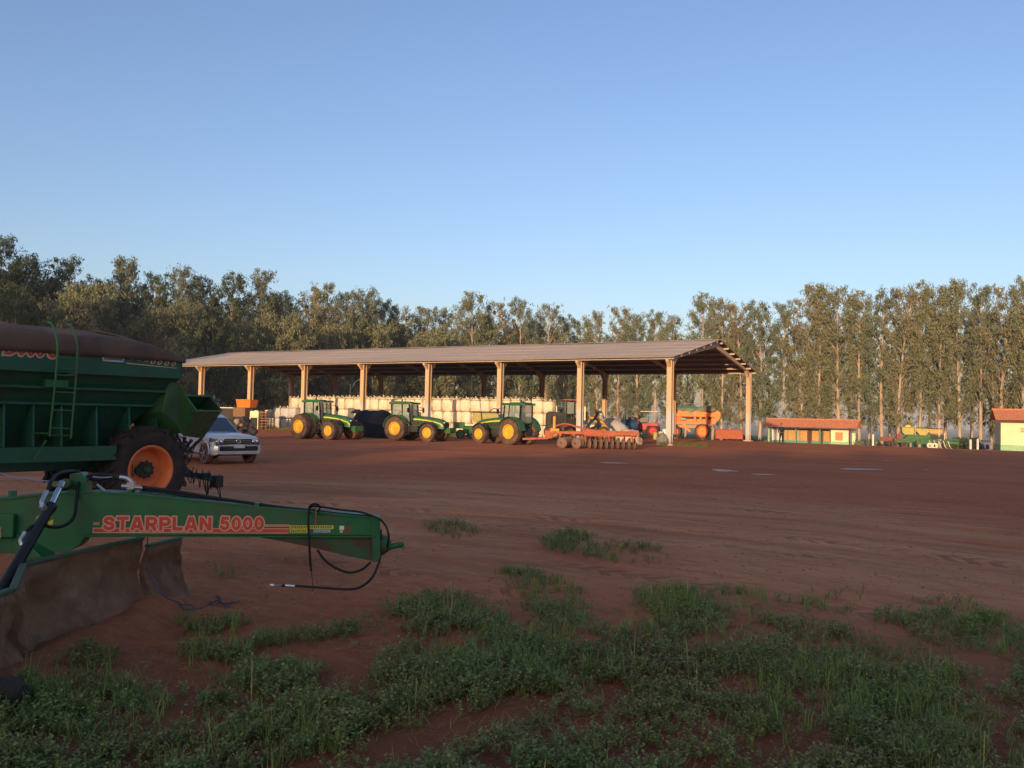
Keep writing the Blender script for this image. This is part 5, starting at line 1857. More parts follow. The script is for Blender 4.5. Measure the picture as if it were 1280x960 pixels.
m = MB(); m.bar((2.0, -.6, 1.4), (2.0, -.6, 2.6), .05); m.bar((2.6, -.6, 1.1), (2.6, -.6, 1.9), .06); m.bar((-.7, -.65, 1.6), (-.7, -.65, 2.75), .05); m.build('ladder_rail', M_bag, pn_)
# rust-red trailer left behind it, posts, hut and hedge
p = at(1112, 556, 104); z = float(gz(p.x, p.y))
rt2 = thing('flat_cart', 'rusty low cart just left of the green planter', 'cart', (p.x, p.y, z), R_(-20))
m = MB(); m.prism([(-1.0, .7), (1.0, .7), (1.1, 1.35), (-1.0, 1.2)], 'y', -.5, .5); m.build('body', mat('dull_rust', (.22, .09, .06), rough=.9), rt2)
for sd in (1, -1): put_wheel(rt2, (0, sd * .6, .4), sd, wpm)
for px, py, d, h, lb in ((1091, 558.5, 108, 1.45, 'white concrete post left of the tall pale trunk beside the planter'), (1197, 557.5, 112, 1.3, 'white concrete post just right of the planter hitch'),
                         (1213, 561, 106, 1.25, 'white concrete post before the dark green hedge'), (1222, 561.5, 106, 1.35, 'white concrete post between the hedge and the white hut')):
    p = at(px, py, d); z = float(gz(p.x, p.y))
    m = MB(); m.box((0, 0, h / 2 - .1), (.2, .2, h + .2)); m.add([(-.1, -.1, h), (.1, -.1, h), (.1, .1, h), (-.1, .1, h), (0, 0, h + .1)], [(0, 1, 4), (1, 2, 4), (2, 3, 4), (3, 0, 4)])
    o = m.build('fence_post', M_white, bevel=.01); o.location = (p.x, p.y, z); tag(o, lb, 'post', 'white fence posts')
p = at(1232, 561, 116); z = float(gz(p.x, p.y))
hut = thing('hut', 'tiny white hut with a dark opening left of the yellow house', 'hut', (p.x, p.y, z), R_(-25))
m = MB(); m.box((0, 0, .6), (1.0, .9, 1.25)); m.build('wall', M_white, hut)
m = MB(); m.box((.18, -.46, .55), (.35, .04, .6)); m.build('door', M_dark, hut)
m = MB(); m.prism([(-.6, 1.2), (.6, 1.2), (0, 1.42)], 'x', -.6, .6); m.build('roof', M_concrete, hut)


def shrub(name, label, px, py, d, rx, ry, rz_, nleaf, size, mt, cat='hedge', group=None, seed=0):
    p = at(px, py, d); z = float(gz(p.x, p.y))
    lr = np.random.default_rng(seed + 50)
    nc = max(5, int(nleaf / 40))
    C = np.stack([lr.uniform(-rx, rx, nc), lr.uniform(-ry, ry, nc), lr.uniform(.1, 1, nc) * rz_ * .8], 1)
    V, Q = leaf_cloud(C, np.full(nc, min(rx, rz_) * .4), 40, size, lr)
    V[:, 2] = np.maximum(V[:, 2], -.05)
    t = thing(name, label, cat, (p.x, p.y, z), 0, group)
    o = np_mesh('foliage', V, Q, mt, parent=t, smooth=False)
    m = MB()
    for i in range(4):
        x = (i - 1.5) * rx * .5
        m.bar((x, 0, -.1), (x * 1.1, 0, rz_ * .7), .06)
    m.build('stem', M_bark, t)
    return t


shrub('hedge', 'dark green hedge between the planter and the white hut', 1204, 560.5, 112, 2.0, 1.0, 1.7, 2600, .35, M_leaf[3])
shrub('bush', 'low bush under the trees right of the cottage', 1083, 556, 112, 1.6, .8, .9, 900, .3, M_leaf[1], 'bush', None, 3)
for k, (px, d, w) in enumerate(((60, 108, 4), (180, 112, 4), (262, 120, 5), (330, 128, 5), (400, 134, 5), (470, 140, 5), (545, 150, 6), (620, 160, 6), (690, 165, 5), (760, 160, 4), (830, 150, 4), (930, 140, 3.5))):
    shrub('bush', 'shrubby undergrowth at the foot of the tall trees, %s patch from left' % ORD[k], px, 535, d, w, 1.5, 2.4 if px < 500 else 1.4, 1500 if px < 720 else 500, .5, M_leaf[3 if px < 500 else (1 if k % 2 else 0)], 'bush', 'undergrowth below the trees', 7 + k)

# ------------------------------------------------------------------ person standing before the cottage
gp = at(976.5, 553, 78); gzp = float(gz(gp.x, gp.y))
pe = thing('person', 'person in a dark jacket and trousers standing before the cottage, near the shed corner', 'person', (gp.x, gp.y, gzp), R_(12))


def skin(name, verts, edges, radii, mt, parent, lv=2):
    me = bpy.data.meshes.new(name); me.from_pydata(verts, edges, [])
    me.materials.append(mt)
    o = bpy.data.objects.new(name, me); COL.objects.link(o); o.parent = parent
    sk = o.modifiers.new('skin', 'SKIN'); sk.use_smooth_shade = True
    if not me.skin_vertices: me.skin_vertices.new(name='')
    for i, r in enumerate(radii):
        me.skin_vertices[0].data[i].radius = r if isinstance(r, tuple) else (r, r)
    me.skin_vertices[0].data[0].use_root = True
    s = o.modifiers.new('sub', 'SUBSURF'); s.levels = lv; s.render_levels = lv
    return o


PV = [(0, 0, .95), (0, 0, 1.12), (0, .01, 1.30), (0, .01, 1.44), (0, .0, 1.52), (0, -.01, 1.60), (0, -.01, 1.70), (0, 0, 1.76),
      (.19, .01, 1.41), (.24, .03, 1.13), (.23, -.02, .90), (.22, -.03, .82),
      (-.19, .01, 1.41), (-.25, .03, 1.13), (-.23, -.03, .90), (-.22, -.05, .82),
      (.10, 0, .90), (.12, -.01, .50), (.13, .02, .09), (.14, -.12, .03),
      (-.10, 0, .90), (-.13, -.02, .50), (-.15, .02, .09), (-.17, -.12, .03)]
PE = [(0, 1), (1, 2), (2, 3), (3, 4), (4, 5), (5, 6), (6, 7), (3, 8), (8, 9), (9, 10), (10, 11), (3, 12), (12, 13), (13, 14), (14, 15), (0, 16), (16, 17), (17, 18), (18, 19), (0, 20), (20, 21), (21, 22), (22, 23)]
PR = [(.15, .10), (.135, .09), (.16, .10), (.11, .08), .055, (.075, .09), (.08, .095), (.05, .06), .06, .045, .033, .035, .06, .045, .033, .035, .09, .06, .045, .04, .09, .06, .045, .04]
skin('body', PV, PE, PR, M_skin, pe)
JV = [(0, .0, .88), (0, 0, 1.12), (0, .01, 1.32), (0, .01, 1.45), (.20, .01, 1.40), (.25, .03, 1.13), (.24, -.01, .92), (-.20, .01, 1.40), (-.26, .03, 1.13), (-.24, -.02, .92)]
skin('jacket', JV, [(0, 1), (1, 2), (2, 3), (3, 4), (4, 5), (5, 6), (3, 7), (7, 8), (8, 9)], [(.175, .125), (.17, .12), (.19, .125), (.12, .10), .078, .062, .052, .078, .062, .052], M_cloth, pe)
TV = [(0, 0, .94), (.10, 0, .86), (.125, -.01, .50), (.135, .02, .09), (-.10, 0, .86), (-.135, -.02, .50), (-.155, .02, .09)]
skin('trousers', TV, [(0, 1), (1, 2), (2, 3), (0, 4), (4, 5), (5, 6)], [(.15, .12), (.105, .11), .078, .068, (.105, .11), .078, .068], M_cloth2, pe)
m = MB(); m.ell((0, .012, 1.72), (.092, .105, .09), 14, 10, 0, -.2); m.build('hair', M_black, pe, smooth=60)
for sd in (1, -1):
    m = MB(); m.ell((sd * .145 + .005 * sd, -.06, .035), (.05, .14, .055), 12, 8); m.build('shoe', M_black, pe, smooth=60)
    for f in range(5):
        m = MB(); fx = sd * .225 + (f - 2) * .017; m.tube(catmull([(fx, -.045 - .002 * f, .81), (fx, -.055, .765 + .006 * abs(f - 2)), (fx, -.045, .73 + .012 * abs(f - 2))], 2), [.010, .010, .009, .009, .007], 5)
        m.build('finger', M_skin, pe, smooth=60)
m = MB(); m.ell((0, -.105, 1.655), (.013, .02, .022), 8, 6); m.build('nose', M_skin, pe, smooth=60)

# ------------------------------------------------------------------ green grain wagon (foreground left)
WO = Vector((-7.1, 17.0, 0)); WA = R_(55)
T = Vector((math.cos(WA), math.sin(WA), 0)); NW = Vector((-math.sin(WA), math.cos(WA), 0))   # local x runs right-away, local y away from camera
wg = thing('grain_wagon', 'large dark green grain wagon with brown tarpaulin and orange wheel in the left foreground', 'grain wagon', WO, WA)


def wl_(px, py, off=0.0):
    """local (x, z) on the wagon side plane y = off for that pixel"""
    v = ray(px, py)
    o = WO + NW * off
    # solve v*t = o + T*s in xy
    det = v.x * (-T.y) - v.y * (-T.x)
    t = (o.x * (-T.y) - o.y * (-T.x)) / det
    s = (v.x * o.y - v.y * o.x) / det
    return s, v.z * t + EYE


XL, XR = -5.6, .72
BWd = 2.6
# upper side panel as a box ring
m = MB()
m.prism([(XL, 2.68), (XR, 2.68), (XR, 3.02), (XL, 3.02)], 'y', 0, .04); m.build('side_panel', M_wgreen, wg, bevel=.004)
m = MB(); m.prism([(XL, 2.68), (XR, 2.68), (XR, 3.02), (XL, 3.02)], 'y', BWd - .04, BWd); m.build('side_panel', M_wgreen, wg)
m = MB(); m.box((XR - .02, BWd / 2, 2.85), (.04, BWd, .34)); m.box((XL + .02, BWd / 2, 2.85), (.04, BWd, .34)); m.build('end_panel', M_wgreen, wg)
m = MB(); m.box(((XL + XR) / 2, .0, 2.69), (XR - XL + .04, .10, .045)); m.build('panel_flange', M_wgreen, wg)
# hopper walls sloping in
XB0, XB1 = XL + .7, -.25
m = MB()
m.hexa([(XB0, .95, 1.3), (XB1, .95, 1.3), (XB1, .98, 1.3), (XB0, .98, 1.3), (XL, .05, 2.68), (XR, .05, 2.68), (XR, .08, 2.68), (XL, .08, 2.68)])
m.build('hopper_wall', M_wgreen, wg)
m = MB()
m.hexa([(XB0, 1.65, 1.3), (XB1, 1.65, 1.3), (XB1, 1.62, 1.3), (XB0, 1.62, 1.3), (XL, 2.55, 2.68), (XR, 2.55, 2.68), (XR, 2.52, 2.68), (XL, 2.52, 2.68)])
m.build('hopper_wall', M_wgreen, wg)
m = MB()
m.hexa([(XB1, .95, 1.3), (XB1 + .03, .95, 1.3), (XB1 + .03, 1.65, 1.3), (XB1, 1.65, 1.3), (XR - .03, .05, 2.68), (XR, .05, 2.68), (XR, 2.55, 2.68), (XR - .03, 2.55, 2.68)])
m.build('end_wall', M_wgreen2, wg)


def hop_y(z):
    return .05 + (2.68 - z) / 1.38 * .90


for z, w in ((2.40, .05), (2.11, .05)):
    m = MB(); y = hop_y(z)
    xr = XR - (2.68 - z) / 1.38 * (XR - XB1)
    m.box(((XL + xr) / 2, y - .04, z), (xr - XL, .12, w)); m.build('rib', M_wgreen, wg, bevel=.006)
# slanted gusset plates between lower rib and frame rail
for px in (5, 42, 77, 121, 162, 196):
    x, _ = wl_(px, 540, .3)
    m = MB(); m.add([(x, hop_y(2.09) - .06, 2.09), (x - .05, .22, 1.34), (x - .05, .85, 1.34), (x, hop_y(2.09), 2.09),
                     (x + .035, hop_y(2.09) - .06, 2.09), (x - .015, .22, 1.34), (x - .015, .85, 1.34), (x + .035, hop_y(2.09), 2.09)],
                    [(0, 1, 2, 3), (4, 7, 6, 5), (0, 4, 5, 1), (1, 5, 6, 2), (2, 6, 7, 3), (3, 7, 4, 0)])
    m.build('gusset', M_wgreen, wg)
# frame rail
m = MB(); m.box(((XL - .62) / 2, .04, 1.205), (-.62 - XL, .08, .27)); m.build('frame_rail', M_wgreen, wg, bevel=.01)
m = MB(); m.box(((XL + .3) / 2, BWd - .04, 1.205), (.3 - XL, .08, .27)); m.build('frame_rail', M_wgreen, wg, bevel=.01)
m = MB()
for x in (-4.5, -3.3, -2.2, -1.0): m.box((x, BWd / 2, 1.2), (.14, BWd - .1, .18))
m.box((-.0, BWd / 2, .83), (.22, 2.0, .22)); m.box((-.1, BWd / 2, 1.0), (.5, .9, .3)); m.cyl((0, .2, .83), (0, 2.4, .83), .08)
m.box((-2.4, BWd / 2, .95), (4.6, .5, .22))
m.build('underframe', M_wgreen, wg)
# drawbar out to the right and its jack
m = MB(); m.bar((.1, 1.3, .86), (1.2, .62, .72), .16, .16); m.bar((1.1, .62, .73), (1.95, .58, .56), .13, .12); m.build('drawbar', M_wgreen, wg, bevel=.01)
m = MB()
m.box((2.03, .54, .50), (.20, .22, .26)); m.box((1.7, .55, .66), (.30, .14, .08))
m.build('hitch_box', M_dark, wg, bevel=.02)
rh = random.Random(3)
for k in range(11):
    x0 = 1.22 + k * .075; yy = .50 + rh.uniform(-.06, .06); dz = rh.uniform(.10, .42)
    zt_ = .78 - .26 * k / 11
    m = MB(); m.tube(catmull([(x0, yy, zt_ + .03), (x0 + rh.uniform(-.02, .06), yy - .05, zt_ - dz * .6), (x0 + .06 + rh.uniform(-.04, .08), yy - .03, zt_ - dz), (x0 + .13, yy, zt_ - dz * .4), (x0 + .17, yy, zt_ + rh.uniform(-.02, .1))], 5), .011, 5)
    m.build('hose', M_hose, wg, smooth=60)
# wheels
ww = wheel_meshes(.87, .60, .465, 20, M_tyre, M_orimg, M_green, -.10, 'ag', .05)
w1 = put_wheel(wg, (.12, .30, .85), -1, ww)
put_wheel(wg, (.12, BWd - .30, .85), 1, ww)
put_wheel(wg, (-3.6, BWd - .30, .83), 1, ww); put_wheel(wg, (-4.3, .30, .83), -1, ww)
cg = MB()
for k in range(10):
    a = 2 * math.pi * (k + .3) / 10
    r = .155
    cg.box((r * math.cos(a), .0, r * math.sin(a)), (.045, .04, .045), None)
cg.cyl((0, -.02, 0), (0, .02, 0), .15, n=20)
o = cg.build('hub_flange', M_dark, wg); o.location = (.12, .205, .85)
cg = MB(); cg.cyl((0, .02, 0), (0, -.07, 0), .065, .055, 14); cg.cyl((0, -.07, 0), (0, -.10, 0), .04, n=6); o = cg.build('hub_cap', M_green, wg); o.location = (.12, .18, .85)
# tarpaulin: flap, shoulder, arch, closed over the right end, wrinkled
V, F = [], []
prof = [(-.035, 3.00), (-.045, 3.10), (-.04, 3.22), (-.02, 3.31), (.10, 3.38), (.35, 3.43), (.8, 3.51), (1.3, 3.58), (1.8, 3.51), (2.25, 3.43), (2.52, 3.37), (2.63, 3.28), (2.65, 3.12), (2.64, 3.0)]
nx_ = 90
for i in range(nx_ + 1):
    u = i / nx_
    x = XL - .04 + (XR + .05 - XL + .04) * u
    dr = max(0, (x - (XR - 1.55)) / 1.6)
    for j, (y, z) in enumerate(prof):
        inner = min(1, max(0, (z - 3.0) / .62))
        # end closure: heights fall toward the end wall
        f = 1 - (dr ** 1.9) * .70
        zz = 3.0 + (z - 3.0) * (f if z > 3.3 or dr > .5 else 1)
        zz += inner * .045 * mnoise.noise(Vector((x * 1.1, y * 1.3, 4.0))) + inner * .02 * mnoise.noise(Vector((x * 3.2 + y, y * 2.0, 1.0)))
        zz += .04 * inner * math.sin(x * 1.35 + .6) * (1 if 0.2 < y < 2.4 else .2)
        rid = 1 - abs(mnoise.noise(Vector((x * .9 + y * .5, y * 1.7 + 2, 7.0))))
        zz += inner * .035 * max(0, rid - .75) * 4
        yy = y - (.02 * mnoise.noise(Vector((x * 2.4, 3.3, z * 2))) if j < 4 else 0)
        if j == 0: zz += .018 * mnoise.noise(Vector((x * 1.7, 0, 0)))
        V.append((x, yy, zz))
k = len(prof)
for i in range(nx_):
    for j in range(k - 1):
        F.append((i * k + j, i * k + j + 1, (i + 1) * k + j + 1, (i + 1) * k + j))
F.append(tuple(nx_ * k + j for j in range(k)))
m = MB(); m.add(V, F)
tarp = m.build('tarpaulin', M_tarp, wg, smooth=50)
so = tarp.modifiers.new('thick', 'SOLIDIFY'); so.thickness = .01
m = MB()
m.tube(catmull([(XR + .02, .0, 3.02), (XR - .2, .35, 3.24), (XR - .75, 1.0, 3.50), (XR - 1.2, 1.3, 3.60)], 5), .02, 5); m.build('tarp_edge_rope', M_dark, wg)
# ladder standing off the side, its hoops over the tarp
lad = sub('ladder', wg)
for (pa, pb) in (((71.5, 447), (62, 545)), ((96.5, 449), (88.5, 548))):
    xa, za = wl_(*pa, -.22); xb, zb = wl_(*pb, -.22)
    m = MB()
    m.tube(catmull([(xa - .02, .12, 3.56), (xa - .02, -.02, 3.52), (xa - .01, -.14, 3.36), (xa, -.22, za), (xb, -.22, zb)], 5), .019, 7)
    m.build('rail', M_wgreen2 if False else M_green, lad, smooth=60)
for ya, yb in ((447, 449), (460, 462), (468.5, 469.5), (490, 491), (512.5, 513.5), (535, 536)):
    t = (ya - 447) / 98
    xa, za = wl_(71.5 - 9.5 * t, ya, -.22); xb, zb = wl_(96.5 - 8 * (yb - 449) / 99, yb, -.22)
    m = MB(); m.cyl((xa, -.22, za), (xb, -.22, zb), .015, n=7); m.build('rung', M_green, lad, smooth=60)
for px, py in ((62, 545), (88.5, 548), (96, 470)):
    x, z = wl_(px, py, -.22)
    m = MB(); m.bar((x, -.22, z + .05), (x - .02, hop_y(max(1.35, z)) if z > 1.3 else .05, z + .02), .03); m.build('bracket', M_green, lad)
x0, z0 = wl_(58, 550, -.2); x1, z1 = wl_(42, 576, -.03)
m = MB(); m.tube([(x0, -.2, z0), (x1, -.03, z1)], .014, 6); m.build('lever', M_green, lad)
# small green box on the hopper, sight window with light frame
x0, z0 = wl_(54, 474, .15); x1, z1 = wl_(82, 485, .15)
m = MB(); m.box(((x0 + x1) / 2, .12, (z0 + z1) / 2), (x1 - x0, .14, z0 - z1)); m.build('junction_box', M_green, wg, bevel=.01)
x0, z0 = wl_(129, 440, -.01); x1, z1 = wl_(154, 454, -.01)
m = MB(); m.box(((x0 + x1) / 2, -.004, (z0 + z1) / 2), (x1 - x0, .012, abs(z0 - z1))); wdw = m.build('sight_window', M_glassd, wg)
m = MB()
zb = min(z0, z1) + .03
m.box(((x0 + x1) / 2, -.012, zb), (x1 - x0 + .03, .016, .03)); m.box((x0, -.012, zb + .09), (.03, .016, .2)); m.box((x1, -.012, zb + .09), (.03, .016, .2))
m.build('frame', M_grey, wdw)


def put_text(me, parent, mt, loc, rot, name='lettering', z=0.0):
    me.materials.append(mt)
    o = link(name, me, parent)
    o.location = loc; o.rotation_euler = rot
    return o


# red outlined lettering whose upper half hides under the tarp flap
x0, z0 = wl_(4, 443.5, -.01); x1, z1 = wl_(71, 447.5, -.01)
zt = 3.0
for body, a, b_ in (('D', 4, 20), ('OOU', 21, 55), ('C', 58, 72)):
    xa, za = wl_(a, 443.0 + a * .075, -.01); xb, zb = wl_(b_, 443.0 + b_ * .075, -.01)
    hh = .24
    put_text(block_text(body, xb - xa, hh, .022, shear=.2), wg, M_tan, (xa, -.0032, za), (math.pi / 2, 0, 0))
    put_text(block_text(body, xb - xa, hh, -.004, shear=.2), wg, mat('faded_red_decal', (.40, .085, .06), rough=.6), (xa, -.0062, za), (math.pi / 2, 0, 0))
xa, za = wl_(158, 457.0, -.01); xb, zb = wl_(221, 459.5, -.01)
wq = (xb - xa)
for q, body in enumerate(('-', '-', '-', '0', '0', '0', '0')):
    put_text(block_text(body, wq * .11, .10, -.002, shear=.3, half=.08), wg, M_tan, (xa + wq * (.02 + .14 * q), -.0032, 2.945 - .006 * q), (math.pi / 2, 0, 0))
m = MB(); m.hexa([(xa, -.003, 2.905), (xb, -.003, 2.875), (xb, 0, 2.875), (xa, 0, 2.905), (xa, -.003, 2.925), (xb, -.003, 2.885), (xb, 0, 2.885), (xa, 0, 2.925)]); m.build('decal_swoosh', M_tan, wg)
# unloading chute
ch = sub('unloading_chute', wg)
Mi = wg.matrix_basis.inverted() if False else (Matrix.Translation(WO) @ Matrix.Rotation(WA, 4, 'Z')).inverted()


def L3(px, py, d):
    return Mi @ at(px, py, d)


rim = [L3(231, 494, 17.6), L3(262, 495, 18.7), L3(277, 514, 18.5), L3(245, 513, 17.4)]
bot = [L3(213, 521, 17.7), L3(238, 524, 18.9), L3(254, 548, 18.8), L3(229, 545, 17.6)]


def shell(P, Q, th, name, mt, par, closed=True):
    m = MB()
    n = len(P)
    cP = sum(P, Vector()) / n; cQ = sum(Q, Vector()) / n
    Pi = [cP + (p - cP) * (1 - th) for p in P]; Qi = [cQ + (p - cQ) * (1 - th) for p in Q]
    V = P + Q + Pi + Qi
    F = []
    for i in range(n):
        j = (i + 1) % n
        F += [(i, j, n + j, n + i), (2 * n + i, 3 * n + i, 3 * n + j, 2 * n + j), (i, 2 * n + i, 2 * n + j, j)]
    F.append(tuple(range(n, 2 * n))); F.append(tuple(range(4 * n - 1, 3 * n - 1, -1)))
    m.add(V, F)
    return m.build(name, mt, par)


shell(rim, bot, .06, 'chute_box', M_wgreen2, ch)
m = MB()
for i in range(4):
    m.bar(rim[i], rim[(i + 1) % 4], .035)
m.build('rim_bar', M_green, ch)
# transition cone from the hopper to the chute
A = [L3(212, 477, 17.5), L3(224, 478, 17.6), L3(233, 494, 17.6), L3(231, 540, 17.7), L3(212, 546, 17.7), L3(203, 515, 17.4)]
Bk = [p + Vector((-.25, .75, 0)) for p in A]
m = MB(); m.add(A + Bk, [tuple(range(6)), tuple(range(11, 5, -1))] + [(i, (i + 1) % 6, (i + 1) % 6 + 6, i + 6) for i in range(6)])
m.build('elbow', M_wgreen2, ch, bevel=.02)
A = [L3(229, 545, 17.7), L3(255, 547, 18.7), L3(240, 553, 18.5), L3(232, 552, 17.9)]
m = MB()
for a, c in (((231, 546, 17.9), (226, 580, 17.9)), ((252, 548, 18.5), (233, 566, 18.2)), ((240, 550, 18.2), (226, 566, 18.0)), ((215, 530, 17.8), (229, 560, 17.9))):
    m.bar(L3(*a), L3(*c), .05)
m.build('support_strut', M_dark, ch)
for pts in (((232, 552, 17.8), (240, 566, 17.8), (236, 578, 17.8), (228, 584, 17.8)), ((244, 552, 18.0), (242, 562, 18), (230, 572, 17.9)), ((225, 545, 17.7), (236, 556, 17.8), (226, 570, 17.8))):
    m = MB(); m.tube(catmull([L3(*p_) for p_ in pts], 5), .012, 5); m.build('cable', M_hose, ch, smooth=60)
# hoses looping at the wagon's lower left
for pts in (((100, 612, 14), (100, 604, 14.2), (108, 600, 14.4), (118, 603, 14.5), (126, 612, 14.4), (122, 618, 14.2)), ((124, 608, 14.6), (130, 602, 14.7), (140, 600, 14.8))):
    m = MB(); m.tube(catmull([L3(*p_) for p_ in pts], 6), .022, 6); m.build('hose', M_hose, wg, smooth=60)

# ------------------------------------------------------------------ land leveller drawbar with big lettering
BO = at(105, 660, 8.5); BE = at(470, 660, 8.88)
bd = Vector((BE.x - BO.x, BE.y - BO.y, 0)); bang = math.atan2(bd.y, bd.x); bd.normalize()
BR = Vector((BO.x, BO.y, 0)); bn = Vector((-bd.y, bd.x, 0))
lv = thing('land_leveller', 'green land leveller with long lettered drawbar and muddy scraper blade in the foreground', 'land leveller', BR, bang)
BMi = (Matrix.Translation(BR) @ Matrix.Rotation(bang, 4, 'Z')).inverted()


def bl_(px, py, off=0.0):
    v = ray(px, py); o = BR + bn * off
    det = v.x * (-bd.y) - v.y * (-bd.x)
    t = (o.x * (-bd.y) - o.y * (-bd.x)) / det
    s = (v.x * o.y - v.y * o.x) / det
    return s, v.z * t + EYE


def B3(px, py, d):
    return BMi @ at(px, py, d)


def ext(px, py):       # extrapolate off the left edge of the picture
    return bl_(px, py)


top = [ext(-190, 640), ext(-60, 629), ext(0, 624.5), ext(40, 620), ext(80, 617), ext(125, 616), ext(170, 618.5), ext(240, 625.5), ext(320, 634), ext(400, 641.5), ext(468, 648)]
bot_ = [ext(468, 669.5), ext(380, 669), ext(240, 669), ext(106, 669.5)]
low = [ext(104, 674), ext(100, 680), ext(93, 686), ext(82, 690.5), ext(0, 692), ext(-190, 697)]
m = MB(); m.prism(top + bot_ + low, 'y', 0.0, .24); beam = m.build('drawbar', M_green, lv, bevel=.006)
# top flange lip, underside flange and gooseneck belly
m = MB()
for a, c in zip(top[1:-1], top[2:]):
    m.bar((a[0], .12, a[1] + .004), (c[0], .12, c[1] + .004), .27, .014)
m.build('top_flange', M_green, lv)
m = MB(); a, c = bl_(104, 670), bl_(470, 670.6)
m.bar((a[0], .12, a[1]), (c[0], .12, c[1]), .28, .014); m.build('bottom_flange', M_green, lv)
bel = [bl_(318, 671), bl_(466, 671), bl_(466, 702), bl_(440, 697), bl_(385, 684), bl_(345, 676)]
M_belly = mat('belly_paint_worn', (0.035, 0.10, 0.04), (0.075, 0.045, 0.032), rough=.7, scale=2.2, contrast=(.42, .52), dust=.35, dustcol=(.09, .05, .035))
m = MB(); m.prism(bel, 'y', .03, .21); m.build('belly_plate', M_belly, lv, bevel=.004)
ep = [bl_(465, 646), bl_(475, 647), bl_(475.5, 701), bl_(466, 703)]
m = MB(); m.prism(ep, 'y', -.02, .26); m.build('end_plate', M_green, lv, bevel=.004)
x, z = bl_(475, 684); x2, z2 = bl_(487, 686); x3, z3 = bl_(505, 682.5)
m = MB(); m.tube([(x, .12, z), (x + .05, .12, z), (x2, .12, z2)], [.115, .10, .055], 16); m.build('hitch_cone', M_belly, lv, smooth=40)
m = MB(); m.tube([(x2 - .03, .12, z2), (x2 + .02, .12, z2 + .005), (x3 - .015, .12, z3), (x3, .12, z3)], [.045, .032, .028, .02], 14); m.build('hitch_pin', M_green, lv, smooth=40)
for px in (13, 162, 321):
    a = bl_(px, 619 if px < 100 else (617 if px < 200 else 633.5))
    m = MB(); m.box((a[0], .05, a[1] + .015), (.045, .10, .05)); m.build('hose_clip', M_green, lv, bevel=.005)
# lettering: tan outline plate with red letters on it
xa, za = bl_(128.5, 663); xb, zb = bl_(264.5, 663); xc, zc = bl_(274.5, 663); xd, zd = bl_(330, 662.6)
hh = bl_(127, 645.2)[1] - za
for body, u0, u1, zz in (('STARPLAN', xa, xb, za), ('5000', xc, xd, zc)):
    w = u1 - u0
    put_text(block_text(body, w, hh, .010), lv, M_tan, (u0, -.0032, zz), (math.pi / 2, 0, 0))
    put_text(block_text(body, w, hh, -.002), lv, M_redt, (u0, -.0052, zz), (math.pi / 2, 0, 0))


def decal(pa, pb, mt, off, name='decal'):
    (x0, z0), (x1, z1) = bl_(*pa), bl_(*pb)
    m = MB(); m.hexa([(x0, -off, z1), (x1, -off, z1), (x1, 0, z1), (x0, 0, z1), (x0, -off, z0), (x1, -off, z0), (x1, 0, z0), (x0, 0, z0)])
    return m.build(name, mt, lv)


decal((116, 659.5), (361, 666.8), M_tan, .0012, 'stripe'); decal((117, 660.6), (361, 665.8), M_redt, .0017, 'stripe')
decal((331, 655.5), (362, 658.3), M_tan, .0012, 'stripe'); decal((332, 656.2), (362, 657.6), mat('decal_pink', (.62, .17, .12), rough=.5), .0017, 'stripe')
decal((117, 652.8), (124, 656.0), M_tan, .0012, 'stripe'); decal((118, 653.6), (123.5, 655.2), M_redt, .0017, 'stripe')
decal((362, 656.5), (417, 661.3), M_ytape, .0012); decal((362, 661.3), (384.5, 666.3), M_ytape, .0012); decal((392, 661.8), (413, 665.8), M_grey, .0012)
rr_ = random.Random(9)
for row, (y0, y1, xs_, xe, mt) in enumerate(((657.3, 660.4, 363.5, 415, M_ink), (662.2, 665.3, 364, 383, M_ink), (662.8, 664.9, 393.5, 411, M_white))):
    x = xs_
    while x < xe:
        w = rr_.uniform(.8, 2.0)
        decal((x, y0 + rr_.uniform(0, .6)), (x + w * .7, y1 - rr_.uniform(0, .8)), mt if row < 2 else M_ink, .0018, 'decal_print'); x += w + .9
decal((424.5, 657.2), (430, 662.3), M_white, .0012); decal((430.3, 657.5), (439.5, 662.0), mat('decal_brown', (.20, .07, .03), rough=.5), .0012); decal((425, 662.8), (428.5, 665.8), M_ytape, .0012)
decal((429, 663.0), (439.5, 665.2), mat('decal_brown', (.20, .07, .03)), .0012)
# yellow swooshes behind the ram, raised box plate at the left edge
for pts in (((45, 647), (52, 641), (54, 643), (49, 651), (45, 655)), ((59, 645), (66, 641), (64, 647), (60, 650)), ((60, 652), (67, 649), (66, 655), (61, 658)), ((52, 641), (48, 650), (46, 655), (50, 655), (54, 645))):
    P = [bl_(*q) for q in pts]
    m = MB(); m.prism(P, 'y', -.0025, 0); m.build('emblem', M_ytape, lv)
m = MB(); a, c = bl_(-60, 641.5), bl_(20, 671)
m.box(((a[0] + c[0]) / 2, -.035, (a[1] + c[1]) / 2), (c[0] - a[0], .07, a[1] - c[1])); m.build('cover_box', M_green, lv, bevel=.01)
xa, za = bl_(-28, 670); 
def dec2(pa, pb, mt):
    (x0, z0), (x1, z1) = bl_(*pa), bl_(*pb)
    m = MB(); m.hexa([(x0, -.074, z1), (x1, -.074, z1), (x1, -.07, z1), (x0, -.07, z1), (x0, -.074, z0), (x1, -.074, z0), (x1, -.07, z0), (x0, -.07, z0)]); m.build('stripe', mt, lv)
dec2((-50, 657.3), (5.2, 662.6), M_tan); dec2((-50, 663.8), (5.2, 671), M_tan)
m = MB()
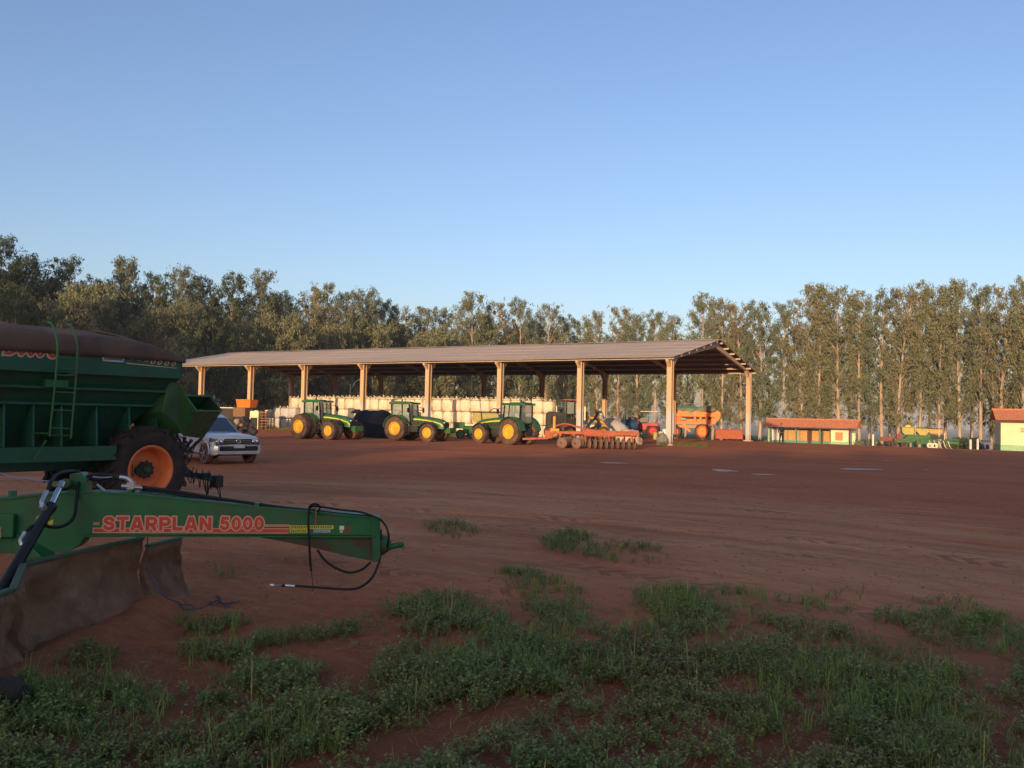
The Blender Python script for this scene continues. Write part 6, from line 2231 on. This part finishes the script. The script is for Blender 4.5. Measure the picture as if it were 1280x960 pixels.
def dec3(pa, pb, mt):
    (x0, z0), (x1, z1) = bl_(*pa), bl_(*pb)
    m = MB(); m.hexa([(x0, -.077, z1), (x1, -.077, z1), (x1, -.0741, z1), (x0, -.0741, z1), (x0, -.077, z0), (x1, -.077, z0), (x1, -.0741, z0), (x0, -.0741, z0)]); m.build('stripe', mt, lv)
dec3((-50, 658.3), (4.4, 661.6), M_redt); dec3((-50, 664.8), (4.4, 670), M_redt)
# clevis, ram and its fittings
m = MB()
c1 = B3(92, 600, 8.55)
P = [bl_(84, 622), bl_(86, 592.5), bl_(100, 591), bl_(107, 600), bl_(107, 622)]
m.prism(P, 'y', .02, .20); m.build('clevis', M_green, lv, bevel=.01)
m = MB(); a = B3(81, 604, 8.35); b_ = B3(88, 605, 8.6); m.cyl(a, b_, .045, n=16); a2 = B3(68, 605, 8.3); m.cyl(a2, b_, .028, n=12); m.build('pivot_pin', M_tgreen, lv, smooth=40)
r0, r1 = B3(76, 606, 8.25), B3(64, 632, 8.1)
m = MB(); m.cyl(r0, r1, .026, n=14); m.build('ram_rod', M_chrome, lv, smooth=40)
m = MB(); m.cyl(B3(77.5, 603, 8.27), B3(74.5, 609.5, 8.22), .032, n=12); m.build('rod_end', M_steel, lv, smooth=40)
r2 = B3(-4, 748, 7.3)
m = MB(); m.tube([r1 + (r1 - r2).normalized() * .01, r1, r1.lerp(r2, .04), r1.lerp(r2, .05), r2], [.047, .055, .055, .047, .047], 18); m.build('ram_barrel', M_black, lv, smooth=40)
for pts_, c0, c1 in (([(54, 634, 8.0), (52, 628, 8.0), (55, 621, 8.05), (59, 614, 8.1)], (56, 635, 7.98), (52, 633, 8.0)),
                     ([(28, 681, 7.75), (26, 676, 7.75), (29, 670, 7.78), (32, 665, 7.8)], (31, 682, 7.75), (26, 680, 7.75))):
    m = MB(); m.tube(catmull([B3(*q) for q in pts_], 4), .020, 8); m.cyl(B3(*c0), B3(*c1), .028, n=8)
    m.build('elbow_fitting', M_steel, lv, smooth=40)


def hose(pts, r=.014, name='hose', mt=None, k=7):
    m = MB(); m.tube(catmull([B3(*p_) for p_ in pts], k), r, 7)
    return m.build(name, mt or M_hose, lv, smooth=60)


hose([(59, 614, 8.1), (63, 604, 8.15), (70, 594, 8.3), (82, 590, 8.45), (96, 590, 8.6), (110, 597, 8.6), (122, 600, 8.65), (140, 597, 8.7), (155, 600, 8.7)], .017)
hose([(32, 665, 7.8), (40, 658, 7.85), (52, 656, 7.95), (66, 659, 8.05), (80, 657, 8.15), (90, 650, 8.25), (94, 640, 8.35), (95.5, 622, 8.45), (98, 606, 8.5), (108, 596, 8.6), (126, 593, 8.65), (146, 596, 8.7), (156, 601, 8.7)], .016)
hose([(116, 596, 8.6), (130, 597, 8.65), (145, 595.5, 8.7)], .009, 'steel_pipe', M_steel)
m = MB()
m.tube(catmull([B3(150, 596.5, 8.7), B3(158, 598, 8.7), B3(164, 602, 8.7), B3(164, 611, 8.7)], 4), .022, 8)
m.cyl(B3(152, 607.5, 8.65), B3(178, 610, 8.7), .022, n=10); m.box(tuple(B3(164, 607, 8.68)), (.07, .06, .07))
m.build('hydraulic_coupling', M_steel, lv, smooth=40)
m = MB(); m.tube([B3(121, 606, 8.6), B3(126, 610, 8.6), B3(131, 614, 8.6)], .014, 6); m.build('grease_fitting', M_steel, lv)
for dy, r, dd in ((0, .015, 0), (3.5, .015, .05), (1.5, .015, .12)):
    hose([(176, 608.5 + dy, 8.7 + dd), (210, 612.5 + dy, 8.7 + dd), (250, 619 + dy, 8.72 + dd), (300, 627 + dy, 8.75 + dd), (350, 634 + dy * .6, 8.8 + dd), (390, 638.5 + dy * .5, 8.85 + dd), (430, 643 + dy * .4, 8.87 + dd), (468, 646 + dy * .3, 8.9 + dd)], r)
hose([(385, 638, 8.7), (390, 633, 8.7), (397, 633, 8.75), (408, 634.5, 8.8), (428, 637.5, 8.85), (450, 640, 8.87), (466, 645, 8.88)], .011)
hose([(388, 642, 8.7), (386, 636, 8.68), (389, 631, 8.68), (395, 630, 8.7), (400, 634, 8.72), (396, 640, 8.72), (391, 636, 8.7)], .010)
hose([(386, 636, 8.66), (385.5, 655, 8.66), (386.5, 680, 8.66), (388, 704, 8.68), (389, 714, 8.68)], .012)
hose([(389, 714, 8.68), (390.5, 726, 8.68), (391, 741, 8.68)], .004, 'chain', M_dark)
m = MB(); a = B3(391, 741, 8.68); m.ell(tuple(a), (.02, .02, .015), 8, 6); m.build('chain_hook', M_rust, lv)
hose([(394, 634, 8.66), (395, 645, 8.66), (394, 657, 8.66)], .007, 'tie_strap', M_rust)
hose([(466, 645, 8.8), (476, 650, 8.75), (483, 659, 8.7), (486, 672, 8.7), (484, 684, 8.8)], .011)
hose([(397, 688, 8.9), (405, 699, 8.85), (418, 709, 8.8), (436, 715.5, 8.8), (452, 712, 8.8), (463, 703, 8.85)], .013)
hose([(476, 662, 8.95), (475.5, 690, 8.9), (473, 705, 8.85), (465, 722, 8.8), (452, 733, 8.75), (438, 736.5, 8.7), (415, 735.5, 8.7), (380, 733, 8.7), (352, 732, 8.7)], .013)
m = MB(); m.cyl(B3(357, 732, 8.7), B3(369, 732.8, 8.7), .019, n=8); m.cyl(B3(338, 731.5, 8.7), B3(343, 731.6, 8.7), .018, n=8); m.cyl(B3(342, 731.7, 8.7), B3(357, 732, 8.7), .009, n=6); m.build('hose_end', M_steel, lv, smooth=40)
hose([(-20, 587, 9.0), (0, 591, 8.9), (20, 597, 8.7), (45, 600, 8.5), (66, 602, 8.35)], .006, 'cable', mat('pale_blue_cable', (.22, .27, .36), rough=.6))

# muddy scraper blade: curved mould-board in segments standing on the ground
def blade_seg(pa, pb, zt_a, zt_b, name='blade', bulge=.24, depth=0.02):
    """pa, pb: bottom line ends in the world (x, y); the mould-board faces +x"""
    pa, pb = Vector((*pa, 0)), Vector((*pb, 0))
    d = (pb - pa).normalized(); nrm = Vector((d.y, -d.x, 0))
    nu, nv = 40, 16
    V, F = [], []
    for side in (0, 1):
        for i in range(nu + 1):
            for j in range(nv + 1):
                u, v = i / nu, j / nv
                zt = zt_a + (zt_b - zt_a) * u
                c = pa.lerp(pb, u)
                back = -bulge * .6 * math.sin(math.pi * (v * .9 + .02)) * .8 - .03 * v
                mud = 0
                if side == 0:
                    q = Vector((c.x * 1.5, c.y * 1.5, v * zt * 1.8))
                    mm_ = mnoise.noise(q * 1.3) + .45 * mnoise.noise(q * 4.0) + .2 * mnoise.noise(q * 11.0)
                    mud = max(0, .03 + .15 * mm_ + .05 * max(0, mnoise.noise(q * 2.3 + Vector((3, 1, 0))))) * (1 - max(0, v - .90) * 10 if v > .90 else 1) * (1 - .45 * v) + .07 * (1 - v) ** 2
                else:
                    back -= depth
                p = c + nrm * (back + mud)
                V.append(BMi @ Vector((p.x, p.y, v * zt - .02)))
    k = nv + 1; tot = (nu + 1) * k
    for side in (0, 1):
        for i in range(nu):
            for j in range(nv):
                a = side * tot + i * k + j
                F.append((a, a + 1, a + k + 1, a + k))
    for i in range(nu):
        a = i * k + nv; F.append((a, a + k, a + k + tot, a + tot)); a = i * k; F.append((a, a + k, a + k + tot, a + tot))
    for j in range(nv):
        F.append((j, j + 1, j + 1 + tot, j + tot)); a = nu * k + j; F.append((a, a + 1, a + 1 + tot, a + tot))
    m = MB(); m.add(V, F)
    o = m.build(name, M_mud, lv, smooth=70)
    # bare green top edge strip
    P0 = pa + nrm * (-bulge * .6 * math.sin(math.pi * .92) * .8 - .03 - depth / 2); P1 = pb + nrm * (-bulge * .6 * math.sin(math.pi * .92) * .8 - .03 - depth / 2)
    m = MB(); m.bar(BMi @ Vector((P0.x, P0.y, zt_a - .005)), BMi @ Vector((P1.x, P1.y, zt_b - .005)), .06, .03); m.build('top_edge', mat('dusty_green_edge', (.03, .13, .045), (.10, .10, .08), rough=.7, scale=5), o, bevel=.006)
    return o


def ground_z(x, y):
    ix = np.clip(np.searchsorted(xs, x) - 1, 0, nx - 2); iy = np.clip(np.searchsorted(ys, y) - 1, 0, ny - 2)
    fx = (x - xs[ix]) / (xs[ix + 1] - xs[ix]); fy = (y - ys[iy]) / (ys[iy + 1] - ys[iy])
    return (Z[iy, ix] * (1 - fx) + Z[iy, ix + 1] * fx) * (1 - fy) + (Z[iy + 1, ix] * (1 - fx) + Z[iy + 1, ix + 1] * fx) * fy


def tp(px, py, d):
    p = at(px, py, d); return p


tB0, tB1 = tp(30, 704, 7.62), tp(178, 672, 9.05)
tA0, tA1 = tp(184, 682, 9.25), tp(226, 672, 9.85)
tC1 = tp(15, 736, 6.93); tC0 = Vector((tC1.x + .05, 5.0, 0))
OFFX = .06
blade_seg((tB0.x + OFFX, tB0.y), (tB1.x + OFFX, tB1.y), tB0.z, tB1.z)
blade_seg((tA0.x + OFFX, tA0.y), (tA1.x + OFFX, tA1.y), tA0.z, tA1.z)
blade_seg((tC0.x + OFFX, tC0.y), (tC1.x + OFFX, tC1.y), tC1.z, tC1.z)
blade_seg((tC1.x + OFFX, tC1.y + .01), (tB0.x + OFFX, tB0.y - .01), tC1.z, tB0.z, bulge=.10)
m = MB()
a0 = BMi @ Vector((tB0.x - .35, 7.2, .42)); a1 = BMi @ Vector((tB0.x - .2, 9.0, .45))
m.bar(a0, a1, .16, .16); m.bar(BMi @ Vector((-4.9, 7.3, .5)), BMi @ Vector((-4.3, 7.4, .42)), .14)
m.bar(BMi @ Vector((-4.75, 8.5, .78)), BMi @ Vector((-4.2, 8.3, .42)), .18)
m.build('blade_carrier', M_green, lv, bevel=.01)
# far side wheel and axle of the leveller, mostly outside the picture, carry the frame
lwm = wheel_meshes(.42, .26, .22, 16, M_tyre, M_green)
for y in (6.2, 8.6):
    p_ = BMi @ Vector((-7.0, y, .42)); w = put_wheel(lv, tuple(p_), -1, lwm, math.pi / 2 - bang)
m = MB(); m.bar(BMi @ Vector((-7.0, 6.0, .42)), BMi @ Vector((-7.0, 8.8, .42)), .12); m.bar(BMi @ Vector((-7.0, 8.4, .45)), BMi @ Vector((-6.3, 8.45, .8)), .16); m.build('axle', M_green, lv)

# blue rope from the blade to the ground
def rope(pts, r, name, label, mt):
    m = MB(); m.tube(catmull(pts, 6), r, 6)
    return tag(m.build(name, mt, smooth=60), label, 'rope')


g1 = ground_at(232, 762)
P = [tp(182, 678, 8.95) + Vector((.02, 0, .05)), tp(184, 700, 8.9), tp(192, 724, 8.8), tp(205, 745, 8.75), Vector((*ground_at(222, 760).xy, .06))]
for q in ((232, 763), (243, 759), (236, 757), (226, 761), (238, 764), (250, 758), (262, 752), (272, 748), (280, 751), (300, 750)):
    g = ground_at(*q); P.append(Vector((g.x, g.y, float(ground_z(np.array([g.x]), np.array([g.y]))[0]) + .008)))
rope(P, .006, 'rope', 'blue rope hanging from the muddy blade and coiled on the red ground', M_blue)
P = []
for q in ((262, 749), (268, 753), (276, 746), (270, 744), (284, 755), (290, 748)):
    g = ground_at(*q); P.append(Vector((g.x, g.y, float(ground_z(np.array([g.x]), np.array([g.y]))[0]) + .008)))
rope(P, .005, 'rope', 'short tangled end of blue rope lying right of the coil', M_blue)

# dark log at the bottom left
g = ground_at(0, 893)
m = MB()
pts = [Vector((-1.2, .10, .11)), Vector((-.6, .03, .11)), Vector((-.1, 0, .11)), Vector((.14, 0, .105)), Vector((.19, 0, .10))]
m.tube(pts, [.13, .12, .115, .105, .07], 14)
o = m.build('log', M_log, smooth=50); o.location = (g.x - .1, g.y + .1, 0); tag(o, 'dark sawn log lying in the weeds at the bottom left corner', 'log')

# ------------------------------------------------------------------ weeds and grass
def smoothmask(px, py):
    """how overgrown the ground is at that place, laid out after the photograph"""
    D = np.zeros_like(px)
    for cx, cy, rx, ry, w in PATCH:
        q = ((px - cx) / rx) ** 2 + ((py - cy) / ry) ** 2
        D = np.maximum(D, w * np.clip(1.35 - q, 0, 1))
    return D


PATCH = [(712, 680, 34, 15, 1), (770, 690, 52, 13, 1), (815, 700, 22, 8, .7), (560, 660, 30, 8, .55), (580, 668, 24, 7, .55), (655, 722, 42, 13, .8), (690, 740, 50, 14, .5), (280, 718, 28, 6, .5), (272, 706, 26, 7, .4),
         (262, 778, 48, 11, .65), (600, 765, 130, 24, .9), (540, 760, 60, 16, .8), (640, 800, 150, 30, .95), (890, 755, 90, 24, 1), (850, 748, 60, 18, .6), (990, 775, 90, 24, .7), (1170, 775, 90, 24, .95), (1220, 800, 70, 20, .6), (1050, 745, 40, 8, .3),
         (330, 815, 100, 24, .85), (420, 800, 60, 22, .5), (100, 830, 60, 18, .5), (40, 810, 70, 20, .6), (120, 870, 130, 36, .75), (60, 930, 140, 60, .85), (350, 870, 130, 60, .8), (300, 940, 200, 50, .7), (420, 900, 110, 60, .8),
         (700, 830, 220, 50, 1), (850, 850, 220, 60, 1), (560, 850, 120, 40, .85), (1000, 830, 180, 50, .9), (1090, 850, 130, 40, .9), (900, 900, 260, 40, .85), (620, 930, 120, 30, .5), (700, 945, 90, 22, .45), (1010, 930, 180, 60, .9), (1180, 920, 150, 60, .8),
         (1270, 930, 120, 70, .8), (1100, 900, 200, 50, .85), (960, 800, 200, 30, .75), (500, 840, 80, 30, .7), (1262, 740, 30, 10, .0), (490, 690, 18, 8, .12), (640, 990, 700, 50, .7), (1400, 840, 140, 90, .7), (-140, 880, 150, 90, .7)]
HOLES = [(860, 920, 60, 16), (760, 905, 70, 14), (560, 905, 60, 14), (1215, 825, 60, 14), (520, 925, 40, 12), (430, 845, 40, 16), (1130, 830, 40, 12), (250, 860, 40, 12), (190, 900, 50, 14), (80, 850, 50, 12), (60, 930, 60, 14), (330, 940, 50, 12), (1000, 880, 50, 12), (660, 870, 50, 10)]


def sample_ground(n, seed):
    r = np.random.default_rng(seed)
    y = 3.0 + (r.random(n) ** 1.6) * 14.0
    x = r.uniform(-.82, .82, n) * (y + 1.2)
    z = gz(x, y)
    c_, s_ = math.cos(PITCH), math.sin(PITCH)
    zz = z - EYE
    d = y * c_ + zz * s_; u = zz * c_ - y * s_
    Xp, Yp = FPX * x / d, -FPX * u / d
    c_, s_ = math.cos(ROLL), math.sin(ROLL)
    px, py = 640 + Xp * c_ - Yp * s_, 480 + Xp * s_ + Yp * c_
    # off-frame below: the cover simply goes on
    D = smoothmask(px, np.minimum(py, 1000))
    for cx, cy, rx, ry in HOLES:
        D = D * (1 - .9 * np.exp(-(((px - cx) / rx) ** 2 + ((py - cy) / ry) ** 2)))
    nz1 = fbm(x * 1.6 + 40, y * 1.6, 4); nz2 = fbm(x * 6, y * 6 + 9, 3)
    D = D * np.clip((nz1 - .34) * 5.0, .08, 1) * np.clip((nz2 - .25) * 3.5, .1, 1)
    keep = r.random(n) < D
    # nothing grows through the blade or the log
    keep &= ~((x < -3.55) & (x > -4.5) & (y > 4.9) & (y < 10))
    return x[keep], y[keep], D[keep], px[keep], py[keep]


def weed_template(seed, h=.125, stems=4, leaves=9, ls=.016):
    r = random.Random(seed)
    V, F, C = [], [], []
    for s in range(stems):
        a = r.uniform(0, 6.28); lean = r.uniform(.15, .9)
        pts = []
        hh = h * r.uniform(.6, 1.2)
        for k in range(4):
            t = k / 3
            rr = lean * hh * (t ** 1.3)
            pts.append(Vector((math.cos(a) * rr, math.sin(a) * rr, hh * t * (1 - .3 * lean * t))))
        for k in range(3):
            w = .0016
            s1 = Vector((-math.sin(a), math.cos(a), 0)) * w
            n = len(V)
            V += [pts[k] - s1, pts[k] + s1, pts[k + 1] + s1, pts[k + 1] - s1]; F.append((n, n + 1, n + 2, n + 3)); C += [(.8, .75, .6)] * 4
        for l in range(leaves):
            t = .25 + .75 * (l + .5) / leaves
            k = min(2, int(t * 3)); p = pts[k].lerp(pts[k + 1], t * 3 - k)
            b = r.uniform(0, 6.28)
            d = Vector((math.cos(b), math.sin(b), r.uniform(-.1, .9))).normalized()
            sd = d.cross(Vector((r.uniform(-.4, .4), r.uniform(-.4, .4), 1))).normalized()
            L_ = ls * r.uniform(.7, 1.6); W_ = L_ * r.uniform(.30, .45)
            n = len(V)
            V += [p, p + d * L_ * .5 + sd * W_, p + d * L_, p + d * L_ * .5 - sd * W_]; F.append((n, n + 1, n + 2, n + 3))
            g = r.uniform(.7, 1.25); C += [(g * r.uniform(.85, 1.15), g, g * .9)] * 4
    return np.array([tuple(v) for v in V]), np.array(F), np.array(C)


def grass_template(seed, h=.19, blades=9):
    r = random.Random(seed)
    V, F, C = [], [], []
    for s in range(blades):
        a = r.uniform(0, 6.28); lean = r.uniform(.1, .75); hh = h * r.uniform(.5, 1.15)
        base = Vector((r.uniform(-.025, .025), r.uniform(-.025, .025), 0))
        sd = Vector((-math.sin(a), math.cos(a), 0))
        pr = None
        g = r.uniform(.75, 1.25)
        for k in range(4):
            t = k / 3
            p = base + Vector((math.cos(a), math.sin(a), 0)) * lean * hh * t ** 2 + Vector((0, 0, hh * (t - .35 * lean * t * t)))
            w = .0032 * (1 - t * .85)
            cur = [p - sd * w, p + sd * w]
            if pr:
                n = len(V); V += [pr[0], pr[1], cur[1], cur[0]]; F.append((n, n + 1, n + 2, n + 3)); C += [(g * .95, g * 1.0, g * .9)] * 4
            pr = cur
    return np.array([tuple(v) for v in V]), np.array(F), np.array(C)


def stalk_template(seed, h=.34):
    r = random.Random(seed)
    V, F, C = [], [], []
    for s in range(2):
        a = r.uniform(0, 6.28); lean = r.uniform(.05, .35); hh = h * r.uniform(.7, 1.2)
        sd = Vector((-math.sin(a), math.cos(a), 0)); pr = None
        for k, w in enumerate((.0009, .0009, .0008, .0026, .0032, .0006)):
            t = k / 5
            p = Vector((math.cos(a), math.sin(a), 0)) * lean * hh * t ** 2 + Vector((0, 0, hh * (.7 * t + .3 * min(1, t * 1.1))))
            cur = [p - sd * w, p + sd * w]
            if pr:
                n = len(V); V += [pr[0], pr[1], cur[1], cur[0]]; F.append((n, n + 1, n + 2, n + 3)); C += [(1.7, 1.35, 1.5)] * 4
            pr = cur
    return np.array([tuple(v) for v in V]), np.array(F), np.array(C)


def stamp(templates, x, y, sc, seed, tint):
    r = np.random.default_rng(seed)
    z = ground_z(x, y) - .004
    which = r.integers(0, len(templates), len(x))
    VV, QQ, CC, off = [], [], [], 0
    for k, (V, F, C) in enumerate(templates):
        i = np.where(which == k)[0]
        if len(i) == 0: continue
        a = r.uniform(0, 6.28, len(i)); s = sc[i] * r.uniform(.75, 1.25, len(i))
        ca, sa = np.cos(a)[:, None], np.sin(a)[:, None]
        P = np.stack([(V[None, :, 0] * ca - V[None, :, 1] * sa) * s[:, None] + x[i][:, None],
                      (V[None, :, 0] * sa + V[None, :, 1] * ca) * s[:, None] + y[i][:, None],
                      V[None, :, 2] * s[:, None] + z[i][:, None]], 2)
        VV.append(P.reshape(-1, 3))
        Q = F[None] + (np.arange(len(i)) * len(V))[:, None, None] + off
        QQ.append(Q.reshape(-1, 4)); off += len(i) * len(V)
        c = C[None] * tint[i][:, None, :]
        CC.append(np.concatenate([c, np.ones(c.shape[:2] + (1,))], 2).reshape(-1, 4))
    return np.concatenate(VV), np.concatenate(QQ), np.concatenate(CC)


M_weed = mat('weed_leaf', (0.25, 0.285, 0.095), (0.20, 0.235, 0.075), rough=.6, attr='tint', transl=.25, spec=.3, scale=2.5)
wt_ = [weed_template(i) for i in range(10)]
gt_ = [grass_template(i + 30) for i in range(8)]
st_ = [stalk_template(i + 60) for i in range(5)]
x, y, D, px, py = sample_ground(95000, 5)
tint = np.stack([.8 + .45 * fbm(x * .8, y * .8, 2), .85 + .3 * fbm(x * .9 + 7, y * .9, 2), np.full(len(x), .95)], 1)
sc = .75 + .65 * fbm(x * 1.3 + 3, y * 1.3, 3) * np.clip(D + .4, .5, 1.2)
V1, Q1, C1 = stamp(wt_, x, y, sc, 8, tint)
x, y, D, px, py = sample_ground(52000, 6)
gm_ = fbm(x * .7 + 21, y * .7 + 3, 3)
gp_ = np.zeros(len(x))
for cx, cy, rx, ry in ((890, 760, 95, 30), (350, 830, 110, 40), (400, 890, 110, 50), (1100, 845, 90, 30), (1000, 930, 120, 50), (1180, 930, 120, 60), (120, 860, 120, 40), (712, 680, 40, 18), (780, 692, 60, 16), (580, 664, 50, 16), (640, 725, 60, 16)):
    gp_ = np.maximum(gp_, np.exp(-(((px - cx) / rx) ** 2 + ((py - cy) / ry) ** 2)))
k = rng.random(len(x)) < np.clip((gm_ - .42) * 3 + gp_ * 1.1, 0, 1) * .75
x, y, D = x[k], y[k], D[k]
tint = np.stack([.78 + .35 * fbm(x, y, 2), 1.0 + .2 * fbm(x + 9, y, 2), np.full(len(x), .85)], 1)
V2, Q2, C2 = stamp(gt_, x, y, .7 + .5 * fbm(x * 1.1, y * 1.1, 2), 9, tint)
x, y, D, px, py = sample_ground(500, 7)
V3, Q3, C3 = stamp(st_, x, y, np.ones(len(x)), 10, np.ones((len(x), 3)))
# dry straw and dead stems between the living plants
def straw_template(seed):
    q = random.Random(seed); V, F, C = [], [], []
    for s in range(5):
        a = q.uniform(0, 6.28); L_ = q.uniform(.05, .16); z0 = q.uniform(.004, .02); z1 = z0 + q.uniform(0, .05)
        cx, cy = q.uniform(-.1, .1), q.uniform(-.1, .1); dx, dy = math.cos(a), math.sin(a); w = q.uniform(.0012, .0028)
        n = len(V); V += [(cx - dy * w, cy + dx * w, z0), (cx + dy * w, cy - dx * w, z0), (cx + dx * L_ + dy * w, cy + dy * L_ - dx * w, z1), (cx + dx * L_ - dy * w, cy + dy * L_ + dx * w, z1)]
        F.append((n, n + 1, n + 2, n + 3)); g = q.uniform(.8, 1.6); C += [(g * 1.3, g * .75, g * .9)] * 4
    return np.array(V), np.array(F), np.array(C)


x, y, D, px, py = sample_ground(9000, 17)
V4, Q4, C4 = stamp([straw_template(i) for i in range(6)], x, y, np.ones(len(x)), 18, np.ones((len(x), 3)))
rs_ = np.random.default_rng(31); y = 4 + rs_.random(5000) ** 1.4 * 12; x = rs_.uniform(-.7, .7, 5000) * y; k = fbm(x * .7 + 5, y * .7, 3) > .5; x, y = x[k], y[k]
V5, Q5, C5 = stamp([straw_template(i + 9) for i in range(6)], x, y, np.full(len(x), .8), 19, np.ones((len(x), 3)))
tag(np_mesh('straw_litter', np.vstack([V4, V5]), np.vstack([Q4, Q5 + len(V4)]), M_weed, smooth=False, col=np.vstack([C4, C5])), 'dry straw litter scattered over the red soil', 'litter', kind='stuff')
weeds = np_mesh('weeds', V1, Q1, M_weed, smooth=False, col=C1); tag(weeds, 'low leafy green weeds creeping over the near ground', 'weeds', kind='stuff')
grass = np_mesh('grass', np.vstack([V2, V3]), np.vstack([Q2, Q3 + len(V2)]), M_weed, smooth=False, col=np.vstack([C2, C3])); tag(grass, 'tufts of green grass with pale seed heads near the camera', 'grass', kind='stuff')

# grass verge along the shed and at the foot of the right front pillar
def verge(pts, n, h, seed, name='verge_grass'):
    r = np.random.default_rng(seed)
    xs_, ys_ = [], []
    for (a, b_, w, cnt) in pts:
        t = r.random(int(cnt)); q = r.normal(0, .5, int(cnt)) * w
        ax, ay, bx, by = a[0], a[1], b_[0], b_[1]
        L_ = math.hypot(bx - ax, by - ay); nx2, ny2 = -(by - ay) / L_, (bx - ax) / L_
        xs_.append(ax + (bx - ax) * t + nx2 * q); ys_.append(ay + (by - ay) * t + ny2 * q)
    x = np.concatenate(xs_); y = np.concatenate(ys_)
    keep = fbm(x * .9, y * .9, 3) > .42
    x, y = x[keep], y[keep]
    V, Q, C = stamp([grass_template(i + 90, h, 7) for i in range(4)], x, y, np.full(len(x), 1.0), seed, np.stack([np.full(len(x), .95), np.full(len(x), .85), np.full(len(x), .75)], 1))
    V = V.copy()
    o = np_mesh(name, V, Q, M_weed, smooth=False, col=C)
    return o


fa = SP + S(-.5, -.2, 0)
pts = [((SP + S(20, .4, 0)).xy, (SP + S(55, .8, 0)).xy, 2.0, 7000), ((SP + S(14, .3, 0)).xy, (SP + S(20, .3, 0)).xy, .8, 900), ((fa.x - 1.3, fa.y - .3), (fa.x + 2.3, fa.y - .2), .7, 1200), ((SP + S(3, .2, 0)).xy, (SP + S(13, .2, 0)).xy, .5, 900)]
o = verge(pts, 0, .30, 12); tag(o, 'thin grass along the front pillars of the shed', 'grass', kind='stuff')

# loose clods on the bare earth
r = np.random.default_rng(21)
n = 14000
y = 4 + r.random(n) ** 1.3 * 26; x = r.uniform(-.7, .7, n) * y
k = fbm(x * .5, y * .5, 3) > .42; x, y = x[k], y[k]
base = np.array([(1, 0, 0), (0, 1, 0), (-1, 0, 0), (0, -1, 0), (0, 0, 1)], float)
tri = np.array([(0, 1, 4, 4), (1, 2, 4, 4), (2, 3, 4, 4), (3, 0, 4, 4)])
s = (.005 + .024 * r.random(len(x)) ** 5)
P = base[None] * s[:, None, None] * r.uniform(.6, 1.3, (len(x), 5, 3)); P[:, :, 2] *= .7
P = P + np.stack([x, y, ground_z(x, y)], 1)[:, None, :]
T3 = (tri[:, :3][None] + (np.arange(len(x)) * 5)[:, None, None]).reshape(-1, 3)
cl = np_mesh('dirt_clods', P.reshape(-1, 3), T3, mat('clod_earth', (.34, .13, .06), (.22, .085, .042), rough=.95, scale=3), smooth=False)
tag(cl, 'small red clods scattered over the yard', 'clods', kind='stuff')

# ------------------------------------------------------------------ the air: one closed box of even haze
hz_m = bpy.data.materials.new('haze_air'); hz_m.use_nodes = True
hn = hz_m.node_tree; hn.nodes.clear()
ho = hn.nodes.new('ShaderNodeOutputMaterial'); hv = hn.nodes.new('ShaderNodeVolumePrincipled')
hv.inputs['Color'].default_value = (0.85, 0.9, 1.0, 1); hv.inputs['Density'].default_value = 0.00022; hv.inputs['Anisotropy'].default_value = 0.0
hn.links.new(hv.outputs[0], ho.inputs['Volume'])
m = MB(); m.box((0, 0, -20), (9200, 9200, 110))
hzo = m.build('haze', hz_m); tag(hzo, kind='stuff')
